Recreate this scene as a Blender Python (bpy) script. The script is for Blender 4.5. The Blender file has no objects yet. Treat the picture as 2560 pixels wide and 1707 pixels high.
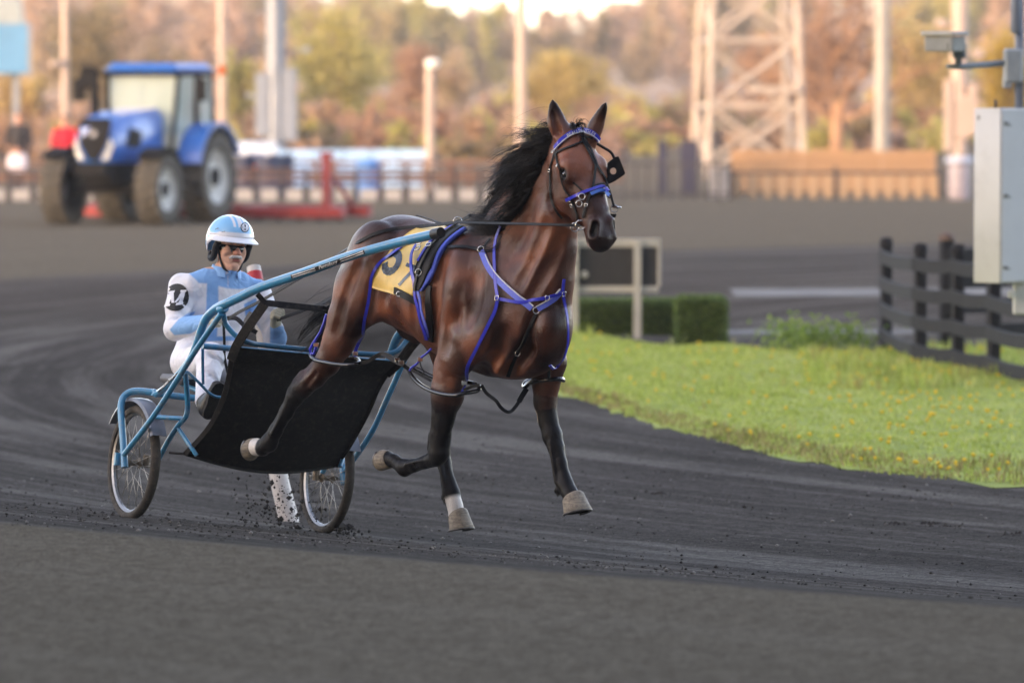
import bpy, bmesh, math, random
import numpy as np
from mathutils import Vector, Matrix, noise as mnoise
from mathutils.bvhtree import BVHTree

random.seed(11)
rng = np.random.default_rng(11)
sc = bpy.context.scene
COL = sc.collection
R = math.radians

# ------------------------------------------------------------------ camera
FPX = 13920.0                      # focal length in pixels of the 2560 px wide photograph
CAM = np.array((0.0, -32.0, 2.54))
PITCH = math.atan((853.5 - 206.0) / FPX)
cam_d = bpy.data.cameras.new('camera')
cam_d.sensor_width = 36.0
cam_d.lens = 36.0 * FPX / 2560.0
cam_d.clip_start = 0.5
cam_d.clip_end = 6000.0
cam_d.dof.use_dof = True
cam_d.dof.focus_distance = 30.5
cam_d.dof.aperture_fstop = 2.6
cam_o = bpy.data.objects.new('camera', cam_d)
COL.objects.link(cam_o)
cam_o.location = CAM
cam_o.rotation_euler = (math.pi / 2 - PITCH, 0, 0)
sc.camera = cam_o

# ------------------------------------------------------------------ sky, sun, exposure
SUN_EL, SUN_AZ = R(11.0), R(222.0)  # compass azimuth from +Y towards +X: behind the camera, to its left
world = bpy.data.worlds.new('World')
sc.world = world
world.use_nodes = True
wn = world.node_tree
bg = wn.nodes['Background']
sky = wn.nodes.new('ShaderNodeTexSky')
sky.sky_type = 'NISHITA'
sky.sun_disc = False
sky.sun_elevation = SUN_EL
sky.sun_rotation = SUN_AZ
sky.altitude = 50.0
sky.air_density = 0.5
sky.dust_density = 1.0
sky.ozone_density = 0.5
wn.links.new(sky.outputs[0], bg.inputs[0])
bg.inputs[1].default_value = 0.15
sun_d = bpy.data.lights.new('sun', 'SUN')
sun_d.energy = 0.28
sun_d.angle = R(0.53)
sun_d.color = (1.0, 0.78, 0.62)
sun_o = bpy.data.objects.new('sun', sun_d)
COL.objects.link(sun_o)
sun_dir = Vector((math.sin(SUN_AZ) * math.cos(SUN_EL), math.cos(SUN_AZ) * math.cos(SUN_EL), math.sin(SUN_EL)))
sun_o.rotation_euler = sun_dir.to_track_quat('Z', 'Y').to_euler()
sun_o.location = sun_dir * 60
sc.view_settings.view_transform = 'Standard'
sc.view_settings.look = 'None'
sc.view_settings.exposure = 3.02
sc.view_settings.gamma = 1.0
sc.view_settings.use_white_balance = True          # the camera's own 'shade' setting
sc.view_settings.white_balance_temperature = 9300
sc.view_settings.white_balance_tint = 20
sc.view_settings.use_curve_mapping = False
sc.render.engine = 'CYCLES'
sc.cycles.use_denoising = True
try:
    sc.cycles.denoiser = 'OPENIMAGEDENOISE'
except Exception:
    pass
sc.cycles.max_bounces = 6
sc.cycles.transparent_max_bounces = 16

# ------------------------------------------------------------------ where a pixel of the photograph lies
_F = np.array((0, math.cos(PITCH), -math.sin(PITCH)))
_U = np.array((0, math.sin(PITCH), math.cos(PITCH)))
_X = np.array((1.0, 0, 0))
def ray(px, py):
    d = _F + _X * (px - 1280.0) / FPX + _U * (853.5 - py) / FPX
    return d / np.linalg.norm(d)
def at(px, py, d):
    """the point seen at a pixel, d metres from the camera measured along +Y"""
    r = ray(px, py)
    return CAM + r * (d / r[1])
def xz(px, d):
    return (px - 1280.0) * d / FPX

TURN = np.array((28.0, 22.0))      # centre of the bend the track makes
def sstep(a, b, x):
    t = np.clip((x - a) / (b - a), 0, 1)
    return t * t * (3 - 2 * t)
def smax(a, b, k):
    h = np.clip(0.5 + 0.5 * (a - b) / k, 0, 1)
    return b + (a - b) * h + k * h * (1 - h)
def smin(a, b, k):
    return -smax(-a, -b, k)
def ground_z(x, y):
    x = np.asarray(x, float); y = np.asarray(y, float)
    r = np.hypot(x - TURN[0], y - TURN[1])
    bank = 0.054 + 0.109 * (r - 37.47)
    rim = 0.430 + 0.004 * (r - 41)
    bank = smin(bank, rim, 0.018)
    floor = -0.2 + 0.2 * sstep(25, 68, y)
    z = smax(bank, floor, 0.10)
    far = sstep(18, 34, y)
    z = z * (1 - far) + floor * far
    side = sstep(12, 40, np.abs(x))
    return z * (1 - side) + np.minimum(z, 0.3) * side

# ------------------------------------------------------------------ naming and building
OFF = {}
def link(o):
    COL.objects.link(o); return o
def thing(name, label, cat, loc=(0, 0, 0), rotz=0.0, group=None):
    o = bpy.data.objects.new(name, None); link(o)
    o.empty_display_size = 0.1
    o.location = loc; o.rotation_euler = (0, 0, rotz)
    o['label'] = label; o['category'] = cat
    if group: o['group'] = group
    OFF[o] = np.array(loc, float)
    return o
def tag(o, label, cat, group=None):
    o['label'] = label; o['category'] = cat
    if group: o['group'] = group
    return o
def mesh_of(verts, faces, smooth=False):
    me = bpy.data.meshes.new('m')
    me.from_pydata([tuple(map(float, v)) for v in verts], [], [tuple(map(int, f)) for f in faces])
    me.update()
    if smooth:
        me.shade_smooth()
        if smooth == 'auto': me.set_sharp_from_angle(angle=R(38))
    return me
def fast_mesh(verts, faces, smooth=True):
    """numpy arrays; faces (n, k) of one size"""
    me = bpy.data.meshes.new('m')
    n, k = faces.shape
    me.vertices.add(len(verts)); me.vertices.foreach_set('co', np.ascontiguousarray(verts, np.float32).ravel())
    me.loops.add(n * k); me.loops.foreach_set('vertex_index', np.ascontiguousarray(faces, np.int32).ravel())
    me.polygons.add(n)
    me.polygons.foreach_set('loop_start', np.arange(0, n * k, k, dtype=np.int32))
    me.polygons.foreach_set('loop_total', np.full(n, k, np.int32))
    if smooth: me.polygons.foreach_set('use_smooth', np.ones(n, bool))
    me.update(calc_edges=True)
    return me
def put(name, me, mat, parent=None, kind=None):
    """link a mesh as one object; parent coordinates unless the parent keeps an offset"""
    o = bpy.data.objects.new(name, me); link(o)
    if mat is not None and len(me.materials) == 0:
        for m in (mat if isinstance(mat, (list, tuple)) else [mat]):
            me.materials.append(m)
    if parent is not None:
        o.parent = parent
        OFF[o] = OFF.get(parent, np.zeros(3))
    if kind: o['kind'] = kind
    return o
def w2p(parent, verts):
    """world points into the space of a thing that is only moved, not turned"""
    return np.asarray(verts, float) - OFF.get(parent, np.zeros(3))
def putw(name, verts, faces, mat, parent, smooth=False, kind=None):
    return put(name, mesh_of(w2p(parent, verts), faces, smooth), mat, parent, kind)
def dup(root, loc=None, rotz=None, label=None, group=None):
    r = root.copy(); link(r)
    if loc is not None: r.location = loc
    if rotz is not None: r.rotation_euler = (0, 0, rotz)
    if label: r['label'] = label
    if group: r['group'] = group
    for ch in list(root.children):
        c = ch.copy(); link(c); c.parent = r
        for g in ch.children:
            d = g.copy(); link(d); d.parent = c
    return r

class MB:
    """collects simple solids, becomes one mesh"""
    def __init__(s): s.v = []; s.f = []
    def add(s, v, f):
        o = len(s.v); s.v += [tuple(map(float, p)) for p in v]; s.f += [tuple(i + o for i in q) for q in f]; return s
    def box(s, c, d, rz=0.0, bev=0.0, taper=(1, 1), M=None):
        x, y, z = d[0] / 2, d[1] / 2, d[2] / 2
        if bev <= 0:
            pts = [(-x, -y, -z), (x, -y, -z), (x, y, -z), (-x, y, -z)] + [(a * taper[0], b * taper[1], z) for a, b in ((-x, -y), (x, -y), (x, y), (-x, y))]
            f = [(3, 2, 1, 0), (4, 5, 6, 7), (0, 1, 5, 4), (1, 2, 6, 5), (2, 3, 7, 6), (3, 0, 4, 7)]
        else:
            b = min(bev, x * .9, y * .9, z * .9); pts = []; f = []
            def ring(zz, i):
                return [(-x + i, -y + b, zz), (-x + b, -y + i, zz), (x - b, -y + i, zz), (x - i, -y + b, zz), (x - i, y - b, zz), (x - b, y - i, zz), (-x + b, y - i, zz), (-x + i, y - b, zz)]
            for zz, i, t in ((-z, b * .7, 0), (-z + b, 0, 0), (z - b, 0, 1), (z, b * .7, 1)):
                pts += [(p[0] * (taper[0] if t else 1), p[1] * (taper[1] if t else 1), p[2]) for p in ring(zz, i)]
            for k in range(3):
                for j in range(8):
                    f.append((k * 8 + j, k * 8 + (j + 1) % 8, k * 8 + 8 + (j + 1) % 8, k * 8 + 8 + j))
            f.append(tuple(range(7, -1, -1))); f.append(tuple(range(24, 32)))
        ca, sa = math.cos(rz), math.sin(rz)
        out = []
        for p in pts:
            if M is not None:
                q = M @ Vector(p)
            else:
                q = (p[0] * ca - p[1] * sa + c[0], p[0] * sa + p[1] * ca + c[1], p[2] + c[2])
            out.append(q)
        return s.add(out, f)
    def tube(s, pts, r, n=8, caps=True, closed=False, flat=None):
        v, f = tube_geo(pts, r, n, caps, closed, flat); return s.add(v, f)
    def lathe(s, prof, c=(0, 0, 0), axis=(0, 0, 1), n=16, cap=True):
        """prof: (radius, along)"""
        ax = np.array(axis, float); ax /= np.linalg.norm(ax)
        h = np.array((1.0, 0, 0)) if abs(ax[0]) < .8 else np.array((0, 1.0, 0))
        e1 = np.cross(ax, h); e1 /= np.linalg.norm(e1); e2 = np.cross(ax, e1)
        v = []; f = []; c = np.array(c, float)
        for r_, a in prof:
            for i in range(n):
                t = 2 * math.pi * i / n
                v.append(c + ax * a + (e1 * math.cos(t) + e2 * math.sin(t)) * r_)
        for k in range(len(prof) - 1):
            for i in range(n):
                f.append((k * n + i, k * n + (i + 1) % n, (k + 1) * n + (i + 1) % n, (k + 1) * n + i))
        if cap:
            if prof[0][0] > 1e-5: f.append(tuple(range(n - 1, -1, -1)))
            if prof[-1][0] > 1e-5: f.append(tuple(range((len(prof) - 1) * n, len(prof) * n)))
        return s.add(v, f)
    def build(s, name, mat, parent=None, smooth=False, world=False, kind=None, weld=False):
        v = w2p(parent, s.v) if (world and parent is not None) else s.v
        me = mesh_of(v, s.f, smooth)
        return put(name, me, mat, parent, kind)

def catmull(pts, per=6, closed=False):
    P = [np.array(p, float) for p in pts]; n = len(P); out = []
    rng_ = range(n if closed else n - 1)
    for i in rng_:
        p0 = P[(i - 1) % n] if closed or i > 0 else 2 * P[0] - P[1]
        p1 = P[i]; p2 = P[(i + 1) % n]
        p3 = P[(i + 2) % n] if closed or i + 2 < n else 2 * P[-1] - P[-2]
        for k in range(per):
            t = k / per
            out.append(.5 * ((2 * p1) + (-p0 + p2) * t + (2 * p0 - 5 * p1 + 4 * p2 - p3) * t * t + (-p0 + 3 * p1 - 3 * p2 + p3) * t ** 3))
    if not closed: out.append(P[-1])
    return out
def tube_geo(pts, r, n=8, caps=True, closed=False, flat=None):
    P = [np.array(p, float) for p in pts]; m = len(P)
    rr = [r] * m if np.isscalar(r) else list(r)
    v = []; f = []; e1 = None
    for i in range(m):
        a = P[(i + 1) % m] if closed or i < m - 1 else P[i]
        b = P[(i - 1) % m] if closed or i > 0 else P[i]
        t = a - b; t = t / (np.linalg.norm(t) + 1e-12)
        if e1 is None:
            h = np.array((0, 0, 1.0)) if abs(t[2]) < .9 else np.array((1.0, 0, 0))
            e1 = np.cross(t, h)
        e1 = e1 - t * np.dot(e1, t); e1 /= np.linalg.norm(e1) + 1e-12
        e2 = np.cross(t, e1)
        for k in range(n):
            an = 2 * math.pi * k / n
            v.append(P[i] + (e1 * math.cos(an) + e2 * math.sin(an) * (flat or 1)) * rr[i])
    for i in range(m if closed else m - 1):
        j = (i + 1) % m
        for k in range(n):
            f.append((i * n + k, i * n + (k + 1) % n, j * n + (k + 1) % n, j * n + k))
    if caps and not closed:
        f.append(tuple(range(n - 1, -1, -1))); f.append(tuple(range((m - 1) * n, m * n)))
    return v, f

# ------------------------------------------------------------------ solids grown from smooth-blended limbs
class Field:
    def __init__(s, lo, hi, h):
        s.lo = np.array(lo, float); s.h = h
        s.n = np.ceil((np.array(hi) - s.lo) / h).astype(int) + 1
        s.D = np.full(s.n, 9.0, np.float32)
    def _sub(s, lo, hi):
        a = np.clip(np.floor((lo - s.lo) / s.h).astype(int), 0, s.n); b = np.clip(np.ceil((hi - s.lo) / s.h).astype(int) + 1, 0, s.n)
        if np.any(b <= a): return None
        g = [(s.lo[i] + s.h * np.arange(a[i], b[i])).astype(np.float32) for i in range(3)]
        return tuple(slice(a[i], b[i]) for i in range(3)), g[0][:, None, None], g[1][None, :, None], g[2][None, None, :]
    def seg(s, p0, p1, a0, a1=None, b0=None, b1=None, lat=(0, 1, 0), k=0.04, sub=False):
        """a limb from p0 to p1; a = half width along lat, b = half depth across it"""
        p0 = np.array(p0, float); p1 = np.array(p1, float); lat = np.array(lat, float)
        a1 = a0 if a1 is None else a1; b0 = a0 if b0 is None else b0; b1 = (a1 if b0 == a0 else b0) if b1 is None else b1
        m = max(a0, a1, b0, b1) + k + 2 * s.h
        q = s._sub(np.minimum(p0, p1) - m, np.maximum(p0, p1) + m)
        if q is None: return s
        sl, X, Y, Z = q
        d = p1 - p0; L2 = float(d @ d) + 1e-12
        t = np.clip(((X - p0[0]) * d[0] + (Y - p0[1]) * d[1] + (Z - p0[2]) * d[2]) / L2, 0, 1)
        qx = X - (p0[0] + d[0] * t); qy = Y - (p0[1] + d[1] * t); qz = Z - (p0[2] + d[2] * t)
        A = a0 + (a1 - a0) * t; B = b0 + (b1 - b0) * t
        y = qx * lat[0] + qy * lat[1] + qz * lat[2]
        w2 = np.maximum(qx * qx + qy * qy + qz * qz - y * y, 0)
        k0 = np.sqrt((y / A) ** 2 + w2 / B ** 2) + 1e-6
        k1 = np.sqrt((y / A ** 2) ** 2 + w2 / B ** 4) + 1e-6
        dist = (k0 * (k0 - 1) / k1).astype(np.float32)
        cur = s.D[sl]
        if sub:
            dist = -dist
            h = np.clip(0.5 - 0.5 * (dist - cur) / k, 0, 1)
            s.D[sl] = dist + (cur - dist) * h + k * h * (1 - h) if False else np.where(True, cur * h + dist * (1 - h) + k * h * (1 - h), 0)
        else:
            h = np.clip(0.5 + 0.5 * (cur - dist) / k, 0, 1)
            s.D[sl] = cur * (1 - h) + dist * h - k * h * (1 - h)
        return s
    def ball(s, c, r, k=0.03, sub=False, lat=(0, 1, 0), b=None):
        c = np.array(c, float)
        return s.seg(c, c + np.array((0, 0, 1e-4)), r, r, b or r, b or r, lat, k, sub)
    def chain(s, nodes, lat=(0, 1, 0), k=0.03):
        """nodes: (point, a[, b])"""
        for u, v in zip(nodes[:-1], nodes[1:]):
            s.seg(u[0], v[0], u[1], v[1], u[2] if len(u) > 2 else u[1], v[2] if len(v) > 2 else v[1], lat, k)
        return s
    def clip(s, p, nrm, k=0.01):
        """keep the side the normal points away from"""
        g = [(s.lo[i] + s.h * np.arange(s.n[i])).astype(np.float32) for i in range(3)]
        p = np.array(p, float); nrm = np.array(nrm, float); nrm /= np.linalg.norm(nrm)
        pl = (g[0][:, None, None] - p[0]) * nrm[0] + (g[1][None, :, None] - p[1]) * nrm[1] + (g[2][None, None, :] - p[2]) * nrm[2]
        s.D = np.maximum(s.D, pl.astype(np.float32)); return s
    def surface(s):
        D = s.D; S = D < 0
        c = np.zeros(np.array(S.shape) - 1, np.uint8)
        for i in (0, 1):
            for j in (0, 1):
                for k in (0, 1):
                    c += S[i:S.shape[0] - 1 + i, j:S.shape[1] - 1 + j, k:S.shape[2] - 1 + k]
        act = np.argwhere((c > 0) & (c < 8))
        idx = np.full(c.shape, -1, np.int32); idx[tuple(act.T)] = np.arange(len(act))
        corner = np.array([(i, j, k) for i in (0, 1) for j in (0, 1) for k in (0, 1)])
        val = np.stack([D[tuple((act + o).T)] for o in corner], 1)
        acc = np.zeros((len(act), 3)); cnt = np.zeros(len(act))
        for a in range(8):
            for b in range(a + 1, 8):
                if np.abs(corner[a] - corner[b]).sum() != 1: continue
                m = (val[:, a] < 0) != (val[:, b] < 0)
                t = val[m, a] / (val[m, a] - val[m, b])
                acc[m] += corner[a] + (corner[b] - corner[a]) * t[:, None]; cnt[m] += 1
        V = s.lo + s.h * (act + acc / cnt[:, None])
        F = []
        for ax in range(3):
            sl0 = [slice(None)] * 3; sl1 = [slice(None)] * 3
            sl0[ax] = slice(0, -1); sl1[ax] = slice(1, None)
            ch = np.argwhere(S[tuple(sl0)] != S[tuple(sl1)])
            u, v = (ax + 1) % 3, (ax + 2) % 3
            ok = (ch[:, u] > 0) & (ch[:, v] > 0) & (ch[:, u] < S.shape[u] - 1) & (ch[:, v] < S.shape[v] - 1)
            ch = ch[ok]
            inside = S[tuple(ch.T)]
            eu = np.zeros(3, int); eu[u] = 1; ev = np.zeros(3, int); ev[v] = 1
            q = np.stack([idx[tuple((ch - eu - ev).T)], idx[tuple((ch - ev).T)], idx[tuple(ch.T)], idx[tuple((ch - eu).T)]], 1)
            q[~inside] = q[~inside][:, ::-1]
            F.append(q)
        return V, np.concatenate(F)
    def value(s, P):
        """the field at points, trilinear"""
        g = (np.asarray(P) - s.lo) / s.h
        i = np.clip(np.floor(g).astype(int), 0, s.n - 2); t = g - i
        out = 0
        for a in (0, 1):
            for b in (0, 1):
                for c in (0, 1):
                    w = (t[:, 0] if a else 1 - t[:, 0]) * (t[:, 1] if b else 1 - t[:, 1]) * (t[:, 2] if c else 1 - t[:, 2])
                    out = out + w * s.D[i[:, 0] + a, i[:, 1] + b, i[:, 2] + c]
        return out
def set_col(me, rgb, name='Col'):
    at_ = me.attributes.new(name, 'FLOAT_COLOR', 'POINT')
    c = np.ones((len(me.vertices), 4), np.float32); c[:, :3] = rgb
    at_.data.foreach_set('color', c.ravel())
def seg_dist(P, a, b):
    a = np.array(a, float); d = np.array(b, float) - a
    t = np.clip((P - a) @ d / (d @ d + 1e-12), 0, 1)
    return np.linalg.norm(P - a - t[:, None] * d, axis=1), t

# ------------------------------------------------------------------ materials
MATS = {}
class NT:
    def __init__(s, name):
        s.m = bpy.data.materials.new(name); s.m.use_nodes = True
        s.t = s.m.node_tree; s.b = s.t.nodes['Principled BSDF']; s.out = s.t.nodes['Material Output']
    def n(s, typ, **kw):
        nd = s.t.nodes.new('ShaderNode' + typ)
        for k, v in kw.items():
            if k in nd.inputs: nd.inputs[k].default_value = v
            else: setattr(nd, k, v)
        return nd
    def l(s, a, b): s.t.links.new(a, b)
    def coord(s, which='Object', scale=None):
        c = s.n('TexCoord').outputs[which]
        if scale is not None:
            mp = s.n('Mapping'); mp.inputs['Scale'].default_value = scale; s.l(c, mp.inputs[0]); c = mp.outputs[0]
        return c
    def noise(s, scale, detail=4, rough=.55, vec=None, dist=0.0):
        nd = s.n('TexNoise'); nd.inputs['Scale'].default_value = scale; nd.inputs['Detail'].default_value = detail
        nd.inputs['Roughness'].default_value = rough; nd.inputs['Distortion'].default_value = dist
        if vec is not None: s.l(vec, nd.inputs['Vector'])
        return nd.outputs['Fac']
    def ramp(s, fac, stops):
        nd = s.n('ValToRGB'); el = nd.color_ramp.elements
        while len(el) < len(stops): el.new(.5)
        for e, (p, c) in zip(el, stops):
            e.position = p; e.color = (c, c, c, 1) if np.isscalar(c) else (*c, 1)
        s.l(fac, nd.inputs[0]); return nd.outputs[0]
    def mix(s, fac, a, b, mode='MIX'):
        nd = s.n('Mix', data_type='RGBA', blend_type=mode)
        for sock, val in ((nd.inputs[0], fac), (nd.inputs[6], a), (nd.inputs[7], b)):
            if hasattr(val, 'links'): s.l(val, sock)
            elif np.isscalar(val): sock.default_value = val
            else: sock.default_value = (*val[:3], 1)
        return nd.outputs[2]
    def math(s, op, a, b=0.0):
        nd = s.n('Math', operation=op)
        for sock, val in ((nd.inputs[0], a), (nd.inputs[1], b)):
            if hasattr(val, 'links'): s.l(val, sock)
            else: sock.default_value = val
        return nd.outputs[0]
    def bump(s, h, strength=.3, dist=.01):
        nd = s.n('Bump'); nd.inputs['Strength'].default_value = strength; nd.inputs['Distance'].default_value = dist
        s.l(h, nd.inputs['Height']); s.l(nd.outputs[0], s.b.inputs['Normal']); return nd
    def base(s, c):
        if hasattr(c, 'links'): s.l(c, s.b.inputs['Base Color'])
        else: s.b.inputs['Base Color'].default_value = (*c, 1)
    def set(s, **kw):
        for k, v in kw.items():
            s.b.inputs[k.replace('_', ' ')].default_value = v
def srgb(r, g, b):
    f = lambda c: ((c / 255 + .055) / 1.055) ** 2.4 if c > 10 else c / 255 / 12.92
    return (f(r), f(g), f(b))
def plain(name, col, rough=.6, metal=0.0, var=.18, scale=6.0, bump=0.0, spec=.5, coat=0.0, which='Object', grime=None):
    """one colour with a little wear in it"""
    if name in MATS: return MATS[name]
    t = NT(name); c = t.coord(which)
    n1 = t.noise(scale, 5, .6, c)
    lo = tuple(x * (1 - var) for x in col); hi = tuple(min(1, x * (1 + var)) for x in col)
    base = t.ramp(n1, [(.3, lo), (.7, hi)])
    if grime:
        n2 = t.noise(scale * 2.3, 6, .7, c)
        base = t.mix(t.ramp(n2, [(.5, 0), (.72, grime[1])]), base, grime[0])
    t.base(base)
    t.set(Roughness=rough, Metallic=metal, Specular_IOR_Level=spec, Coat_Weight=coat)
    if bump: t.bump(t.noise(scale * 8, 4, .6, c), bump, .004)
    MATS[name] = t.m
    return t.m
# ================================================================== GROUND
def track_material():
    t = NT('track_dust')
    pos = t.n('NewGeometry').outputs['Position']
    sep = t.n('SeparateXYZ'); t.l(pos, sep.inputs[0])
    dx = t.math('SUBTRACT', sep.outputs[0], float(TURN[0])); dy = t.math('SUBTRACT', sep.outputs[1], float(TURN[1]))
    rad = t.math('SQRT', t.math('ADD', t.math('MULTIPLY', dx, dx), t.math('MULTIPLY', dy, dy)))
    ang = t.math('ARCTAN2', dy, dx)
    cmb = t.n('CombineXYZ'); t.l(rad, cmb.inputs[0]); t.l(t.math('MULTIPLY', ang, 3.0), cmb.inputs[1])
    polar = cmb.outputs[0]
    def streak(scale, det, lo, hi, stretch=1.0):
        mp = t.n('Mapping'); mp.inputs['Scale'].default_value = (scale, stretch, 1); t.l(polar, mp.inputs[0])
        return t.ramp(t.noise(1.0, det, .6, mp.outputs[0]), [(lo, 0), (hi, 1)])
    s1 = streak(1.3, 5, .50, .62); s2 = streak(5.0, 4, .48, .68, 1.6); s3 = streak(.5, 3, .46, .58)
    grain = t.noise(17, 5, .7, pos)
    big = t.noise(.22, 4, .6, pos); mid = t.noise(2.4, 5, .65, pos); fine = t.noise(60, 6, .75, pos); grit = t.noise(190, 3, .7, pos)
    base = t.mix(t.ramp(big, [(.35, 0), (.65, 1)]), srgb(67, 66, 64), srgb(75, 73, 72))
    base = t.mix(t.math('MULTIPLY', s3, .18), base, srgb(86, 84, 83))
    base = t.mix(t.math('MULTIPLY', s1, .36), base, srgb(134, 132, 128))
    base = t.mix(t.math('MULTIPLY', s2, .55), base, srgb(104, 102, 100))
    base = t.mix(t.math('MULTIPLY', t.ramp(mid, [(.55, 0), (.8, 1)]), .35), base, srgb(56, 53, 51))
    # a browner belt where the far track lies
    bell = t.ramp(t.math('MULTIPLY', sep.outputs[1], .01), [(.28, 0), (.36, 1), (.42, 1), (.52, 0)])
    base = t.mix(t.math('MULTIPLY', bell, .15), base, srgb(83, 73, 68))
    base = t.mix(t.math('MULTIPLY', t.ramp(t.math('MULTIPLY', t.math('SUBTRACT', rad, 40.0), .5), [(.34, 0), (.5, 1)]), .85), base, srgb(104, 98, 88))
    base = t.mix(1.0, base, t.ramp(fine, [(.3, .35), (.7, 1.65)]), 'MULTIPLY')
    base = t.mix(t.math('MULTIPLY', t.ramp(grit, [(.62, 0), (.75, 1)]), .5), base, srgb(128, 126, 123))
    base = t.mix(1.0, base, t.ramp(grain, [(.3, .62), (.7, 1.38)]), 'MULTIPLY')
    base = t.mix(1.0, base, (1.10, 1.06, 1.0), 'MULTIPLY')
    t.base(base); t.set(Roughness=1.0, Specular_IOR_Level=0.0)
    t.bump(t.math('ADD', t.math('MULTIPLY', fine, 1.0), t.math('MULTIPLY', mid, 1.4)), .9, .012)
    return t.m
M_TRACK = track_material()
def axis(lo, hi, near_lo, near_hi, step, grow=1.28):
    a = list(np.arange(near_lo, near_hi + 1e-6, step)); s = step
    while a[-1] < hi: s *= grow; a.append(a[-1] + s)
    s = step
    while a[0] > lo: s *= grow; a.insert(0, a[0] - s)
    return np.array(a)
gx = axis(-1500, 1500, -9, 9, .22); gy = axis(-140, 3500, -14, 30, .20, 1.10)
GX, GY = np.meshgrid(gx, gy, indexing='ij')
GZ = ground_z(GX, GY)
hoofn = np.array([[mnoise.noise(Vector((x * 2.2, y * 2.2, 0))) for y in gy] for x in gx]) if len(gx) * len(gy) < 60000 else 0
GZ = GZ + hoofn * .006 * (np.abs(GY) < 40)
nx_, ny_ = GX.shape; I = np.arange(nx_ * ny_).reshape(nx_, ny_)
Fq = np.stack([I[:-1, :-1], I[1:, :-1], I[1:, 1:], I[:-1, 1:]], -1).reshape(-1, 4)
put('ground', fast_mesh(np.stack([GX, GY, GZ], -1).reshape(-1, 3), Fq), M_TRACK, None, 'structure')
# ------------------------------------------------ the grassed inside of the bend
edge_px = [(1375, 972), (1410, 984), (1490, 1010), (1580, 1042), (1680, 1072), (1781, 1097), (1880, 1124), (1982, 1147), (2110, 1168), (2233, 1187), (2390, 1202), (2534, 1214), (2700, 1226)]
top_px = [(1375, 835), (1420, 832), (1480, 838), (1560, 850), (1680, 866), (1760, 858), (1831, 862), (1950, 876), (2082, 884), (2203, 880), (2330, 872), (2480, 866), (2700, 860)]
def on_ground(px, py):
    d = 40.0
    for _ in range(30):
        p = at(px, py, d); z = float(ground_z(p[0], p[1])); d = (CAM[2] - z) / (-ray(px, py)[2]) * ray(px, py)[1]
    p = at(px, py, d); p[2] = float(ground_z(p[0], p[1])); return p
E1 = np.array(catmull([on_ground(*p) for p in edge_px], 5)); E2 = np.array(catmull([on_ground(*p) for p in top_px], 5))
nl = len(E1); nw = 40
def lawn_pt(u, w):
    i = u * (nl - 1); a = int(min(i, nl - 2)); t_ = i - a
    A_ = E1[a] * (1 - t_) + E1[a + 1] * t_; B_ = E2[a] * (1 - t_) + E2[a + 1] * t_
    p = A_ * (1 - w) + B_ * w
    return p
def lawn_h(p, w):
    return .006 + .055 * sstep(0, .25, w) * sstep(1.02, .85, w) + .035 * mnoise.noise(Vector((p[0] * .45, p[1] * .3, 4))) * sstep(0, .2, w) * sstep(1, .9, w)
LV = []
for i in range(nl):
    for j in range(nw + 1):
        w = j / nw; p = lawn_pt(i / (nl - 1), w)
        if j == 0: p = p + np.array((.18 * mnoise.noise(Vector((p[0] * 3, p[1] * 3, 1))), .9 * mnoise.noise(Vector((p[0] * 2.2, p[1] * 2, 2))), 0))
        z = float(ground_z(p[0], p[1])) + float(lawn_h(p, w)); LV.append((p[0], p[1], z))
LF = [(i * (nw + 1) + j, (i + 1) * (nw + 1) + j, (i + 1) * (nw + 1) + j + 1, i * (nw + 1) + j + 1) for i in range(nl - 1) for j in range(nw)]
t = NT('turf'); pos = t.n('NewGeometry').outputs['Position']
n1 = t.noise(.9, 4, .6, pos); n2 = t.noise(6, 5, .7, pos)
cc = t.mix(t.ramp(n1, [(.35, 0), (.65, 1)]), srgb(128, 146, 64), srgb(160, 170, 86)); cc = t.mix(t.math('MULTIPLY', t.ramp(n2, [(.45, 0), (.75, 1)]), .5), cc, srgb(122, 116, 70))
t.base(cc); t.set(Roughness=.9, Specular_IOR_Level=.2); t.bump(n2, .6, .03)
put('lawn', mesh_of(LV, LF, True), t.m, None, 'structure')
# blades in tufts and dandelion heads: too many to count
def blades(name, n, hmin, hmax, cols, wid, seedv, dens=None, label='', cat='grass', band=(0.0, 1.0)):
    rr = np.random.default_rng(seedv); V = []; Fs = []; C = []
    k = 0; tries = 0
    while k < n and tries < n * 6:
        tries += 1
        u, w = rr.random(), rr.uniform(*band)
        p = lawn_pt(u, w)
        if dens is not None and rr.random() > dens(p, u, w): continue
        z = float(ground_z(p[0], p[1])) + float(lawn_h(p, w)) - .004
        p = np.array((p[0], p[1], z)); h = rr.uniform(hmin, hmax) * (.5 + .8 * abs(mnoise.noise(Vector((p[0] * 1.3, p[1] * .8, 0)))) )
        c = cols[rr.integers(len(cols))]
        for q in range(3):
            a = rr.uniform(0, 6.28); d = np.array((math.cos(a), math.sin(a), 0)); ln = rr.uniform(.1, .6) * h
            s_ = np.array((-d[1], d[0], 0)) * wid * rr.uniform(.6, 1.3); b_ = p + rr.normal(0, 1, 3) * np.array((.03, .03, 0)); o = len(V)
            V += [b_ - s_, b_ + s_, b_ + d * ln * .4 + np.array((0, 0, h * .6)) + s_ * .7, b_ + d * ln * .4 + np.array((0, 0, h * .6)) - s_ * .7, b_ + d * ln + np.array((0, 0, h))]
            Fs += [(o, o + 1, o + 2, o + 3), (o + 3, o + 2, o + 4)]
            cv = np.array(c) * rr.uniform(.75, 1.25); C += [cv] * 5
        k += 1
    me = mesh_of(V, Fs); set_col(me, np.array(C)); return me
t = NT('leaf_tint'); t.base(t.n('Attribute', attribute_name='Col').outputs['Color']); t.set(Roughness=.7, Specular_IOR_Level=.25)
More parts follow.
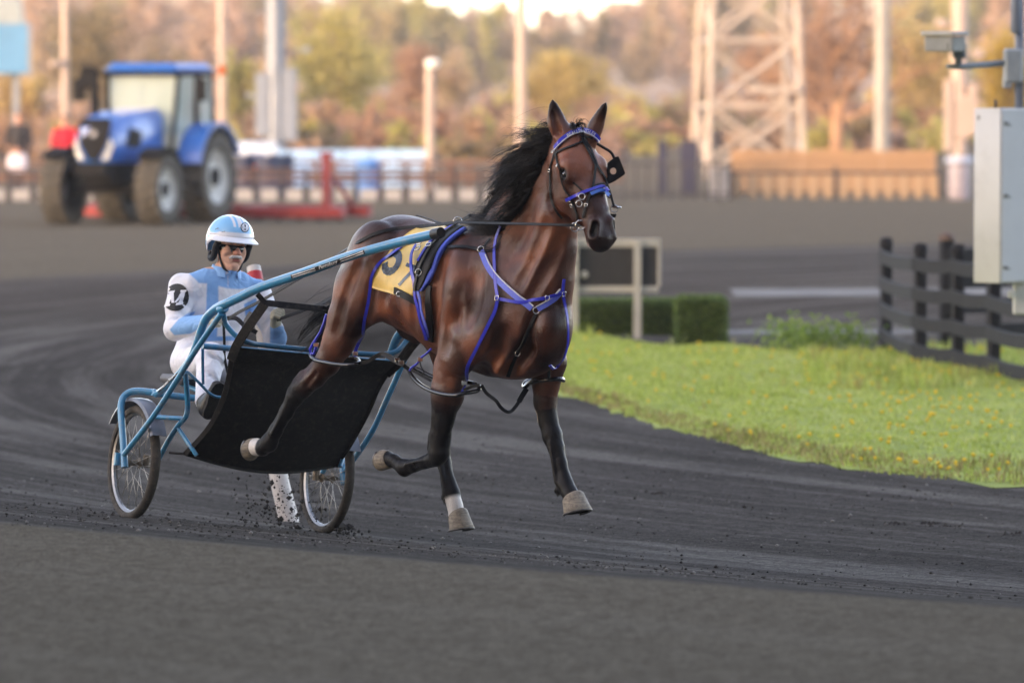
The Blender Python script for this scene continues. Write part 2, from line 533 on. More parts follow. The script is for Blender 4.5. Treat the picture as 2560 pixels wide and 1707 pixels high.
tl = t.n('BsdfTranslucent'); ms = t.n('MixShader'); ms.inputs[0].default_value = .45
t.l(t.n('Attribute', attribute_name='Col').outputs['Color'], tl.inputs[0]); t.l(t.b.outputs[0], ms.inputs[1]); t.l(tl.outputs[0], ms.inputs[2]); t.l(ms.outputs[0], t.out.inputs[0])
M_LEAF = t.m
gcols = [srgb(162, 178, 88), srgb(178, 190, 100), srgb(146, 162, 78), srgb(192, 196, 122), srgb(172, 182, 96)]
fence_d = lambda p, u, w: 1.0
o = put('grass', blades('grass', 18000, .018, .050, gcols, .007, 21), M_LEAF, None, 'stuff'); tag(o, 'short bright green grass growing on the inside of the bend', 'grass')
o = put('long_grass', blades('lg', 900, .10, .20, gcols + [srgb(170, 160, 96)], .008, 22, lambda p, u, w: 1.0 if (u > .62 and .55 < w < .97) else .02), M_LEAF, None, 'stuff'); tag(o, 'longer tufts of grass around the black rail fence', 'grass')
o = put('dry_grass', blades('dg', 1200, .03, .10, [srgb(150, 138, 90), srgb(128, 126, 70), srgb(168, 150, 104)], .006, 23, None, band=(0.0, .10)), M_LEAF, None, 'stuff'); tag(o, 'sparse dry grass along the edge of the track', 'grass')
# dandelions
rr = np.random.default_rng(5); V = []; Fs = []
for k in range(1500):
    u = rr.random(); w = rr.uniform(.03, .92)
    p = lawn_pt(u, w)
    dens = .15 + .85 * sstep(.5, .85, u) * (mnoise.noise(Vector((p[0] * .8, p[1] * .5, 9))) > -.15)
    if rr.random() > dens * .55: continue
    z = float(ground_z(p[0], p[1])) + float(lawn_h(p, w)) + rr.uniform(.03, .07); r_ = rr.uniform(.013, .022); o_ = len(V)
    V += [(p[0] + r_ * math.cos(a), p[1] + r_ * math.sin(a), z + rr.uniform(-.004, .004)) for a in np.linspace(0, 6.283, 7)[:-1]] + [(p[0], p[1], z + .014), (p[0], p[1], z - .02)]
    for i in range(6): Fs += [(o_ + i, o_ + (i + 1) % 6, o_ + 6), (o_ + (i + 1) % 6, o_ + i, o_ + 7)]
o = put('dandelions', mesh_of(V, Fs), plain('dandelion_yellow', srgb(226, 186, 40), .7), None, 'stuff'); tag(o, 'yellow dandelion heads scattered through the grass', 'flowers')
# dirt thrown up by the wheels
rr = np.random.default_rng(8); V = []; Fs = []
def clod(c, r_):
    o_ = len(V); pts = [(1, 0, 0), (-1, 0, 0), (0, 1, 0), (0, -1, 0), (0, 0, 1), (0, 0, -1)]
    for q in pts: V.append(np.array(c) + np.array(q) * r_ * rr.uniform(.5, 1.3))
    for a, b_, c_ in ((0, 2, 4), (2, 1, 4), (1, 3, 4), (3, 0, 4), (2, 0, 5), (1, 2, 5), (3, 1, 5), (0, 3, 5)): Fs.append((o_ + a, o_ + b_, o_ + c_))
M_DIRT = plain('dark_dirt', srgb(44, 39, 34), .95, bump=.4)
for k in range(620):
    x = rr.normal(712, 75); y = 1335 - abs(rr.normal(0, 62)) - rr.random() ** 2 * 60
    if x < 560 or x > 960 or y < 1170: continue
    d = rr.uniform(31.6, 33.2); p = at(x, y, d); gz = float(ground_z(p[0], p[1]))
    if p[2] < gz + .01: p[2] = gz + rr.uniform(.0, .02)
    clod(p, rr.exponential(.0036) + .0014)
for k in range(160):
    x = rr.uniform(40, 930); d = rr.uniform(30.5, 33.5); p = at(x, 1300, d); p[2] = float(ground_z(p[0], p[1])) + .003; clod(p, rr.exponential(.003) + .002)
for k in range(70):
    p = at(rr.normal(855, 25), 1330, rr.uniform(31.9, 32.6)); p[2] = float(ground_z(p[0], p[1])) + rr.uniform(0, .05); clod(p, rr.exponential(.008) + .003)
o = put('flying_dirt', mesh_of(V, Fs), M_DIRT, None, 'stuff'); tag(o, 'dark clods of dirt kicked up behind the sulky wheels', 'dirt')
# a few hoof scuffs lying on the track at right
V, Fs = [], []
for cx, cy in ((2235, 1308), (2330, 1310), (2388, 1318), (2530, 1335), (1640, 1235)):
    for k in range(26):
        p = on_ground(cx + rr.normal(0, 16), cy + rr.normal(0, 3)); p[2] += .001; clod(p, rr.exponential(.005) + .002)
o = put('hoof_scuffs', mesh_of(V, Fs), M_DIRT, None, 'stuff'); tag(o, 'loose dark clods lying on the track right of the horse', 'dirt')

# grit lying loose on the racing surface where the lens is sharp
rr = np.random.default_rng(99); n = 15000
gxp = rr.uniform(-3.4, 3.6, n); gyp = rr.uniform(-5.5, 12, n)
keep = np.hypot(gxp - TURN[0], gyp - TURN[1]) > 28.9; gxp, gyp = gxp[keep], gyp[keep]; n = len(gxp)
band_ = np.array([mnoise.noise(Vector((float(np.hypot(x - TURN[0], y - TURN[1])) * 2.2, float(math.atan2(y - TURN[1], x - TURN[0])) * 6, 0))) for x, y in zip(gxp, gyp)])
keep = rr.random(n) < .35 + 1.3 * np.clip(band_, 0, 1); gxp, gyp = gxp[keep], gyp[keep]; n = len(gxp)
gr = np.clip(rr.exponential(.0024, n) + .0018, 0, .013); zc = ground_z(gxp, gyp) + gr * .3
octa = np.array([(1, 0, 0), (-1, 0, 0), (0, 1, 0), (0, -1, 0), (0, 0, .8), (0, 0, -.8)]); tri = np.array([(0, 2, 4), (2, 1, 4), (1, 3, 4), (3, 0, 4), (2, 0, 5), (1, 2, 5), (3, 1, 5), (0, 3, 5)])
Vg = np.stack([gxp, gyp, zc], 1)[:, None, :] + octa[None] * gr[:, None, None] * rr.uniform(.6, 1.4, (n, 6, 1))
Fg = (np.arange(n) * 6)[:, None, None] + tri[None]
me = fast_mesh(Vg.reshape(-1, 3), Fg.reshape(-1, 3), False)
tone = np.array([srgb(46, 42, 39), srgb(70, 66, 62), srgb(104, 100, 95), srgb(136, 132, 126)])[rr.choice(4, n, p=(.30, .36, .24, .10))]
set_col(me, np.repeat(tone, 6, 0))
t = NT('grit'); t.base(t.n('Attribute', attribute_name='Col').outputs['Color']); t.set(Roughness=.9, Specular_IOR_Level=.2)
o = put('loose_grit', me, t.m, None, 'stuff'); tag(o, 'loose grit lying on the racing surface around the horse', 'grit')
# ================================================================== BACKGROUND
def gz(x, y): return float(ground_z(x, y))
def gpt(px, d):
    x = xz(px, d); return np.array((x, d - 32.0, gz(x, d - 32.0)))
def zpx(py, d): return float(at(1280, py, d)[2])
# ------------------------------------------------ the grandstand behind the photographer, whose shade lies on the track
gs = thing('grandstand', 'long tall grandstand behind the camera shading the track, right half added to block sky light', 'grandstand', (-6, -60, 0))
M_CONC = plain('grandstand_concrete', (.34, .33, .32), .85, scale=.3)
M_GLZ = plain('grandstand_glazing', (.05, .06, .07), .12, scale=.2)
m = MB(); m.box((0, -6, 17.5), (280, 14, 35)); m.build('hall', M_CONC, gs)  # unseen right half added to block the sky light on that side
m = MB(); m.box((0, 1.5, 36.2), (284, 30, 1.2)); m.build('roof', M_CONC, gs)
for k in range(5):
    m = MB(); m.box((0, 1.1, 5 + k * 6.0), (272, .2, 3.2)); m.build('window_band', M_GLZ, gs)
for k in range(9):
    m = MB(); m.box((-132 + k * 33, 8, 17.8), (1.1, 1.1, 35.6)); m.build('column', M_CONC, gs)
for k in range(10):
    m = MB(); m.box((0, 3.2 + k * .85, 4.2 - k * .42), (272, .85, .42)); m.build('seating_tier', M_CONC, gs)
# ------------------------------------------------ tractor
TF = np.array((-.35, -.937)); tang = math.atan2(TF[1], TF[0])
tp = gpt(278, 99.3)
TR = thing('tractor', 'blue farm tractor with glazed cab towing a red track drag', 'tractor', tuple(tp), tang)
M_TB = plain('tractor_blue', srgb(16, 100, 182), .30, var=.08, scale=2, coat=.4)
M_TK = plain('tractor_black', (.010, .010, .011), .7, scale=3, spec=.15)
M_TT = plain('muddy_tractor_tyre', srgb(84, 80, 73), .95, var=.25, scale=5, bump=.4)
M_TR = plain('cream_wheel_rim', srgb(196, 196, 190), .5, scale=4, grime=((.2, .18, .16), .4))
t = NT('cab_glass_sky_tint'); t.base(srgb(196, 214, 206)); t.set(Roughness=.04, Specular_IOR_Level=.9)  # pale half-opaque base colour stands in for sky reflected in the glass
tr_ = t.n('BsdfTransparent'); mx_ = t.n('MixShader'); mx_.inputs[0].default_value = .62
t.l(tr_.outputs[0], mx_.inputs[1]); t.l(t.b.outputs[0], mx_.inputs[2]); t.l(mx_.outputs[0], t.out.inputs[0]); M_CABG = t.m
def tractor_wheel(x, y, r, w, n=40):
    rt = put('wheel', mesh_of([], []), None, TR)
    m = MB(); prof = [(r * .60, -w * .40), (r * .80, -w * .5), (r * .90, -w * .46), (r * .92, -w * .3), (r * .92, w * .3), (r * .90, w * .46), (r * .80, w * .5), (r * .60, w * .40)]
    m.lathe(prof, (x, y, r), (0, 1, 0), 36, False)
    for k in range(20):                                   # chevron lugs
        for s in (-1, 1):
            a0 = 2 * math.pi * (k + (.5 if s > 0 else 0)) / 20
            pts = []
            for t_, aa in ((.02, 0), (.5, .11)):
                for dr in (.90, 1.0):
                    for da in (-.06, .06):
                        a = a0 + aa + da; pts.append((x + r * dr * math.cos(a), y + s * w * t_, r + r * dr * math.sin(a)))
            m.add(pts, [(0, 1, 3, 2), (4, 6, 7, 5), (0, 4, 5, 1), (2, 3, 7, 6), (0, 2, 6, 4), (1, 5, 7, 3)])
    m.build('tyre', M_TT, rt, 'auto')
    s = 1 if y > 0 else -1
    m = MB(); m.lathe([(r * .62, s * w * .40), (r * .60, s * w * .30), (r * .34, s * w * .10), (r * .30, s * w * .22), (.001, s * w * .24)], (x, y, r), (0, 1, 0), 28, False); m.build('rim', M_TR, rt, 'auto')
    m = MB(); m.lathe([(r * .20, s * w * .2), (r * .20, s * w * .34), (.001, s * w * .36)], (x, y, r), (0, 1, 0), 14, False); m.build('hub', M_TK, rt, 'auto')
for x, y, r_, w in ((0, .93, .64, .44), (0, -.93, .64, .44), (-2.35, .86, .83, .50), (-2.35, -.86, .83, .50)): tractor_wheel(x, y, r_, w)
# bonnet: cross sections from nose to cab
secs = [(.72, .30, 1.18, 1.55), (.68, .38, 1.12, 1.74), (.45, .42, 1.10, 1.90), (-.2, .44, 1.10, 2.0), (-1.25, .47, 1.10, 2.08)]
v = []; f = []
for x, hw_, z0, z1 in secs:
    v += [(x, -hw_ * .8, z0), (x, -hw_, z0 + .2), (x, -hw_ * .96, z1 - .16), (x, -hw_ * .72, z1), (x, hw_ * .72, z1), (x, hw_ * .96, z1 - .16), (x, hw_, z0 + .2), (x, hw_ * .8, z0)]
for i in range(len(secs) - 1):
    for k in range(8): f.append((i * 8 + k, (i + 1) * 8 + k, (i + 1) * 8 + (k + 1) % 8, i * 8 + (k + 1) % 8))
f += [tuple(range(8)), tuple(range((len(secs) - 1) * 8 + 7, (len(secs) - 1) * 8 - 1, -1))]
bon = put('bonnet', mesh_of(v, f, 'auto'), M_TB, TR)
put('grille', mesh_of([(.76, -.08, 1.16), (.76, .08, 1.16), (.76, .24, 1.42), (.745, .33, 1.72), (.60, .28, 1.90), (.60, -.28, 1.90), (.745, -.33, 1.72), (.76, -.24, 1.42)], [(0, 1, 2, 3, 4, 5, 6, 7)]), M_TK, bon)
m = MB(); m.lathe([(.06, 0), (.06, .02), (.001, .025)], (.725, 0, 1.62), (1, 0, .25), 14); m.build('badge', plain('silver_badge', (.28, .28, .29), .6, .2), bon)
M_HL = plain('headlamp_lens', srgb(186, 192, 192), .3)
for s in (-1, 1):
    m = MB(); m.add([(.765, s * .16, 1.16), (.765, s * .27, 1.36), (.75, s * .33, 1.56), (.735, s * .385, 1.42), (.76, s * .30, 1.18)], [(0, 1, 2, 3, 4) if s > 0 else (4, 3, 2, 1, 0)]); m.build('headlamp', M_HL, bon)
    m = MB(); m.add([(.30, s * .437, 1.40), (-.25, s * .455, 1.36), (-.35, s * .455, 1.66), (.15, s * .437, 1.74)], [(0, 1, 2, 3)]); m.build('side_vent', M_TK, bon)
m = MB(); m.box((.0, 0, .92), (1.2, .62, .42), 0, .05); m.box((-1.2, 0, .85), (1.6, .7, .5), 0, .05); m.box((0, 0, .64), (.22, 1.5, .2)); m.box((.78, 0, 1.0), (.25, .62, .22), 0, .03); m.box((-2.45, 0, .83), (.4, 1.5, .4)); m.build('chassis', M_TK, TR)
m = MB(); m.tube([(-1.1, -.82, 1.3), (-1.1, -.82, 2.75)], .08, 10); m.box((-1.1, -.95, 2.62), (.1, .3, .4), 0, .03); m.build('exhaust', M_TK, TR)
# cab
cab = put('cab', mesh_of([], []), None, TR)
m = MB()
for s in (-1, 1):
    m.tube([(-1.25, s * .62, 1.25), (-1.38, s * .70, 2.70)], .045, 6); m.tube([(-2.15, s * .74, 1.30), (-2.15, s * .72, 2.70)], .05, 6); m.tube([(-2.95, s * .68, 1.55), (-2.85, s * .68, 2.70)], .05, 6)
m.box((-2.1, 0, 1.15), (1.7, 1.3, .35)); m.tube([(-1.25, -.62, 1.3), (-1.25, .62, 1.3)], .045, 6)
m.build('cab_frame', M_TK, cab)
m = MB(); m.box((-2.12, 0, 2.79), (1.75, 1.48, .18), 0, .08, (.92, .9)); m.build('roof', M_TB, cab, 'auto')
m = MB(); m.box((-2.1, 0, 2.69), (1.66, 1.42, .06)); m.build('headlining', M_TK, cab)
for nm, q in (('windscreen', [(-1.26, -.60, 1.32), (-1.26, .60, 1.32), (-1.38, .68, 2.70), (-1.38, -.68, 2.70)]), ('side_window', [(-1.28, .64, 1.32), (-2.9, .70, 1.55), (-2.83, .70, 2.70), (-1.40, .71, 2.70)]), ('side_window', [(-1.28, -.64, 1.32), (-2.9, -.70, 1.55), (-2.83, -.70, 2.70), (-1.40, -.71, 2.70)]), ('rear_window', [(-2.93, -.66, 1.6), (-2.93, .66, 1.6), (-2.84, .66, 2.7), (-2.84, -.66, 2.7)])):
    put(nm, mesh_of(q, [(0, 1, 2, 3)]), M_CABG, cab)
m = MB(); m.box((-2.35, 0, 1.65), (.45, .5, .14), 0, .04); m.box((-2.58, 0, 1.98), (.14, .5, .6), 0, .05); m.build('driver_seat', plain('green_grey_seat', srgb(60, 84, 66), .8), cab)
m = MB(); m.lathe([(.19, -.015), (.21, 0), (.19, .015), (.17, 0), (.19, -.015)], (-1.75, 0, 1.95), (.5, 0, .8), 16, False); m.build('steering_wheel', M_TK, cab)
for s in (-1, 1):
    m = MB(); n = 12
    for i in range(n):
        a0, a1 = R(15 + 140 * i / n), R(15 + 140 * (i + 1) / n)
        for a in (a0,): pass
        q = []
        for a in (a0, a1):
            for yy in (.62, 1.12): q += [(-2.35 + .93 * math.cos(a), s * yy, .83 + .93 * math.sin(a)), (-2.35 + .99 * math.cos(a), s * yy, .83 + .99 * math.sin(a))]
        m.add(q, [(0, 4, 6, 2), (1, 3, 7, 5), (0, 1, 5, 4), (2, 6, 7, 3)])
    m.build('rear_fender', M_TB, TR)
    m = MB(); n = 8
    for i in range(n):
        a0, a1 = R(50 + 95 * i / n), R(50 + 95 * (i + 1) / n); q = []
        for a in (a0, a1):
            for yy in (.72, 1.12): q += [(.72 * math.cos(a), s * yy, .64 + .72 * math.sin(a)), (.75 * math.cos(a), s * yy, .64 + .75 * math.sin(a))]
        m.add(q, [(0, 4, 6, 2), (1, 3, 7, 5), (0, 1, 5, 4), (2, 6, 7, 3)])
    m.build('front_fender', M_TK, TR)
    m = MB(); m.tube([(-1.38, s * .7, 2.66), (-1.25, s * 1.18, 2.68), (-1.25, s * 1.20, 2.6)], .025, 6); m.box((-1.25, s * 1.2, 2.40), (.08, .22, .40), 0, .02); m.build('mirror', M_TK, TR)
m = MB(); m.tube([(-2.75, .78, 2.6), (-2.75, .95, 2.72)], .02, 6); m.lathe([(.07, 0), (.08, .1), (.05, .17), (.001, .18)], (-2.75, .97, 2.68), (0, 0, 1), 12); m.build('beacon', plain('amber_beacon', srgb(236, 110, 26), .3), TR)
# ------------------------------------------------ drag
DG = thing('track_drag', 'low red steel track drag hitched behind the blue tractor', 'drag', tuple(tp + np.array((-TF[0] * 3.5, -TF[1] * 3.5, 0))), tang)
M_RED = plain('red_implement_paint', srgb(150, 36, 38), .55, scale=2, grime=((.12, .1, .09), .35))
m = MB(); m.box((0, .25, .16), (.3, 5.6, .19), 0, .03); m.box((-1.3, .25, .17), (.2, 5.6, .2)); m.build('beam', M_RED, DG)
for y in (-2.2, -.6, 1.0, 2.6):
    m = MB(); m.box((-.65, y, .2), (1.2, .16, .14)); m.build('cross_member', M_RED, DG)
m = MB(); m.box((0, 2.72, .72), (.14, .14, .95)); m.box((0, 2.72, 1.22), (.2, .2, .10)); m.tube([(-1.2, 2.72, .3), (-.02, 2.72, .95)], .05, 6); m.build('upright', M_RED, DG)
for k in range(14):
    m = MB(); m.box((-.4, -2.4 + k * .4, .06), (.06, .05, .14)); m.build('tine', M_TK, DG)
m = MB(); m.tube([(.1, 0, .3), (1.0, 0, .55)], .06, 6); m.build('drawbar', M_RED, DG)
# ------------------------------------------------ far rail with white boards at its foot
M_RAILB = plain('brown_rail', srgb(98, 76, 68), .8, scale=2); M_WB = plain('white_board', srgb(158, 156, 156), .7, scale=2); M_POST = plain('dark_post', srgb(50, 46, 52), .8)
fr0, fr1, dF = -40, 1560, 119.0
o0 = gpt(fr0, dF)
FN = thing('rail_fence', 'low brown rail fence with white boards along the far track edge', 'fence', tuple(o0))
L = xz(fr1, dF) - xz(fr0, dF); nP = int(L / .53)
mp_ = MB().box((0, 0, .33), (.075, .09, .70)).build('post', M_POST, FN); mw_ = MB().box((0, 0, .14), (.36, .05, .25)).build('white_board', M_WB, FN)
mp_.location = (0, 0, 0); mw_.location = (.265, -.03, 0)
for k in range(1, nP):
    for src in (mp_, mw_):
        c = src.copy(); link(c); c.parent = FN; c.location = (src.location[0] + k * .53, src.location[1], 0)
for zz, hh in ((.44, .07), (.57, .07), (.68, .05)):
    MB().box((L / 2, -.02, zz), (L, .04, hh)).build('rail', M_RAILB, FN)
# benches behind it
M_WOOD = plain('brown_bench_wood', srgb(120, 84, 66), .8, scale=3)
bn = thing('bench', 'brown wooden picnic bench in the row behind the far rail fence', 'bench', tuple(gpt(60, 123)), 0, 'wooden benches behind the far rail')
for y, z, w in ((0, .74, .28), (.3, .74, .28), (-.62, .44, .28), (.92, .44, .28)): MB().box((0, y, z), (1.75, w, .05)).build('plank', M_WOOD, bn)
for x in (-.7, .7):
    m = MB(); m.tube([(x, -.5, 0), (x, .05, .72)], .05, 4); m.tube([(x, .8, 0), (x, .25, .72)], .05, 4); m.box((x, .15, .41), (.06, 1.75, .09)); m.build('leg_frame', M_WOOD, bn)
ORD = ('second', 'third', 'fourth', 'fifth', 'sixth', 'seventh', 'eighth', 'ninth')
bn['label'] = 'brown picnic bench behind the far rail, first from the left'
for k, (px, d) in enumerate(((200, 126), (640, 126.5), (760, 127), (870, 124), (985, 127), (1095, 124), (1200, 127), (1330, 125))):
    dup(bn, tuple(gpt(px, d)), random.uniform(-.2, .2), 'brown picnic bench behind the far rail, %s from the left' % ORD[k])
# dark drums at the foot of the big mast
M_DRUM = plain('navy_drum', srgb(44, 54, 82), .55, scale=3)
dr = thing('drum', 'dark blue drum left of the orange-banded barrel', 'drum', tuple(gpt(612, 121.5)), 0, 'dark drums by the mast')
m = MB(); m.lathe([(.26, 0), (.28, .03), (.27, .3), (.285, .32), (.27, .34), (.27, .62), (.285, .64), (.27, .66), (.28, .92), (.25, .95), (.001, .95)], (0, 0, 0), (0, 0, 1), 20); m.build('drum_shell', M_DRUM, dr, 'auto')
m = MB(); m.lathe([(.07, .95), (.07, .98), (.001, .98)], (.1, 0, 0), (0, 0, 1), 10); m.build('bung', M_POST, dr)
for px, d, lb in ((672, 121.2, 'dark blue drum just right of the orange-banded barrel'), (704, 121.8, 'dark blue drum at the right end, nearest the mast foot')): dup(dr, tuple(gpt(px, d)), None, lb)
tb = thing('traffic_barrel', 'pale barrel with orange band between the dark drums', 'barrel', tuple(gpt(642, 121.6)))
m = MB(); m.lathe([(.30, 0), (.27, .1), (.25, .9), (.15, 1.0), (.001, 1.0)], (0, 0, 0), (0, 0, 1), 16); m.build('barrel_shell', plain('grey_blue_plastic', srgb(120, 128, 150), .6), tb, 'auto')
m = MB(); m.lathe([(.263, .55), (.258, .75)], (0, 0, 0), (0, 0, 1), 16, False); m.build('band', plain('orange_band', srgb(200, 92, 56), .6), tb)
# pale blue hoarding
hb = thing('hoarding', 'long pale blue hoarding panels behind the brown rail fence', 'hoarding', tuple(gpt(585, 131)))
M_PB = plain('pale_blue_panel', srgb(150, 190, 226), .6, var=.14, scale=1.2)
Lh = xz(1066, 131) - xz(585, 131)
for k in range(7):
    MB().box((Lh * (k + .5) / 7, 0, .52), (Lh / 7 - .02, .06, .88), 0, .01).build('panel', M_PB, hb)
for k in range(8):
    MB().box((Lh * k / 7, .06, .45), (.05, .05, .9)).build('post', M_POST, hb)
bb_ = thing('rubbish_bin', 'bright blue rubbish bin in front of the pale hoarding', 'bin', tuple(gpt(920, 122)))
m = MB(); m.lathe([(.2, 0), (.25, .72), (.27, .74), (.27, .80), (.1, .86), (.001, .86)], (0, 0, 0), (0, 0, 1), 16); m.build('bin_body', plain('bin_blue', srgb(60, 130, 200), .5), bb_, 'auto')
tank = thing('water_tank', 'white rounded tank seen between tractor wheel and grey mast', 'tank', tuple(gpt(590, 129)))
m = MB(); m.lathe([(.001, -1.0), (.5, -.95), (.55, -.8), (.55, .8), (.5, .95), (.001, 1.0)], (0, 0, .62), (1, 0, 0), 18); m.build('shell', plain('tank_white', srgb(196, 206, 214), .5), tank, 'auto')
m = MB(); m.box((-.5, 0, .1), (.2, .8, .2)); m.box((.5, 0, .1), (.2, .8, .2)); m.build('cradle', M_POST, tank)
# ------------------------------------------------ poles and masts
M_PW = plain('pale_painted_steel', srgb(168, 150, 140), .5, scale=.8, var=.08); M_PG = plain('galvanised_steel', srgb(120, 130, 142), .5, .2, .1, 1.5)
def pole(name, label, px, d, r0, r1, h, mat, extra=None, group=None, sides=14):
    o = thing(name, label, 'pole', tuple(gpt(px, d)), 0, group)
    m = MB(); m.lathe([(r0 * 1.5, 0), (r0 * 1.5, .06), (r0, .08), (r1, h)], (0, 0, 0), (0, 0, 1), sides); m.build('shaft', mat, o, 'auto')
    if extra: extra(o)
    return o
def cam_nub(o):
    m = MB(); m.tube([(0, -.1, 3.05), (-.16, -.2, 3.0)], .035, 6); m.box((-.2, -.22, 2.98), (.26, .14, .14), .5, .02); m.build('camera', M_PW, o)
pole('flag_pole', 'thin pale pole with a small camera behind the tractor mirror', 164, 133, .095, .085, 9, M_PW, cam_nub)
pole('flag_pole', 'thin pale pole rising right behind the tractor cab', 556, 136, .115, .10, 9, M_PW)
pole('flag_pole', 'thin pale pole rising directly behind the flying mane', 1303, 134, .135, .12, 9, M_PW)
def lamp_head(o):
    z = zpx(160, 131) - gz(0, 99); m = MB(); m.lathe([(.12, -.10), (.17, -.02), (.19, .04), (.12, .10), (.001, .12)], (.05, 0, z), (0, 0, 1), 14); m.build('lamp_head', plain('lamp_white', srgb(244, 236, 226), .4), o, 'auto')
pole('lamp_post', 'short pale lamp post with round white head beside the hoarding', 1075, 131, .125, .11, zpx(162, 131) - gz(0, 99), M_PW, lamp_head)
def mast_boxes(o):
    for x, z, w, h in ((-.30, 2.0, .34, 1.5), (.34, 2.0, .34, 1.75)):
        m = MB(); m.box((x, -.12, z), (w, .24, h), 0, .03); m.build('antenna_panel', M_PG, o)
    for x, z in ((-.62, 2.2), (.75, 3.3)):
        m = MB(); m.tube([(x * .4, 0, z), (x, -.05, z)], .02, 6); m.box((x, -.05, z + .02), (.16, .16, .12), 0, .02); m.build('camera', M_PG, o)
    m = MB(); m.lathe([(.235, 1.25), (.25, 1.4), (.25, 1.9), (.20, 3.2)], (.02, 0, 0), (0, 0, 1), 14, False); m.build('sleeve', M_PG, o, 'auto')
pole('communication_mast', 'thick grey mast with antenna panels beside the red drag upright', 690, 133, .24, .20, 10, M_PG, mast_boxes)
pole('light_mast', 'thick plain white mast standing behind the tan board fence', 2204, 134, .19, .17, 10, plain('white_mast_paint', srgb(146, 142, 136), .5, scale=.8), lambda o: MB().lathe([(.05, 0), (.06, .2), (.001, .24)], (-.24, -.1, 3.9), (0, 0, 1), 10).build('bracket_lamp', M_PW, o))
def mast2(o):
    for x, z, w, h in ((-.27, 1.75, .2, 1.7), (.30, 1.9, .2, 1.2), (0.05, 1.7, .36, 1.0)):
        m = MB(); m.box((x, -.12, z), (w, .22, h), 0, .03); m.build('antenna_panel', M_PW, o)
    for x, z in ((-.42, 3.9), (.42, 3.2)):
        m = MB(); m.tube([(0, 0, z - .1), (x * .6, 0, z - .05)], .03, 6); m.lathe([(.001, -.18), (.10, -.12), (.13, 0), (.10, .12), (.001, .18)], (x, 0, z), (1, 0, -.4), 12); m.build('floodlight', M_PW, o, 'auto')
pole('communication_mast', 'pale mast with floodlights and panels behind the grey cabinet', 2398, 131, .20, .19, 10, M_PW, mast2)
# lattice tower
TW = thing('lattice_tower', 'tall square lattice tower of pale steel above the tan fence', 'tower', tuple(gpt(1870, 150)), .12)
W2 = 1.16; Ht = 9.0
M_TWR = plain('tower_steel', srgb(162, 150, 140), .6, scale=1)
cs = [(-W2, -W2), (W2, -W2), (W2, W2), (-W2, W2)]
for x, y in cs: MB().tube([(x * 1.12, y * 1.12, 0), (x * .85, y * .85, Ht)], .095, 8).build('leg', M_TWR, TW)
lv = [.1, 1.9, 3.65, 5.4, 7.2, 9.0]
for i in range(5):
    s0, s1 = 1.12 - .03 * lv[i], 1.12 - .03 * lv[i + 1]
    for k in range(4):
        a, b_ = cs[k], cs[(k + 1) % 4]
        MB().tube([(a[0] * s1, a[1] * s1, lv[i + 1]), (b_[0] * s1, b_[1] * s1, lv[i + 1])], .075, 6).build('girder', M_TWR, TW)
        MB().tube([(a[0] * s0, a[1] * s0, lv[i]), (b_[0] * s1, b_[1] * s1, lv[i + 1])], .07, 6).build('brace', M_TWR, TW)
        if i % 2 == 0: MB().tube([(b_[0] * s0, b_[1] * s0, lv[i]), (a[0] * s1, a[1] * s1, lv[i + 1])], .07, 6).build('brace', M_TWR, TW)
m = MB(); m.box((.45, -1.3, 2.35), (1.3, .5, .16)); m.build('platform', M_TWR, TW)
# tan board fence and its dark rail in front
M_TAN = plain('tan_fence_board', srgb(158, 124, 94), .8, var=.2, scale=2); M_DK = plain('dark_iron', srgb(62, 58, 60), .6)
bf = thing('board_fence', 'tan upright board fence below the lattice tower', 'fence', tuple(gpt(1826, 127)))
Lb = xz(2338, 127) - xz(1826, 127); nb2 = 23
brd = MB().box((0, 0, .50), (Lb / nb2 - .015, .04, 1.0)).build('board', M_TAN, bf); brd.location = (Lb / nb2 / 2, 0, 0)
for k in range(1, nb2):
    c = brd.copy(); link(c); c.parent = bf; c.location = (Lb * (k + .5) / nb2, 0, random.uniform(-.03, .03))
for z in (.25, .8): MB().box((Lb / 2, .05, z), (Lb, .05, .08)).build('rail', M_TAN, bf)
pf = thing('picket_fence', 'low tan picket fence with dark top rail in front of boards', 'fence', tuple(gpt(1826, 122)))
Lp = xz(2352, 122) - xz(1826, 122); nk_ = 14
pk = MB().box((0, 0, .28), (.17, .05, .56), 0, .01).build('picket', plain('light_tan_picket', srgb(170, 142, 114), .8), pf); pk.location = (.15, 0, 0)
for k in range(1, nk_):
    c = pk.copy(); link(c); c.parent = pf; c.location = (.15 + (Lp - .3) * k / (nk_ - 1), 0, 0)
MB().box((Lp / 2, -.04, .56), (Lp, .05, .06)).build('rail', M_DK, pf); MB().box((Lp / 2, .04, .12), (Lp, .05, .06)).build('rail', M_DK, pf)
for k in range(3): MB().box((Lp * k / 2, -.03, .35), (.09, .09, .72)).build('post', M_DK, pf)
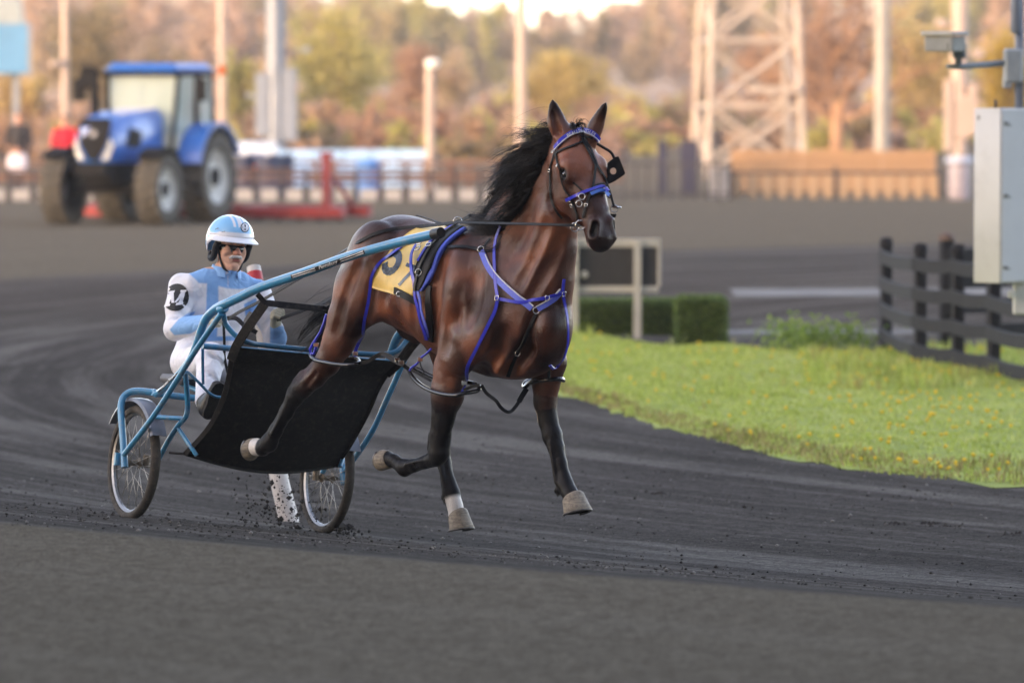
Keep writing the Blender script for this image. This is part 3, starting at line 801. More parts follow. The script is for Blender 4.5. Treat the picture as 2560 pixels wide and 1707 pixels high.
# dark booth panels and rail between horse and tan fence
dk = thing('iron_railing', 'dark iron railing between the horse head and tan fence', 'railing', tuple(gpt(1500, 121)))
Ld = xz(1826, 121) - xz(1500, 121)
for k in range(12): MB().box((Ld * k / 11, 0, .40), (.05, .05, .80)).build('bar', M_DK, dk)
for z in (.12, .75): MB().box((Ld / 2, 0, z), (Ld, .04, .05)).build('rail', M_DK, dk)
for px, w, lab in ((1655, .12, 'slim dark post left of two behind the iron railing'), (1722, .24, 'wide dark navy cabinet behind the iron railing')):
    q = thing('dark_locker', lab, 'locker', tuple(gpt(px, 125))); MB().box((0, 0, .6), (w * 1.6, .3, 1.2), 0, .02).build('body', plain('navy_steel', srgb(44, 44, 66), .6), q); MB().box((0, 0, 1.22), (w * 1.7, .34, .04)).build('lid', M_DK, q)
wb = thing('cooler_box', 'white box standing at the left end of the tan fence', 'box', tuple(gpt(1797, 121.5))); MB().box((0, 0, .3), (.38, .4, .6), 0, .03).build('body', M_WB, wb); MB().box((0, 0, .63), (.4, .42, .06), 0, .02).build('lid', M_WB, wb)
bk = thing('plastic_drum', 'white plastic drum with pale blue lid at the mast foot', 'drum', tuple(gpt(2398, 121)))
m = MB(); m.lathe([(.22, 0), (.24, .1), (.24, .72), (.22, .80), (.001, .80)], (0, 0, 0), (0, 0, 1), 18); m.build('shell', plain('white_plastic', srgb(150, 142, 150), .5), bk, 'auto')
m = MB(); m.lathe([(.30, .80), (.31, .86), (.28, .92), (.001, .93)], (0, 0, 0), (0, 0, 1), 18); m.build('lid', plain('pale_lid', srgb(170, 180, 200), .5), bk, 'auto')
# board at the left edge of the picture
sb = thing('display_board', 'raised blue display board at the far left edge', 'board', tuple(gpt(-60, 140)))
zb0, zb1 = zpx(185, 140), zpx(60, 140)
m = MB(); m.box((0, 0, (zb0 + zb1) / 2), (2.7, .3, zb1 - zb0), 0, .03); m.build('screen', plain('board_blue', srgb(70, 128, 168), .5, scale=1), sb)
m = MB(); m.box((0, .05, zb1 + .35), (2.5, .4, .75), 0, .03, (.9, .8)); m.build('hood', plain('board_grey', srgb(126, 140, 146), .6), sb)
for x in (-1.1, 1.0): MB().box((x, .2, zb0 / 2), (.16, .16, zb0)).build('support', M_PG, sb)
m = MB(); m.box((1.36, -.02, (zb0 + zb1) / 2), (.06, .34, zb1 - zb0 + .06)); m.build('frame_edge', M_PG, sb)
# ------------------------------------------------ people far off behind the rail: each one body
def figure(label, px, d, h, cols, arms=.1, lean=0.0, face=0.0):
    o = thing('person', label, 'person', tuple(gpt(px, d)), face)
    F = Field((-.42, -.34, -.02), (.42, .34, h + .06), .022)
    s = h / 1.75; P = lambda x, y, z: np.array((x, y, z)) * s
    for sg in (-1, 1):
        F.seg(P(sg * .10, .02 * sg, .04), P(sg * .10, 0, .48), .055, .062, .055, .065, (1, 0, 0), .02); F.seg(P(sg * .10, 0, .48), P(sg * .09, 0, .88), .066, .09, .07, .09, (1, 0, 0), .03)
        F.seg(P(sg * .10, -.02, .03), P(sg * .11, -.14, .03), .045, .04, .035, .03, (1, 0, 0), .02)
        F.seg(P(sg * .20, 0, 1.42), P(sg * (.23 + arms * .3), -.02, 1.14), .062, .05, .065, .052, (1, 0, 0), .03); F.seg(P(sg * (.23 + arms * .3), -.02, 1.14), P(sg * .18, -.16 - arms, 1.0), .048, .036, .05, .038, (1, 0, 0), .02)
        F.seg(P(sg * .18, -.16 - arms, 1.0), P(sg * .16, -.22 - arms, .99), .03, .025, .035, .03, (1, 0, 0), .02)
    F.seg(P(0, 0, .92), P(0, lean * .5, 1.2), .165, .17, .12, .12, (1, 0, 0), .05); F.seg(P(0, lean * .5, 1.2), P(0, lean, 1.42), .175, .17, .125, .10, (1, 0, 0), .05)
    F.seg(P(0, lean, 1.45), P(0, lean, 1.55), .055, .05, .055, .05, (1, 0, 0), .03); F.seg(P(0, lean - .01, 1.60), P(0, lean - .015, 1.67), .075, .078, .09, .095, (1, 0, 0), .02); F.seg(P(0, lean - .09, 1.60), P(0, lean - .10, 1.58), .016, .018, .02, .02, (1, 0, 0), .015)
    v, f = F.surface(); me = fast_mesh(v, f); z = v[:, 2] / s
    c = np.tile(np.array(cols[1]), (len(v), 1)); c[z > .90] = cols[0]; c[z > 1.50] = srgb(190, 140, 118)
    c[(z > 1.62) & (v[:, 1] / s > lean - .06)] = cols[2]; c[z > 1.70] = cols[2]; c[z < .08] = (.03, .03, .03)
    hands = (z < 1.03) & (z > .94) & (v[:, 1] / s < -.15 - arms); c[hands] = srgb(190, 140, 118)
    set_col(me, c)
    t_ = MATS.get('figure_tint')
    if t_ is None:
        q = NT('figure_tint'); q.base(q.n('Attribute', attribute_name='Col').outputs['Color']); q.set(Roughness=.8); t_ = MATS['figure_tint'] = q.m
    put('body', me, t_, o); return o
figure('person in black jacket and grey trousers standing at the left rail', 48, 126, 1.86, (srgb(34, 34, 40), srgb(120, 122, 130), (.02, .02, .02)))
figure('small person in white top and dark vest below the left rail', 44, 121, 1.15, (srgb(214, 206, 214), srgb(40, 44, 56), (.03, .02, .02)))
figure('person in bright red jacket standing behind the tractor front wheel', 164, 122, 1.82, (srgb(206, 24, 48), srgb(44, 44, 56), (.04, .04, .045)))
# ================================================================== TREES
def leaf_cloud(rr, centre, rad, n, size, cols, shell=.55):
    """n small leaf faces spread through a lumpy ellipsoid"""
    k = max(6, int(n / 70)); lob = rr.normal(0, 1, (k, 3)); lob /= np.linalg.norm(lob, axis=1)[:, None]; lob *= rr.uniform(.25, .85, (k, 1))
    w = rr.integers(0, k, n)
    d = rr.normal(0, 1, (n, 3)); d /= np.linalg.norm(d, axis=1)[:, None]; d *= rr.uniform(.0, 1, (n, 1)) ** .4
    P = np.array(centre) + (lob[w] + d * rr.uniform(.25, .42, (k, 1))[w]) * np.array(rad)
    cm = np.array(cols)[rr.integers(0, len(cols))] * .5 + np.mean(cols, 0) * .5
    cl = (cm * .72 + np.array(cols)[rr.integers(0, len(cols), k)][w] * .28) * rr.uniform(.86, 1.14, (n, 1))
    return P, cl
def leaf_mesh(rr, P, C, size):
    if size > .08: C = (C * .80 + np.mean(C, 1)[:, None] * np.array((1.02, .98, .98)) * .18) * .90
    n = len(P); a = rr.normal(0, 1, (n, 3)); a /= np.linalg.norm(a, axis=1)[:, None]
    b = np.cross(a, rr.normal(0, 1, (n, 3))); b /= np.linalg.norm(b, axis=1)[:, None]
    s = size * rr.uniform(.5, 1.3, (n, 1))
    V = np.stack([P - a * s, P + b * s * .55, P + a * s, P - b * s * .55], 1).reshape(-1, 3)
    me = fast_mesh(V, np.arange(n * 4).reshape(n, 4), False); set_col(me, np.repeat(C, 4, 0)); return me
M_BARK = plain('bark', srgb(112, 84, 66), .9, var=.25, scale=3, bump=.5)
def tree(label, px, d, h, rx, ry, rz, cols, n=1500, size=.16, trunk=.16, name='tree', zc=None, limbs=7, seedv=1, crown=True):
    rr = np.random.default_rng(seedv); o = thing(name, label, 'tree', tuple(gpt(px, d)))
    m = MB(); zc = zc if zc is not None else h - rz
    top = np.array((rr.normal(0, .1), 0, zc + rz * .5))
    m.tube(catmull([(0, 0, -.1), (rr.normal(0, .08), 0, zc * .45), (rr.normal(0, .12), 0, zc), tuple(top)], 4), list(np.linspace(trunk, trunk * .25, 13)), 8)
    for k in range(limbs):
        z0 = rr.uniform(.25, .9) * zc + .2; a = rr.uniform(0, 6.28); e = np.array((math.cos(a) * rx * .8, math.sin(a) * ry * .8, z0 + rr.uniform(.3, .9) * rz))
        m.tube(catmull([(0, 0, z0), tuple(e * np.array((.45, .45, 0)) + np.array((0, 0, z0 + (e[2] - z0) * .6))), tuple(e)], 3), list(np.linspace(trunk * .5, trunk * .1, 7)), 5)
    m.build('trunk', M_BARK, o, True)
    if crown:
        P, C = leaf_cloud(rr, (0, 0, zc), (rx, ry, rz), n * 2, size, cols); me = leaf_mesh(rr, P, C, size * .68); put('crown', me, M_LEAF, o)
    return o
YG = [srgb(176, 168, 84), srgb(188, 176, 96), srgb(160, 158, 84), srgb(150, 150, 84)]
YL = [srgb(204, 178, 96), srgb(194, 168, 92), srgb(184, 164, 92), srgb(172, 158, 100)]
RU = [srgb(164, 122, 96), srgb(150, 110, 90), srgb(176, 134, 106)]
DKG = [srgb(126, 116, 86), srgb(140, 124, 90), srgb(112, 108, 84), srgb(150, 128, 92)]
PK = [srgb(186, 154, 140), srgb(174, 144, 130), srgb(164, 134, 118)]
BR = [srgb(168, 134, 108), srgb(154, 122, 100), srgb(180, 146, 114)]
tree('large yellow-green tree in new leaf behind the grey mast', 840, 230, 5.9, 2.6, 1.8, 2.7, YG, 2600, .20, .22, seedv=1)
tree('smaller yellow-green tree left of the grey mast', 598, 226, 4.0, 1.0, 1.0, 1.6, YG, 900, .18, .14, seedv=2)
tree('rust-brown tree behind the short lamp post', 1050, 240, 4.6, 1.2, 1.2, 1.9, RU, 1000, .18, .18, seedv=3)
tree('yellow blossoming tree behind the horse ears', 1395, 236, 3.9, 2.7, 1.6, 1.5, YL, 2000, .20, .20, seedv=4)
tree('low yellow-green tree right of the horse head', 1600, 228, 2.2, 1.7, 1.3, 1.1, YG + YL, 1100, .18, .14, seedv=5)
tree('dark brown-green tree behind the tractor cab', 225, 222, 6.0, 1.9, 1.6, 2.6, DKG, 1900, .20, .24, seedv=6)
tree('orange-brown tree at the far left behind the people', 60, 228, 3.6, 1.4, 1.2, 1.6, BR + YL, 1100, .18, .16, seedv=7)
tree('pale pink budding tree left of the lattice tower', 1745, 240, 3.4, .9, .9, 1.5, PK, 800, .18, .14, seedv=8)
tree('yellow tree at the right edge behind the cabinet', 2520, 180, 4.3, 1.0, 1.0, 1.9, [srgb(206, 172, 50), srgb(186, 158, 52), srgb(164, 142, 52)], 1500, .15, .14, seedv=9)
tree('olive tree between tractor and grey mast', 400, 250, 4.6, 2.0, 1.6, 2.0, DKG + PK, 1500, .20, .20, seedv=10)
tree('brown budding tree behind the thick white mast', 2290, 215, 5.4, 2.2, 1.8, 2.6, BR + YL, 2200, .19, .22, seedv=11)
tree('reddish brown budding tree behind the lattice tower', 1960, 225, 5.2, 2.0, 1.6, 2.4, RU + BR, 1800, .19, .22, seedv=12)
tree('pale olive tree right of the yellow blossoming tree', 1130, 262, 4.2, 1.5, 1.4, 1.8, YG + PK, 1200, .20, .18, seedv=14)
# the big forked tree on the right: trunk and limbs in the low sun
rr = np.random.default_rng(13); o = thing('forked_tree', 'big forked bare tree with sunlit orange trunk right of the tower', 'tree', tuple(gpt(2092, 172)))
m = MB(); m.tube(catmull([(0, 0, -.1), (.02, 0, .9), (.0, 0, 1.5)], 4), list(np.linspace(.26, .20, 9)), 10)
def limb(p, d, L, r, lev):
    q = p + d * L; mid_ = (p + q) / 2 + rr.normal(0, .08, 3) * L; m.tube(catmull([p, mid_, q], 3), list(np.linspace(r, r * .6, 7)), 6)
    if lev > 0:
        for k in range(3 if lev > 1 else 3):
            nd = d + rr.normal(0, .42, 3); nd[2] = abs(nd[2]) * .8 + .15; nd /= np.linalg.norm(nd); limb(q if k < 2 else mid_, nd, L * rr.uniform(.6, .85), r * .58, lev - 1)
for dx, dz, rr0 in ((-.55, .85, .15), (.5, .9, .15), (-.15, 1, .13), (.95, .5, .10), (-.95, .6, .09)):
    dd = np.array((dx, rr.normal(0, .25), dz)); limb(np.array((0, 0, 1.35)), dd / np.linalg.norm(dd), 1.5, rr0, 3)
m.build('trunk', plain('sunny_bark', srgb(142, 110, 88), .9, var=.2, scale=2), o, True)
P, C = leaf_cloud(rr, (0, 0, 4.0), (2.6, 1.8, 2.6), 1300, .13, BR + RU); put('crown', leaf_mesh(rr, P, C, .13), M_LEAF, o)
# undergrowth along the foot of the trees, and the wood that closes the view
rr = np.random.default_rng(31); Ps = []; Cs = []
for k in range(380):
    px = rr.uniform(-60, 2620); d = rr.uniform(175, 330); p = gpt(px, d); hgt = rr.uniform(.9, 2.0) * (d / 240)
    P, C = leaf_cloud(rr, p + np.array((0, 0, hgt * .5)), (rr.uniform(.8, 1.8), .9, hgt * .7), 220, .2, [DKG, BR, YG, BR, PK, RU][rr.integers(0, 6)]); Ps.append(P); Cs.append(C)
o = put('undergrowth', leaf_mesh(rr, np.concatenate(Ps), np.concatenate(Cs), .20), M_LEAF, None, 'stuff'); tag(o, 'mixed brown and olive undergrowth below the far trees', 'undergrowth')
Ps = []; Cs = []
for k in range(420):
    px = rr.uniform(-80, 2640); d = rr.uniform(420, 760)
    topy = np.interp(px, (-80, 350, 700, 950, 1150, 1300, 1450, 1640, 1760, 2640), (-120, -110, -80, -65, -28, -2, -25, -75, -120, -130)) + rr.normal(0, 9)
    zt = zpx(topy, d); hgt = zt * rr.uniform(.7, 1.0); p = gpt(px, d); rx_ = rr.uniform(2.0, 4.2) * d / 600
    q_ = mnoise.noise(Vector((px * .004, d * .01, 3.3)))
    mixc = (PK + BR) if q_ > -.05 else (DKG + YG if q_ < -.28 else BR + DKG)
    P, C = leaf_cloud(rr, p + np.array((0, 0, hgt * .60)), (rx_, 2.5, hgt * .44), 260, .6, mixc); Ps.append(P); Cs.append(C)
o = put('far_wood', leaf_mesh(rr, np.concatenate(Ps), np.concatenate(Cs), .50), M_LEAF, None, 'stuff'); tag(o, 'far wood of pinkish brown budding trees closing the view', 'wood')
# rising ground behind the wood
hx = np.linspace(-260, 260, 60); V = []; Fs = []
for i, x in enumerate(hx):
    topz = 5.2 + 1.2 * mnoise.noise(Vector((x * .03, 0, 0))) + .012 * abs(x)
    for j, (y, q) in enumerate(((520, 0), (700, .55), (800, .9), (900, 1.0), (1200, .9))): V.append((x * (1 + j * .15), y, -.3 + topz * q))
for i in range(len(hx) - 1):
    for j in range(4): Fs.append((i * 5 + j, i * 5 + 5 + j, i * 5 + 6 + j, i * 5 + 1 + j))
put('hill', mesh_of(V, Fs, True), plain('hillside', srgb(150, 122, 100), .95, var=.25, scale=.05), None, 'structure')
# ================================================================== THINGS ON THE INSIDE OF THE BEND
M_BRAIL = plain('black_rail_paint', srgb(36, 36, 39), .75, var=.2, scale=6, bump=.15, spec=.2)
PF = thing('rail_fence', 'black four-rail fence with domed posts standing in the long grass', 'fence', tuple(on_ground(2215, 876)))
posts = [(2215, 876, 592), (2300, 922, 606), (2394, 938, 608), (2484, 955, 618), (2590, 985, 640)]
tops = []
for px, yb, yt in posts:
    b0 = on_ground(px, yb); d = b0[1] + 32; zt = zpx(yt, d); h = zt - b0[2]
    m = MB(); m.box((b0[0], b0[1], b0[2] + h / 2 - .08), (.105, .105, h - .02 + .16), .25, .012); m.build('post', M_BRAIL, PF, world=True)
    m = MB(); m.lathe([(.066, 0), (.072, .02), (.066, .06), (.04, .09), (.001, .10)], (b0[0], b0[1], zt - .10), (0, 0, 1), 14); m.build('post_cap', M_BRAIL, PF, 'auto', world=True)
    tops.append((b0, h))
for k in range(len(tops) - 1):
    (a, ha), (c, hc) = tops[k], tops[k + 1]
    for q, fr_ in enumerate((.83, .60, .375, .15)):
        m = MB(); P = []
        for t_ in np.linspace(0, 1, 7):
            p = a * (1 - t_) + c * t_; p = p.copy(); p[2] += (ha * (1 - t_) + hc * t_) * fr_ - .022 * math.sin(math.pi * t_); P.append(p)
        dirv = (c - a)[:2] / np.linalg.norm((c - a)[:2]); nrm = np.array((dirv[1], -dirv[0], 0))
        if nrm[1] > 0: nrm = -nrm
        v = []; f = []
        for p in P: v += [p + nrm * .085 + np.array((0, 0, -.062)), p + nrm * .085 + np.array((0, 0, .062)), p + nrm * .050 + np.array((0, 0, .066)), p + nrm * .050 + np.array((0, 0, -.062))]
        for i in range(len(P) - 1):
            for kk in range(4): f.append((i * 4 + kk, i * 4 + (kk + 1) % 4, i * 4 + 4 + (kk + 1) % 4, i * 4 + 4 + kk))
        f += [(3, 2, 1, 0), tuple((len(P) - 1) * 4 + kk for kk in range(4))]
        putw('rail', v, f, M_BRAIL, PF)
# a second run going off behind
PF2 = thing('rail_fence', 'brown-topped fence run receding behind the black four-rail fence', 'fence', tuple(on_ground(2366, 872)))
p0 = on_ground(2366, 872); p1 = on_ground(2600, 862)
for t_ in (0, .5, 1):
    p = p0 * (1 - t_) + p1 * t_; zt = zpx(592, p[1] + 32); m = MB(); m.box((p[0], p[1], (p[2] + zt) / 2), (.13, .13, zt - p[2]), .3, .012); m.build('post', M_BRAIL, PF2, world=True)
    m = MB(); m.lathe([(.09, 0), (.085, .05), (.001, .10)], (p[0], p[1], zt - .04), (0, 0, 1), 12); m.build('post_cap', plain('brown_cap', srgb(96, 74, 62), .7), PF2, 'auto', world=True)
for fr_ in (.83, .60, .375, .15):
    c = (p0 + p1) / 2; v = p1 - p0; m = MB(); hh = zpx(592, p0[1] + 32) - p0[2]
    m.box((c[0], c[1] - .09, c[2] + hh * fr_), (np.linalg.norm(v[:2]), .04, .14), math.atan2(v[1], v[0])); m.build('rail', M_BRAIL, PF2, world=True)
# hedge: a clipped box in two steps
HG = thing('hedge', 'low clipped green box hedge behind the dark sign board', 'hedge', tuple(on_ground(1560, 862)))
M_HEDGE = plain('hedge_core', srgb(58, 76, 44), .9, var=.3, scale=12)
rr = np.random.default_rng(4)
def hedge_block(px0, px1, yb, yt, dep, nl_):
    a, c = on_ground(px0, yb), on_ground(px1, yb); d = (a[1] + c[1]) / 2 + 32; zt = zpx(yt, d); x0, x1 = a[0], c[0]; z0 = min(a[2], c[2]) - .03; y0 = d - 32; w = x1 - x0; hh = zt - z0
    v = []; f = []; nx2, nz2 = 26, 12
    m = MB(); m.box(((x0 + x1) / 2, y0 + dep / 2, (z0 + zt) / 2), (w * .97, dep * .95, hh * .96), 0, .05); m.build('core', M_HEDGE, HG, world=True)
    P = []
    for k in range(nl_):
        s = rr.random()
        rnd = lambda u: min(max(u, 0), 1)
        if s < .62: p = (x0 + w * rr.random(), y0 + rr.normal(0, .012), z0 + hh * rr.random())
        elif s < .85: p = (x0 + w * rr.random(), y0 + dep * rr.random(), zt + rr.normal(0, .012))
        else: p = ((x1 if rr.random() < .7 else x0) + rr.normal(0, .01), y0 + dep * rr.random(), z0 + hh * rr.random())
        P.append(p)
    P = np.array(P)
    ex = np.minimum(P[:, 0] - x0, x1 - P[:, 0]); ez = zt - P[:, 2]; r_ = .06
    P[:, 1] += np.where((ez < r_), (r_ - ez) * .5, 0); P[:, 2] -= np.where(ex < r_, (r_ - np.clip(ex, 0, r_)) * .5 * (P[:, 2] > z0 + hh * .8), 0)
    C = np.array([srgb(88, 112, 60), srgb(104, 126, 70), srgb(72, 96, 54), srgb(118, 134, 78)])[rr.integers(0, 4, nl_)] * rr.uniform(.7, 1.3, (nl_, 1))
    put('foliage', leaf_mesh(rr, w2p(HG, P), C, .016), M_LEAF, HG)
hedge_block(1434, 1700, 838, 752, .5, 9000); hedge_block(1690, 1818, 862, 746, .55, 6000)
# sign board seen from behind
SG = thing('sign_board', 'dark board in a pale frame on two posts before the hedge', 'sign', tuple(on_ground(1510, 846)))
M_FRAME = plain('weathered_white_frame', srgb(172, 168, 156), .7, var=.15, scale=5)
dS = on_ground(1590, 846)[1] + 32; S = lambda px, py, dy=0: at(px, py, dS) + np.array((0, dy, 0))
def sbox(name, x0, y0, x1, y1, dep, mat, dy=0):
    a, c = S(x0, y0), S(x1, y1); m = MB(); m.box(((a[0] + c[0]) / 2, a[1] + dy, (a[2] + c[2]) / 2), (abs(c[0] - a[0]), dep, abs(a[2] - c[2])), 0, .006); return m.build(name, mat, SG, world=True)
sbox('board', 1432, 617, 1648, 716, .03, plain('charcoal_board', srgb(48, 47, 46), .8, var=.2, scale=8), .02)
sbox('frame_rail', 1424, 597, 1652, 618, .05, M_FRAME, .02); sbox('frame_rail', 1430, 715, 1646, 731, .05, M_FRAME, .02)
sbox('post', 1584, 600, 1603, 852, .07, M_FRAME, -.04); sbox('post', 1422, 599, 1446, 846, .07, M_FRAME, -.04); sbox('frame_stile', 1643, 618, 1652, 716, .05, M_FRAME, .022)
m = MB(); m.lathe([(.042, 0), (.04, .01), (.001, .018)], S(1461, 686, -.01), (0, -1, 0), 14); m.build('round_plate', M_FRAME, SG, world=True)
for yy in (655, 700):
    m = MB(); m.lathe([(.02, 0), (.02, .02), (.001, .025)], S(1433, yy, -.075), (0, -1, 0), 10); m.build('bolt', plain('dark_bolt', (.03, .03, .03), .6), SG, world=True)
# equipment cabinet on its pole, camera on an arm above
CB = thing('equipment_cabinet', 'tall pale grey equipment cabinet with a camera arm on a pole', 'cabinet', tuple(gpt(2585, 45)))
M_CAB = plain('cabinet_grey', srgb(196, 198, 196), .45, var=.05, scale=2, grime=(srgb(150, 150, 146), .25))
dC = 45.0; C_ = lambda px, py, dd=0.0: at(px, py, dC + dd)
a, bq = C_(2437, 272), C_(2502, 709); w = bq[0] - a[0]; hgt = a[2] - bq[2]; rz_c = R(48)
corner = C_(2501, 490); Wd, Dp = .28, .56
T = Matrix.Translation(Vector((corner[0], corner[1], corner[2]))) @ Matrix.Rotation(R(46), 4, 'Z')
# local +x runs right and back, local +y runs left and back from the front corner
m = MB(); m.box((0, 0, 0), (Dp, Wd, hgt), 0, .008, M=T @ Matrix.Translation((Dp / 2, Wd / 2, 0))); box_ = m.build('housing', M_CAB, CB, 'auto', world=True)
for zf in (.415, .0, -.41):
    m = MB(); m.box((0, 0, 0), (.05, .02, .03), 0, .004, M=T @ Matrix.Translation((.06, -.012, hgt * zf))); m.box((0, 0, 0), (.03, .012, .012), 0, 0, M=T @ Matrix.Translation((.10, -.012, hgt * zf - .01))); m.build('latch', plain('latch_grey', srgb(120, 122, 120), .5), CB, world=True)
m = MB(); m.box((0, 0, 0), (Dp - .03, .006, hgt - .03), 0, 0, M=T @ Matrix.Translation((Dp / 2, -.005, 0))); m.build('door', plain('cabinet_door_grey', srgb(178, 184, 186), .4, var=.05, scale=2), CB, world=True)
m = MB(); m.tube([C_(2489, 272, .15), C_(2489, 250, .15)], .010, 8); m.build('antenna', M_CAP_ if False else plain('black_antenna', (.02, .02, .02), .5), CB, True, world=True)
m = MB()
for k, (x0, x1) in enumerate(((0, .018), (.026, .050))):
    q = T @ Vector((-.003, Wd - .045 - x0, hgt / 2 - .075))
m.box((0, 0, 0), (.004, .030, .034), 0, 0, M=T @ Matrix.Translation((-.002, Wd - .05, hgt / 2 - .075))); m.build('small_plate', plain('plate_grey', srgb(150, 150, 148), .5), CB, world=True)
m = MB(); gp = gpt(2590, 45.4); m.tube([(gp[0], gp[1], gp[2] - .1), (gp[0], gp[1], zpx(-40, 45))], .075, 14); m.build('pole', M_PG, CB, True, world=True)
m = MB(); m.tube([C_(2548, 290, .3), C_(2548, -30, .3)], .035, 12); m.build('mast', M_PG, CB, True, world=True)
m = MB(); m.box(tuple(C_(2552, 745, .3)), (.12, .12, .26), 0, .01); m.box(tuple(C_(2528, 735, .2)), (.05, .05, .06), 0, .008); m.build('bracket', M_CAB, CB, world=True)
m = MB(); m.tube([C_(2368, 166, .2), C_(2400, 168, .25), C_(2515, 158, .3)], [.020, .024, .030], 10); m.build('camera_arm', plain('arm_grey', srgb(146, 156, 160), .5, .2), CB, True, world=True)
m = MB(); m.box(tuple(C_(2533, 165, .3)), (.15, .16, .28), 0, .02); m.box(tuple(C_(2518, 205, .28)), (.07, .08, .10), 0, .01); m.build('arm_clamp', plain('arm_grey', (0, 0, 0)), CB, world=True)
cm = MB(); cc = C_(2362, 105, .1); cm.box((cc[0], cc[1], cc[2] - .02), (.27, .20, .125), R(-35), .012); camb = cm.build('camera_housing', plain('camera_grey', srgb(138, 142, 138), .5), CB, world=True)
cm = MB(); cm.box((cc[0], cc[1], cc[2] + .065), (.32, .25, .035), R(-35), .012); cm.build('camera_hood', plain('camera_hood_grey', srgb(176, 178, 172), .5), camb, world=True)
cm = MB(); q = C_(2376, 118, -.02); cm.box(tuple(q), (.05, .03, .06), 0, .004); cm.build('camera_window', plain('dark_window', (.015, .015, .02), .2), camb, world=True)
cm = MB(); cm.box(tuple(C_(2398, 128, .16)), (.10, .10, .12), 0, .01); cm.tube([C_(2396, 138, .18), C_(2396, 160, .2)], .03, 10); cm.build('camera_head', plain('head_grey', srgb(96, 106, 112), .5), CB, world=True)
cm = MB(); cm.lathe([(.03, 0), (.045, .03), (.045, .28), (.02, .31), (.001, .31)], C_(2540, 85, .25), (0, 0, 1), 12); cm.build('sensor', M_PG, CB, 'auto', world=True)
# leaning white marker post beside the far wheel
MK = thing('marker_post', 'leaning white marker post with red band behind the sulky', 'marker', tuple(on_ground(728, 1302)))
b0 = on_ground(728, 1303); dM = b0[1] + 32
tpv = at(634, 668, dM + .55); midp = at(690, 1150, dM + .04); mid2 = at(668, 900, dM + .28)
path = catmull([b0 + np.array((.0, 0, -.05)), midp, mid2, tpv], 6)
rad = list(np.linspace(.062, .044, len(path)))
m = MB(); m.tube(path, rad, 12); m.build('stake', plain('white_flexible_plastic', srgb(214, 206, 198), .5, var=.08, scale=5, grime=((.18, .17, .16), .5)), MK, 'auto', world=True)
pa, pb = path[-1], path[-2]; m = MB(); m.tube([pa * .62 + pb * .38, pa * .05 + pb * .95], [.048, .049], 12); m.build('red_band', plain('red_tape', srgb(206, 40, 50), .5), MK, 'auto', world=True)
# pale painted lines on the far pavement
def line(name, pts, w):
    v = []; f = []
    for a in pts:
        v += [(a[0], a[1], gz(a[0], a[1]) + .006), (a[0], a[1] + w, gz(a[0], a[1] + w) + .006)]
    for i in range(len(pts) - 1): f.append((2 * i, 2 * i + 2, 2 * i + 3, 2 * i + 1))
    return mesh_of(v, f)
M_LINE = plain('worn_pale_line', srgb(98, 95, 92), .9, var=.3, scale=2)
for k, (py, x0, x1, w) in enumerate(((742, 1840, 2620, 2.2), (836, 1800, 2640, .9))):
    pts = [on_ground(x, py - (x - 1840) * .003) for x in np.linspace(x0, x1, 12)]
    put('pavement_line', line('l', pts, w), M_LINE, None, 'structure')
# weeds by the fence foot
WD = thing('weed_clump', 'middle one of three pale weed clumps at the grass edge', 'weeds', tuple(on_ground(2030, 880)), 0, 'weed clumps at the grass edge')
rr = np.random.default_rng(77); P = rr.normal(0, 1, (300, 3)) * np.array((.16, .12, .09)) + np.array((0, 0, .14)); P[:, 2] = np.abs(P[:, 2])
put('leaves', leaf_mesh(rr, P, np.array([srgb(132, 154, 78), srgb(110, 138, 66)])[rr.integers(0, 2, 300)], .035), M_LEAF, WD); MB().tube([(0, 0, -.05), (.01, 0, .2)], .006, 5).build('stem', M_LEAF and plain('weed_stem', srgb(90, 110, 60), .8), WD)
for px, py, lb in ((1975, 872, 'leftmost of three pale weed clumps at the grass edge'), (2120, 878, 'rightmost of three pale weed clumps, nearest the black fence')): dup(WD, tuple(on_ground(px, py)), None, lb)
# ================================================================== THE HORSE
HA = R(53.0)                                         # heading, measured from +X towards the camera
HF = np.array((math.cos(HA), -math.sin(HA), 0.0))
HL = np.array((math.sin(HA), math.cos(HA), 0.0))
HW = at(1215, 572, 29.6); HW[2] = 0.0                # below the withers
def h2w(p):
    p = np.asarray(p, float)
    return HW + p[..., 0:1] * HF + p[..., 1:2] * HL + p[..., 2:3] * np.array((0, 0, 1.0))
def HP(px, py, lat):
    """point of the photograph on a plane parallel to the horse's own mid plane, horse space"""
    r = ray(px, py)
    t = (lat - np.dot(CAM - HW, HL)) / np.dot(r, HL)
    p = CAM + r * t - HW
    return np.array((p @ HF, lat, p[2]))
def field_hit(F, px, py):
    r = ray(px, py); o = CAM - HW
    t = np.arange(26.5, 34.0, .008)
    P = o + r * t[:, None]
    Q = np.stack([P @ HF, P @ HL, P[:, 2]], 1)
    ok = np.all((Q > F.lo + .02) & (Q < F.lo + F.h * (F.n - 2)), 1)
    if not ok.any(): return None, None
    Q = Q[ok]; v = F.value(Q); i = np.argmax(v < 0)
    if v[i] >= 0: return None, None
    p = Q[i]; e = .012
    g = np.array([F.value(np.array([p + e * d]))[0] - F.value(np.array([p - e * d]))[0] for d in np.eye(3)])
    return p, g / (np.linalg.norm(g) + 1e-9)
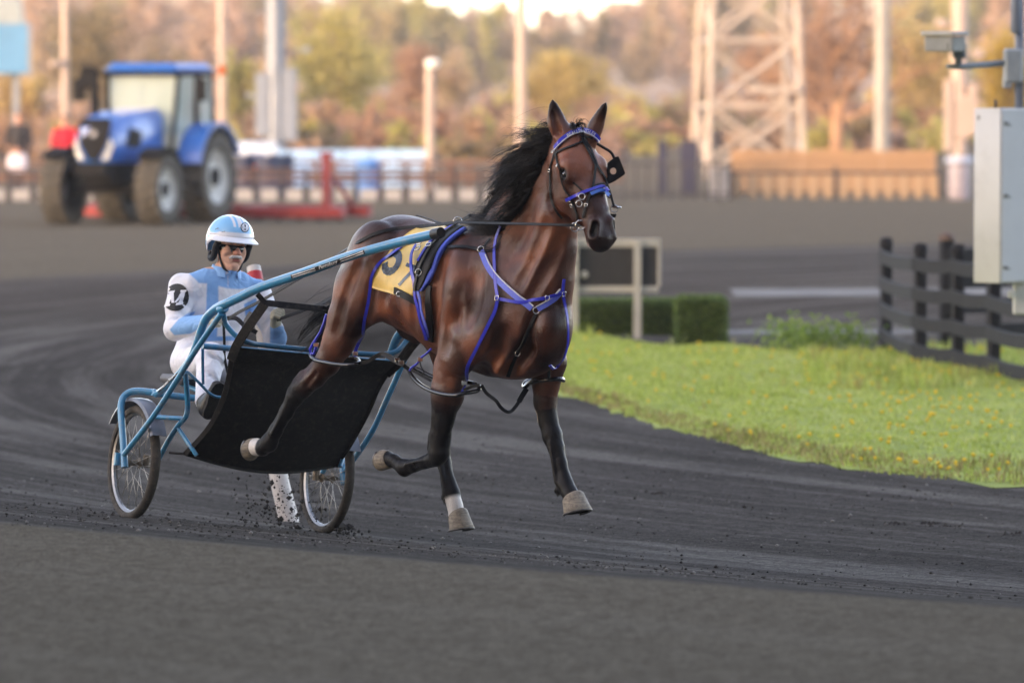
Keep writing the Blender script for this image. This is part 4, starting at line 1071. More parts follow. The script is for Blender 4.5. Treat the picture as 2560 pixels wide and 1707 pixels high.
def build_horse_field():
    F = Field((-2.15, -.46, .10), (1.12, .42, 2.50), .0072)
    # trunk: (x, z centre, half width, half height)
    T = [(-.99, 1.47, .13, .16), (-.90, 1.48, .20, .23), (-.72, 1.50, .255, .285), (-.48, 1.46, .275, .295), (-.22, 1.41, .30, .345),
         (.04, 1.38, .285, .38), (.22, 1.345, .24, .375), (.36, 1.29, .19, .30), (.45, 1.25, .14, .21)]
    F.chain([((x, 0, z), a, b) for x, z, a, b in T], k=.05)
    F.seg((-.1, 0, 1.60), (.10, 0, 1.66), .10, .085, .12, .10, k=.12)          # withers
    F.seg((-.80, 0, 1.68), (-.58, 0, 1.66), .15, .14, .125, .10, k=.10)         # croup
    # neck: crest and throat
    neck = [(HP(1240, 690, 0), .155, .285), (HP(1285, 600, 0), .125, .225), (HP(1322, 520, 0), .102, .180), (HP(1362, 448, 0), .088, .150), (HP(1405, 385, 0), .076, .118)]
    F.chain(neck, k=.06)
    F.chain([(HP(1330, 770, 0), .17, .20), (HP(1362, 690, 0), .13, .16), (HP(1382, 615, 0), .105, .125), (HP(1396, 540, 0), .092, .10), (HP(1412, 470, 0), .085, .10)], k=.07)
    # ------------------------------------------------ head
    poll = HP(1442, 337, 0.0)
    yaw = R(-4.0); pit = R(61.0)
    fh = np.array((math.cos(yaw), math.sin(yaw), 0)); e2 = np.array((-math.sin(yaw), math.cos(yaw), 0)); zz = np.array((0, 0, 1.0))
    e1 = fh * math.cos(pit) - zz * math.sin(pit); e3 = fh * math.sin(pit) + zz * math.cos(pit)
    HS = 1.24
    H = lambda u, v, w: poll + e1 * u + e2 * (v * HS * 1.05 + .004) + e3 * (w * HS + .012)
    FS = lambda p0, p1, a0, a1, b0, b1, l, k, sub=False: F.seg(p0, p1, a0 * HS, a1 * HS, b0 * HS, b1 * HS, l, k, sub)
    FS(H(.0, 0, -.065), H(.17, 0, -.055), .074, .100, .075, .080, e2, .04)
    FS(H(.17, 0, -.05), H(.43, 0, -.035), .092, .056, .055, .036, e2, .04)
    FS(H(.20, 0, -.10), H(.46, 0, -.07), .072, .050, .085, .050, e2, .04)
    FS(H(.46, 0, -.055), H(.575, 0, -.065), .052, .058, .054, .052, e2, .03)
    for s in (-1, 1):
        FS(H(.10, s * .048, -.13), H(.24, s * .050, -.155), .036, .032, .085, .085, e2, .03)
        FS(H(.24, s * .046, -.165), H(.42, s * .030, -.125), .026, .018, .055, .032, e2, .03)
        FS(H(.165, s * .078, -.030), H(.225, s * .082, -.040), .024, .022, .030, .026, e2, .035)      # orbit
        FS(H(.25, s * .072, -.075), H(.36, s * .052, -.068), .010, .008, .014, .010, e2, .02)        # facial crest
        FS(H(.33, s * .030, -.008), H(.44, s * .026, -.016), .010, .010, .012, .010, e2, .02)
        FS(H(.510, s * .036, -.024), H(.565, s * .042, -.044), .024, .025, .028, .030, e2, .025)     # nostril wing
        FS(H(.524, s * .058, .000), H(.566, s * .062, -.026), .024, .018, .014, .017, e2, .012, sub=True)
        F.ball(H(.205, s * .104, -.048), .030, .012, True)
    FS(H(.49, 0, -.105), H(.565, 0, -.118), .036, .033, .028, .026, e2, .02)                          # lower lip, chin
    FS(H(.585, 0, -.070), H(.60, 0, -.085), .044, .036, .032, .026, e2, .025)                         # upper lip
    FS(H(.57, -.07, -.107), H(.57, .07, -.107), .006, .006, .006, .006, e1, .008, sub=True)           # mouth
    # ears
    for s, bx, mx, tx in ((-1, (1406, 344), (1392, 306), (1381, 250)), (1, (1482, 340), (1493, 306), (1515, 257))):
        lb = s * .060
        b, m_, t_ = HP(*bx, lb), HP(*mx, lb * 1.25), HP(*tx, lb * 1.5)
        ew = np.array((.60, .80, 0)) if s < 0 else np.array((.85, .52, 0))
        wd = 1.0 if s < 0 else .75
        q = lambda t: b + (m_ - b) * (t / .5) if t < .5 else m_ + (t_ - m_) * ((t - .5) / .5)
        prof = lambda t: float(np.interp(t, (-.35, 0, .25, .45, .7, .88, 1.0), (.030, .036, .044, .045, .032, .016, .003)))
        ts = np.linspace(-.35, 1.0, 13)
        for t0, t1 in zip(ts[:-1], ts[1:]):
            F.seg(q(t0), q(t1), prof(t0) * wd, prof(t1) * wd, max(.006, .028 - .02 * max(t0, 0)), max(.004, .028 - .022 * max(t1, 0)), ew, .025)
        fo = np.array((.64, -.70, 0)) * .028
        if s < 0:
            F.seg(q(.15) + fo - ew * .010, q(.72) + fo * .75 - ew * .004, .024, .012, .018, .012, ew, .008, sub=True)
    # ------------------------------------------------ shoulders, chest muscles
    for s in (-1, 1):
        F.seg((-.02, s * .13, 1.60), (.26, s * .195, 1.22), .07, .085, .12, .13, k=.05)       # scapula
        F.seg((.27, s * .20, 1.22), (.03, s * .21, 1.09), .075, .075, .115, .11, k=.05)       # upper arm
        F.seg((-.02, s * .19, 1.36), (.04, s * .215, 1.10), .07, .06, .12, .10, k=.05)        # triceps
        F.seg((.33, s * .085, 1.33), (.30, s * .11, 1.08), .080, .075, .105, .085, k=.035)    # breast
        F.seg((.10, s * .125, 1.62), (.36, s * .15, 1.30), .035, .05, .05, .07, k=.04)
    # ------------------------------------------------ fore legs
    rf = [((1150, 845), -.205, .085, .125), ((1124, 925), -.205, .070, .100), ((1119, 985), -.20, .078, .096), ((1109, 1045), -.195, .050, .063), ((1100, 1092), -.19, .050, .062), ((1098, 1128), -.19, .054, .066)]
    RF = [(HP(*p, l), a, b) for p, l, a, b in rf]
    F.chain(RF, k=.025)
    rc = [((1092, 1143), -.19, .042, .050), ((1064, 1154), -.19, .031, .036), ((1036, 1163), -.19, .031, .035), ((1012, 1168), -.19, .043, .050)]
    RC = [(HP(*p, l), a, b) for p, l, a, b in rc]
    F.chain(RC, k=.015)
    RFp = [(HP(1010, 1169, -.19), .040, .044), (HP(985, 1150, -.19), .034, .034), (HP(972, 1147, -.19), .040, .040)]
    F.chain(RFp, k=.012)
    lf = [((1372, 905), .19, .085, .115), ((1365, 955), .185, .068, .084), ((1363, 1005), .18, .056, .068), ((1370, 1050), .18, .048, .056), ((1381, 1090), .18, .050, .056), ((1390, 1118), .18, .042, .046), ((1401, 1160), .18, .033, .039), ((1409, 1196), .18, .036, .042), ((1413, 1213), .18, .043, .049), ((1424, 1232), .18, .040, .044), ((1432, 1246), .18, .048, .048)]
    LF = [(HP(*p, l), a, b) for p, l, a, b in lf]
    F.chain(LF, k=.015)
    # ------------------------------------------------ hind legs
    rh = [((945, 655), -.17, .125, .225), ((900, 735), -.20, .110, .190), ((868, 800), -.22, .095, .125), ((848, 850), -.235, .080, .100), ((819, 905), -.25, .064, .074), ((790, 942), -.265, .050, .058), ((757, 968), -.28, .050, .058), ((738, 990), -.285, .044, .052), ((716, 1030), -.29, .034, .042), ((690, 1075), -.295, .033, .040), ((673, 1106), -.30, .043, .050), ((657, 1118), -.30, .040, .044), ((641, 1117), -.30, .048, .050)]
    RH = [(HP(*p, l), a, b) for p, l, a, b in rh]
    F.chain(RH, k=.02)
    F.seg(HP(757, 940, -.28), HP(733, 975, -.285), .026, .026, .030, .030, k=.02)             # point of the hock
    F.seg(HP(800, 895, -.255), HP(744, 958, -.28), .018, .018, .020, .020, k=.03)             # achilles
    lh = [((1010, 700), .16, .12, .21), ((1070, 780), .17, .10, .15), ((1108, 870), .17, .070, .090), ((1116, 950), .165, .048, .056), ((1110, 1010), .16, .042, .050), ((1106, 1045), .16, .042, .050), ((1106, 1090), .16, .034, .042), ((1111, 1160), .16, .033, .040), ((1122, 1210), .16, .036, .042), ((1128, 1234), .16, .044, .050), ((1137, 1262), .16, .038, .042), ((1142, 1286), .16, .045, .047)]
    LH = [(HP(*p, l), a, b) for p, l, a, b in lh]
    F.chain(LH, k=.02)
    F.seg(HP(940, 640, -.10), HP(905, 715, -.12), .12, .11, .16, .12, k=.06)                  # buttock
    F.seg(HP(985, 640, .10), HP(975, 690, .12), .12, .11, .16, .12, k=.06)
    F.seg(HP(975, 735, -.20), HP(940, 775, -.19), .05, .045, .07, .06, k=.06)                  # flank to stifle
    F.seg((-.72, .0, 1.20), (-.62, 0, 1.17), .045, .045, .05, .045, k=.05)                       # sheath
    F.seg(HP(1090, 960, -.24), HP(1084, 1085, -.23), .020, .014, .024, .018, k=.015)          # forearm muscle, tendon
    F.seg(HP(1138, 950, -.22), HP(1116, 1075, -.20), .030, .018, .034, .020, k=.02)
    F.seg(HP(1078, 1085, -.19), HP(1074, 1120, -.19), .016, .016, .016, .016, k=.02)           # bone behind the knee
    F.seg(HP(1375, 1105, .14), HP(1391, 1205, .14), .012, .012, .013, .013, k=.014)            # back tendons
    F.seg(HP(1058, 1150, -.22), HP(1016, 1160, -.22), .012, .012, .010, .010, k=.010)
    F.seg(HP(1100, 1150, .12), HP(1114, 1228, .12), .012, .012, .013, .013, k=.012)
    F.seg(HP(725, 1000, -.31), HP(680, 1085, -.33), .012, .012, .012, .012, k=.012)
    F.ball(HP(1394, 1226, .16), .020, .02); F.ball(HP(1112, 1243, .15), .020, .02); F.ball(HP(1000, 1160, -.19), .020, .02)
    # ------------------------------------------------ grooves and ridges between the muscles
    def line(pts, r, depth, k=.02, raise_=False, per=4):
        hs = []
        cp = catmull([(a, b, 0) for a, b in pts], per)
        for i, p in enumerate(cp):
            h, nr = field_hit(F, p[0], p[1])
            dd = depth * (.25 + .75 * math.sin(math.pi * (i + .3) / (len(cp) - .4)) ** .7)
            if h is not None: hs.append(h - nr * (r - dd) if raise_ else h + nr * (r - dd))
        for a, b in zip(hs[:-1], hs[1:]):
            if np.linalg.norm(a - b) < .12: F.seg(a, b, r, r, r, r, k=k, sub=not raise_)
    line([(1104, 660), (1092, 723), (1084, 800), (1078, 850)], .05, .016, .03)
    line([(1192, 680), (1188, 740), (1174, 805)], .05, .007, .04)
    line([(1150, 770), (1125, 830), (1112, 880)], .04, .006, .03)
    line([(1340, 795), (1318, 860), (1286, 915), (1268, 940)], .04, .020, .035)
    line([(1255, 830), (1240, 880), (1205, 925), (1176, 935)], .035, .013, .03)
    line([(1300, 905), (1322, 880), (1332, 850)], .03, .012, .03)
    line([(1405, 590), (1380, 650), (1350, 700), (1325, 745)], .036, .009, .03)
    line([(1365, 560), (1335, 640), (1300, 715)], .036, .004, .03)
    line([(905, 640), (880, 700), (857, 765), (842, 830)], .035, .009, .03)
    line([(940, 700), (925, 760), (905, 820)], .04, .007, .03)
    line([(960, 640), (965, 700), (952, 760)], .05, .010, .04)
    line([(792, 930), (765, 965)], .014, .006, .012)
    line([(1376, 500), (1384, 520), (1400, 542), (1425, 556), (1455, 560)], .024, .007, .016)    # behind the jaw
    line([(1375, 425), (1375, 470), (1378, 498)], .024, .006, .016)
    line([(1130, 760), (1135, 800), (1140, 840)], .05, .006, .03, True)
    line([(1235, 760), (1220, 810)], .05, .008, .04, True)
    line([(1375, 800), (1372, 860)], .06, .010, .04, True)
    line([(1150, 620), (1140, 680), (1128, 740)], .05, .006, .05, True)
    for yy in (1070, 1052):
        line([(yy, 690), (yy - 14, 760), (yy - 18, 820)], .04, .0015, .03)
    return F, dict(H=H, e1=e1, e2=e2, e3=e3, RF=RF, RC=RC, RFp=RFp, LF=LF, RH=RH, LH=LH, poll=poll, neck=neck)

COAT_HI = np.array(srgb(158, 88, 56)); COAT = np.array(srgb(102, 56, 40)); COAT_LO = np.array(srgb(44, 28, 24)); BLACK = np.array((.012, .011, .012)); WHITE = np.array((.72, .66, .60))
HORSE = thing('horse', 'bay race horse with flying black mane pulling a sulky at full stride', 'horse', tuple(h2w((0, 0, float(ground_z(HW[0], HW[1]))))))
HFLD, HK = build_horse_field()
_V, _Fc = HFLD.surface()
def paint_horse(V):
    c = np.tile(COAT, (len(V), 1)); n = len(V)
    def blend(mask, col):
        nonlocal c
        c = c * (1 - mask[:, None]) + np.asarray(col) * mask[:, None]
    wob = np.array([mnoise.noise(Vector(v * 4.0)) + .45 * mnoise.noise(Vector(v * 11.0)) for v in V])
    x, y, z = V.T
    blend(sstep(-.05, .5, wob) * .7, COAT_HI)
    blend(sstep(-.05, .5, -wob) * .75, COAT_LO)
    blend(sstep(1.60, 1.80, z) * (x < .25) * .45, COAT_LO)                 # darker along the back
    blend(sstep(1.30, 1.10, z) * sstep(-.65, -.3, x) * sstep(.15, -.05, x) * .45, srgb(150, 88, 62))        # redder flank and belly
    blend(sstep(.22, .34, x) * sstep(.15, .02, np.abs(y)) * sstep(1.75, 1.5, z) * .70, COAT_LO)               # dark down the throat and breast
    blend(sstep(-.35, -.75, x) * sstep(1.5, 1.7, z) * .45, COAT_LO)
    def leg(chain, frm, to, col, soft=.10):
        L = 0; acc = []; best = np.full(n, 9.0); par = np.zeros(n)
        for u, v in zip(chain[:-1], chain[1:]):
            d, t = seg_dist(V, u[0], v[0]); l = np.linalg.norm(v[0] - u[0])
            m = d - (u[2] if len(u) > 2 else u[1]) < best; best = np.where(m, d - (u[2] if len(u) > 2 else u[1]), best); par = np.where(m, L + t * l, par); L += l
        near = sstep(.09, .035, best)
        blend(near * sstep(frm - soft, frm + soft, par / L) * (par / L <= to + .0) , col)
        return near, par / L
    leg(HK['RF'], .42, 2, BLACK, .26); leg(HK['RC'], -1, 2, BLACK); leg(HK['RFp'], -1, 2, BLACK)
    leg(HK['LF'], .22, 2, BLACK, .16)
    leg(HK['RH'], .54, 2, BLACK, .10); leg(HK['LH'], .40, 2, BLACK, .14)
    # white socks
    d, t = seg_dist(V, HK['LH'][-3][0], HK['LH'][-1][0]); blend(sstep(.075, .055, d) * sstep(.22, .42, t + wob * .15), WHITE)
    d, t = seg_dist(V, HK['RH'][-2][0], HK['RH'][-1][0]); blend(sstep(.085, .065, d) * sstep(.10, .30, t + wob * .2), WHITE)
    d, t = seg_dist(V, HP(1341, 1037, .15), HP(1343, 1050, .15)); blend(sstep(.035, .024, d + wob * .01), srgb(190, 170, 145))
    # muzzle, eye surround, ears
    H = HK['H']
    u = (V - HK['poll']) @ HK['e1']; v = (V - HK['poll']) @ HK['e2']; w = (V - HK['poll']) @ HK['e3']
    head = (np.abs(v) < .14) & (w > -.26) & (w < .08) & (u > -.02)
    blend(head * sstep(.46, .59, u + wob * .04) * .88, srgb(42, 34, 33))
    blend(head * sstep(.10, .25, u) * sstep(.40, .3, u) * .35 * sstep(-.1, .4, wob), srgb(120, 60, 44))
    for s in (-1, 1):
        d = np.linalg.norm(V - H(.212, s * .090, -.05), axis=1); blend(sstep(.060, .028, d) * .9, srgb(26, 22, 23))
    for s in (-1, 1):
        d, t = seg_dist(V, H(.526, s * .050, -.006), H(.566, s * .054, -.028)); blend(sstep(.026, .014, d), (.004, .003, .003)); blend(sstep(.040, .032, d) * sstep(.026, .03, d) * .35, srgb(96, 72, 66))
    ear = (u < .02) & (w > -.05) & (z > HK['poll'][2] + .055) & (x > HK['poll'][0] - .15)
    blend(ear * sstep(HK['poll'][2] + .05, HK['poll'][2] + .16, z) * .85, srgb(28, 22, 21))
    d, t = seg_dist(V, H(.585, -.03, -.11), H(.575, .02, -.115)); blend(sstep(.03, .018, d) * .75 * (v < 0.0), srgb(205, 180, 172))
    # underneath and between the hind legs
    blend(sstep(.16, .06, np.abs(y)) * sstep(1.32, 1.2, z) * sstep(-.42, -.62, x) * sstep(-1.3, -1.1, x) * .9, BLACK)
    return c
def horse_material():
    t = NT('horse_coat')
    a = t.n('Attribute', attribute_name='Col').outputs['Color']
    c = t.coord('Object')
    fine = t.noise(70, 4, .6, c)
    str_ = t.coord('Object', (90, 90, 14))
    hair = t.noise(3.2, 3, .6, str_)
    col = t.mix(.35, a, t.mix(1.0, a, t.ramp(hair, [(.3, .55), (.7, 1.35)]), 'MULTIPLY'))
    t.base(col)
    sweat = t.noise(3.2, 4, .6, c)
    t.l(t.ramp(sweat, [(.35, .27), (.65, .50)]), t.b.inputs['Roughness'])
    lum = t.n('RGBToBW'); t.l(a, lum.inputs[0]); t.l(t.ramp(lum.outputs[0], [(.012, .15), (.05, .50)]), t.b.inputs['Specular IOR Level'])
    vor = t.n('TexNoise'); vor.noise_dimensions = '3D'; vor.inputs['Scale'].default_value = 8.5; vor.inputs['Detail'].default_value = 2.0; vor.inputs['Distortion'].default_value = .8
    t.l(c, vor.inputs['Vector'])
    vein = t.ramp(t.math('ABSOLUTE', t.math('SUBTRACT', vor.outputs['Fac'], .5)), [(.0, 1.0), (.035, 0.0)])
    soft = t.noise(11, 3, .5, c)
    h = t.math('ADD', t.math('MULTIPLY', vein, .06), t.math('ADD', t.math('MULTIPLY', soft, 1.0), t.math('ADD', t.math('MULTIPLY', fine, .14), t.math('MULTIPLY', t.noise(28, 4, .6, c, .5), .35))))
    t.bump(t.math('ADD', h, t.math('MULTIPLY', hair, .30)), .55, .012)
    return t.m
M_COAT = horse_material()
_Vw = h2w(_V)
_me = fast_mesh(_Vw - OFF[HORSE], _Fc)
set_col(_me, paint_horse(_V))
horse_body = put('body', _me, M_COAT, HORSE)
HBVH = BVHTree.FromPolygons([tuple(v) for v in _Vw], [tuple(int(i) for i in q) for q in _Fc])

# ------------------------------------------------ hooves, eyes
def hoof_mat():
    t = NT('hoof_horn'); c = t.coord('Object'); st = t.coord('Object', (10, 10, 90))
    n1 = t.noise(1.0, 4, .6, st); n2 = t.noise(26, 5, .7, c)
    b = t.ramp(n1, [(.3, srgb(124, 114, 100)), (.7, srgb(166, 152, 134))]); b = t.mix(t.ramp(n2, [(.45, 0), (.7, .75)]), b, srgb(74, 68, 62)); t.base(b)
    t.set(Roughness=.62, Specular_IOR_Level=.35); t.bump(t.math('ADD', n1, t.math('MULTIPLY', n2, .6)), .6, .004); return t.m
M_HOOF = hoof_mat()
M_SHOE = plain('shoe_metal', (.16, .15, .14), .45, .8, .3, 30)
M_SOLE = plain('hoof_sole', srgb(44, 38, 34), .9, scale=40, bump=.5)
def hoof(top, sole, toe, r=.052):
    """horse space: centre of the coronet, centre of the sole, where the toe points"""
    top = np.array(top); sole = np.array(sole); up = top - sole; hgt = np.linalg.norm(up); up /= hgt
    toe = np.array(toe, float); toe -= up * (toe @ up); toe /= np.linalg.norm(toe); sd = np.cross(up, toe)
    n = 20; v = []; f = []
    rings = [(1.10, .86, -.04, 1.5), (1.0, .95, .0, 1.7), (.90, .99, .03, 1.6), (.62, 1.06, .10, 1.1), (.30, 1.14, .20, .5), (.04, 1.22, .29, .0), (.0, 1.20, .29, .0), (.04, 1.04, .27, .0), (.09, .60, .22, .0)]
    for hz, rr, fw, tilt in rings:
        for i in range(n):
            a = 2 * math.pi * i / n; c, q = math.cos(a), math.sin(a)
            back = .84 if c < -.5 else 1.0
            v.append(sole + up * (hgt * (hz + tilt * .16 * (c - .2) * (1 if c > 0 else 1.3))) + toe * (r * (rr * c * back * 1.06 + fw)) + sd * (r * rr * q))
    for k in range(len(rings) - 1):
        for i in range(n): f.append((k * n + i, (k + 1) * n + i, (k + 1) * n + (i + 1) % n, k * n + (i + 1) % n))
    f.append(tuple(range((len(rings) - 1) * n, len(rings) * n)))
    me = mesh_of(h2w(np.array(v)) - OFF[HORSE], f, True); me.materials.append(M_HOOF); me.materials.append(M_SOLE)
    for p in me.polygons:
        if p.index >= 6 * n: p.material_index = 1
    me.set_sharp_from_angle(angle=R(50))
    o = put('hoof', me, None, HORSE)
    path = []
    for i in range(19):
        a = -2.35 + 4.7 * i / 18
        path.append(h2w(sole - up * .004 + toe * (r * (1.13 * math.cos(a) * 1.04 + .27)) + sd * (r * 1.13 * math.sin(a))))
    m = MB(); m.tube(path, .0095, 6, flat=.6); m.build('shoe', M_SHOE, o, True, world=True)
    return o
hoof(HP(1144, 1283, .16), HP(1149, 1323, .16), (1, .05, -.05), .057)
hoof(HP(1432, 1242, .18), HP(1439, 1281, .18), (1, 0, .28), .063)
hoof(HP(974, 1147, -.19), HP(956, 1141, -.19), (-.1, .0, -1), .050)
hoof(HP(638, 1117, -.30), HP(628, 1114, -.30), (-.1, .0, -1), .054)
M_EYE = plain('eye_dark', (.010, .007, .006), .06, var=.3, coat=1.0)
M_LID = plain('eyelid', srgb(24, 19, 18), .6)
for s in (-1, 1):
    c = HK['H'](.207, s * .0835, -.047)
    m = MB()
    for i in range(7):
        th = math.pi * i / 6
    m.lathe([(.023 * math.sin(math.pi * i / 8) + 1e-6, -.023 * math.cos(math.pi * i / 8)) for i in range(9)], h2w(c), HL, 14)
    e = m.build('eye', M_EYE, HORSE, True, world=True)
    m = MB()
    ring = [h2w(c + HK['e1'] * (.026 * math.cos(a)) + HK['e3'] * (.019 * math.sin(a)) + np.array((0, s * (.014 - .004 * abs(math.cos(a))), 0))) for a in np.linspace(0, 2 * math.pi, 17)[:-1]]
    m.tube(ring, .0048, 6, closed=True); m.build('eyelid', M_LID, e, True, world=True)

# ------------------------------------------------ mane and tail
def hair_mat():
    t = NT('black_hair'); c = t.coord('Object')
    n1 = t.noise(9, 3, .5, c)
    t.base(t.ramp(n1, [(.35, (.006, .005, .005)), (.75, (.026, .017, .013))]))
    t.set(Roughness=.5, Specular_IOR_Level=.3)
    return t.m
M_HAIR = hair_mat()
def strands(name, guides, count, rad, jit, parent, curl=.02, seg=10, lenvar=(.55, 1.0), seedv=3, wild=.12):
    rr = np.random.default_rng(seedv)
    G = np.array([[p for p in catmull(g, seg)] for g in guides])          # guides resampled alike
    nG, nP = G.shape[0], G.shape[1]
    V = []; Fq = []; off = 0
    nc = max(6, count // 26)                                   # hair hangs in locks
    cu = rr.uniform(0, nG - 1.001, nc); cph = rr.uniform(0, 6.28, (nc, 3)); cfr = rr.uniform(3, 6.5, nc); cam_ = rr.uniform(.5, 1.7, nc); csp = rr.normal(0, 1, (nc, 3)); cL = rr.uniform(*lenvar, nc)
    for i in range(count):
        w = rr.random() < wild; q = rr.integers(nc); m_ = 0.0 if w else .80
        u = np.clip((rr.uniform(0, nG - 1.001) if w else cu[q] + rr.normal(0, .10)), 0, nG - 1.001); a = int(u); t = u - a; t = t * t * (3 - 2 * t)
        P = G[a] * (1 - t) + G[a + 1] * t
        L = rr.uniform(*lenvar) * (1 - m_) + cL[q] * m_
        s_ = np.linspace(0, 1, nP)
        ph = rr.uniform(0, 6.28, 3) if w else cph[q] + rr.normal(0, .35, 3); am = curl * (rr.uniform(.6, 2.6) if w else cam_[q])
        fr = rr.uniform(3, 7) if w else cfr[q]
        wav = np.stack([np.sin(fr * s_ + ph[k]) - math.sin(ph[k]) for k in range(3)], 1) * am * s_[:, None]
        spread = rr.normal(0, 1, 3) * jit * (2.4 if w else .45) + (0 if w else csp[q] * jit * 1.1)
        root = rr.normal(0, 1, 3) * jit * .22
        Q = P[0] + (P - P[0]) * L + wav + spread * (s_[:, None] ** 1.3) + root
        th = rad * rr.uniform(.6, 1.3) * (1.05 - .8 * s_) * (.6 if w else 1)
        T = np.gradient(Q, axis=0); T /= np.linalg.norm(T, axis=1)[:, None] + 1e-9
        e1 = np.cross(T, np.array((.3, .5, .8))); e1 /= np.linalg.norm(e1, axis=1)[:, None] + 1e-9
        e2 = np.cross(T, e1)
        ringv = np.stack([Q + th[:, None] * (e1 * math.cos(x) + e2 * math.sin(x)) for x in (0, 2.094, 4.189)], 1).reshape(-1, 3)
        V.append(ringv)
        k = np.arange(nP - 1)[:, None] * 3; j = np.arange(3)[None, :]
        Fq.append(np.stack([off + k + j, off + k + (j + 1) % 3, off + k + 3 + (j + 1) % 3, off + k + 3 + j], -1).reshape(-1, 4))
        off += nP * 3
    V = np.concatenate(V); Fq = np.concatenate(Fq)
    return put(name, fast_mesh(h2w(V) - OFF[parent], Fq), M_HAIR, parent)
hp = lambda L: [HP(*p) for p in L]
mane_g = [hp(g) for g in (
    [(1430, 332, 0), (1395, 316, -.02), (1345, 322, -.08), (1300, 345, -.10), (1268, 352, -.10)],
    [(1412, 345, -.03), (1372, 340, -.08), (1318, 358, -.12), (1262, 385, -.13), (1215, 405, -.12)],
    [(1392, 362, -.05), (1350, 364, -.10), (1292, 390, -.13), (1236, 425, -.13), (1190, 455, -.12)],
    [(1374, 388, -.07), (1338, 400, -.12), (1285, 430, -.13), (1238, 470, -.12), (1196, 500, -.11)],
    [(1352, 428, -.09), (1322, 440, -.12), (1278, 472, -.12), (1240, 505, -.11), (1206, 532, -.10)],
    [(1330, 474, -.10), (1304, 488, -.12), (1268, 512, -.11), (1232, 536, -.10), (1198, 548, -.10)],
    [(1304, 520, -.11), (1284, 532, -.12), (1252, 548, -.11), (1210, 560, -.10), (1160, 566, -.09)],
    [(1275, 558, -.11), (1258, 572, -.12), (1228, 582, -.12), (1190, 582, -.12), (1140, 566, -.11)],
    [(1258, 575, -.11), (1250, 590, -.12), (1236, 600, -.12), (1215, 602, -.13), (1180, 590, -.13)])]
crest_g = [hp(g) for g in (
    [(1436, 330, 0), (1400, 322, -.02), (1360, 335, -.05), (1325, 360, -.06), (1300, 385, -.06)],
    [(1390, 338, 0), (1350, 355, -.04), (1310, 385, -.06), (1270, 420, -.07), (1245, 450, -.07)],
    [(1345, 374, 0), (1312, 398, -.04), (1280, 430, -.06), (1245, 470, -.07), (1220, 500, -.07)],
    [(1303, 420, 0), (1280, 446, -.05), (1255, 478, -.07), (1228, 510, -.08), (1206, 536, -.08)],
    [(1266, 478, 0), (1250, 500, -.05), (1232, 526, -.08), (1208, 548, -.09), (1180, 560, -.09)],
    [(1238, 540, 0), (1228, 552, -.05), (1212, 564, -.09), (1185, 570, -.10), (1150, 570, -.10)])]
mane = strands('mane', mane_g, 2600, .0017, .017, HORSE, .030, 5, (.34, .88), 5, .14)
strands('mane_undercoat', crest_g, 1300, .0024, .015, HORSE, .016, 5, (.5, .92), 6, .06)
strands('forelock', [hp(g) for g in ([(1426, 320, -.05), (1428, 311, -.05), (1437, 308, -.05), (1446, 312, -.05)], [(1446, 316, -.04), (1450, 307, -.04), (1459, 308, -.04), (1466, 314, -.04)])], 70, .003, .008, HORSE, .012, 6, (.7, 1.1), 8)
tail_g = [hp(g) for g in (
    [(908, 640, 0), (880, 715, .01), (842, 785, .02), (800, 830, .03), (750, 858, .04)],
    [(908, 640, 0), (882, 720, .01), (850, 800, .02), (815, 850, .03), (770, 890, .04)],
    [(908, 645, 0), (886, 725, .01), (858, 815, .02), (836, 875, .03), (808, 925, .04)])]
strands('tail', tail_g, 420, .003, .020, HORSE, .03, 9, (.6, 1.08), 9, .14)

# feather behind the fetlocks
strands('fetlock_hair', [hp(g) for g in ([(1396, 1212, .15), (1391, 1224, .14), (1390, 1236, .14)], [(1400, 1220, .15), (1396, 1232, .14), (1397, 1242, .14)])], 70, .0012, .006, HORSE, .004, 4, (.6, 1.1), 41)
strands('fetlock_hair', [hp(g) for g in ([(1114, 1232, .13), (1109, 1243, .12), (1108, 1256, .12)], [(1118, 1240, .13), (1113, 1250, .12), (1113, 1262, .12)])], 70, .0012, .006, HORSE, .004, 4, (.6, 1.1), 42)
strands('fetlock_hair', [hp(g) for g in ([(1000, 1158, -.21), (991, 1150, -.21), (985, 1140, -.21)], [(1008, 1156, -.21), (1000, 1146, -.21), (994, 1136, -.21)])], 70, .0012, .006, HORSE, .004, 4, (.6, 1.1), 43)
# ================================================================== HARNESS (laid onto the horse's own surface)
def surf(px, py, bvh=None, off=0.0):
    h = (bvh or HBVH).ray_cast(Vector(CAM), Vector(ray(px, py)))
    if h[0] is None: return None, None
    n = np.array(h[1]); n = n if n @ ray(px, py) < 0 else -n
    return np.array(h[0]) + n * off, n
def ribbon(P, N, w, th):
    P = np.array(P); N = np.array(N); m = len(P)
    T = np.gradient(P, axis=0); T /= np.linalg.norm(T, axis=1)[:, None] + 1e-9
    N = N - T * np.sum(N * T, 1)[:, None]; N /= np.linalg.norm(N, axis=1)[:, None] + 1e-9
    S = np.cross(N, T); w = np.full(m, w) if np.isscalar(w) else np.asarray(w)
    v = []; f = []
    for i in range(m):
        a = S[i] * w[i] / 2; b = N[i] * th
        v += [P[i] - a, P[i] - a * .9 + b, P[i] + a * .9 + b, P[i] + a]
    for i in range(m - 1):
        for k in range(4): f.append((i * 4 + k, i * 4 + (k + 1) % 4, i * 4 + 4 + (k + 1) % 4, i * 4 + 4 + k))
    f.append((3, 2, 1, 0)); f.append(tuple((m - 1) * 4 + k for k in range(4)))
    return v, f
def smooth_pts(P, it=2):
    P = np.array(P)
    for _ in range(it): P[1:-1] = P[1:-1] * .5 + (P[:-2] + P[2:]) * .25
    return P
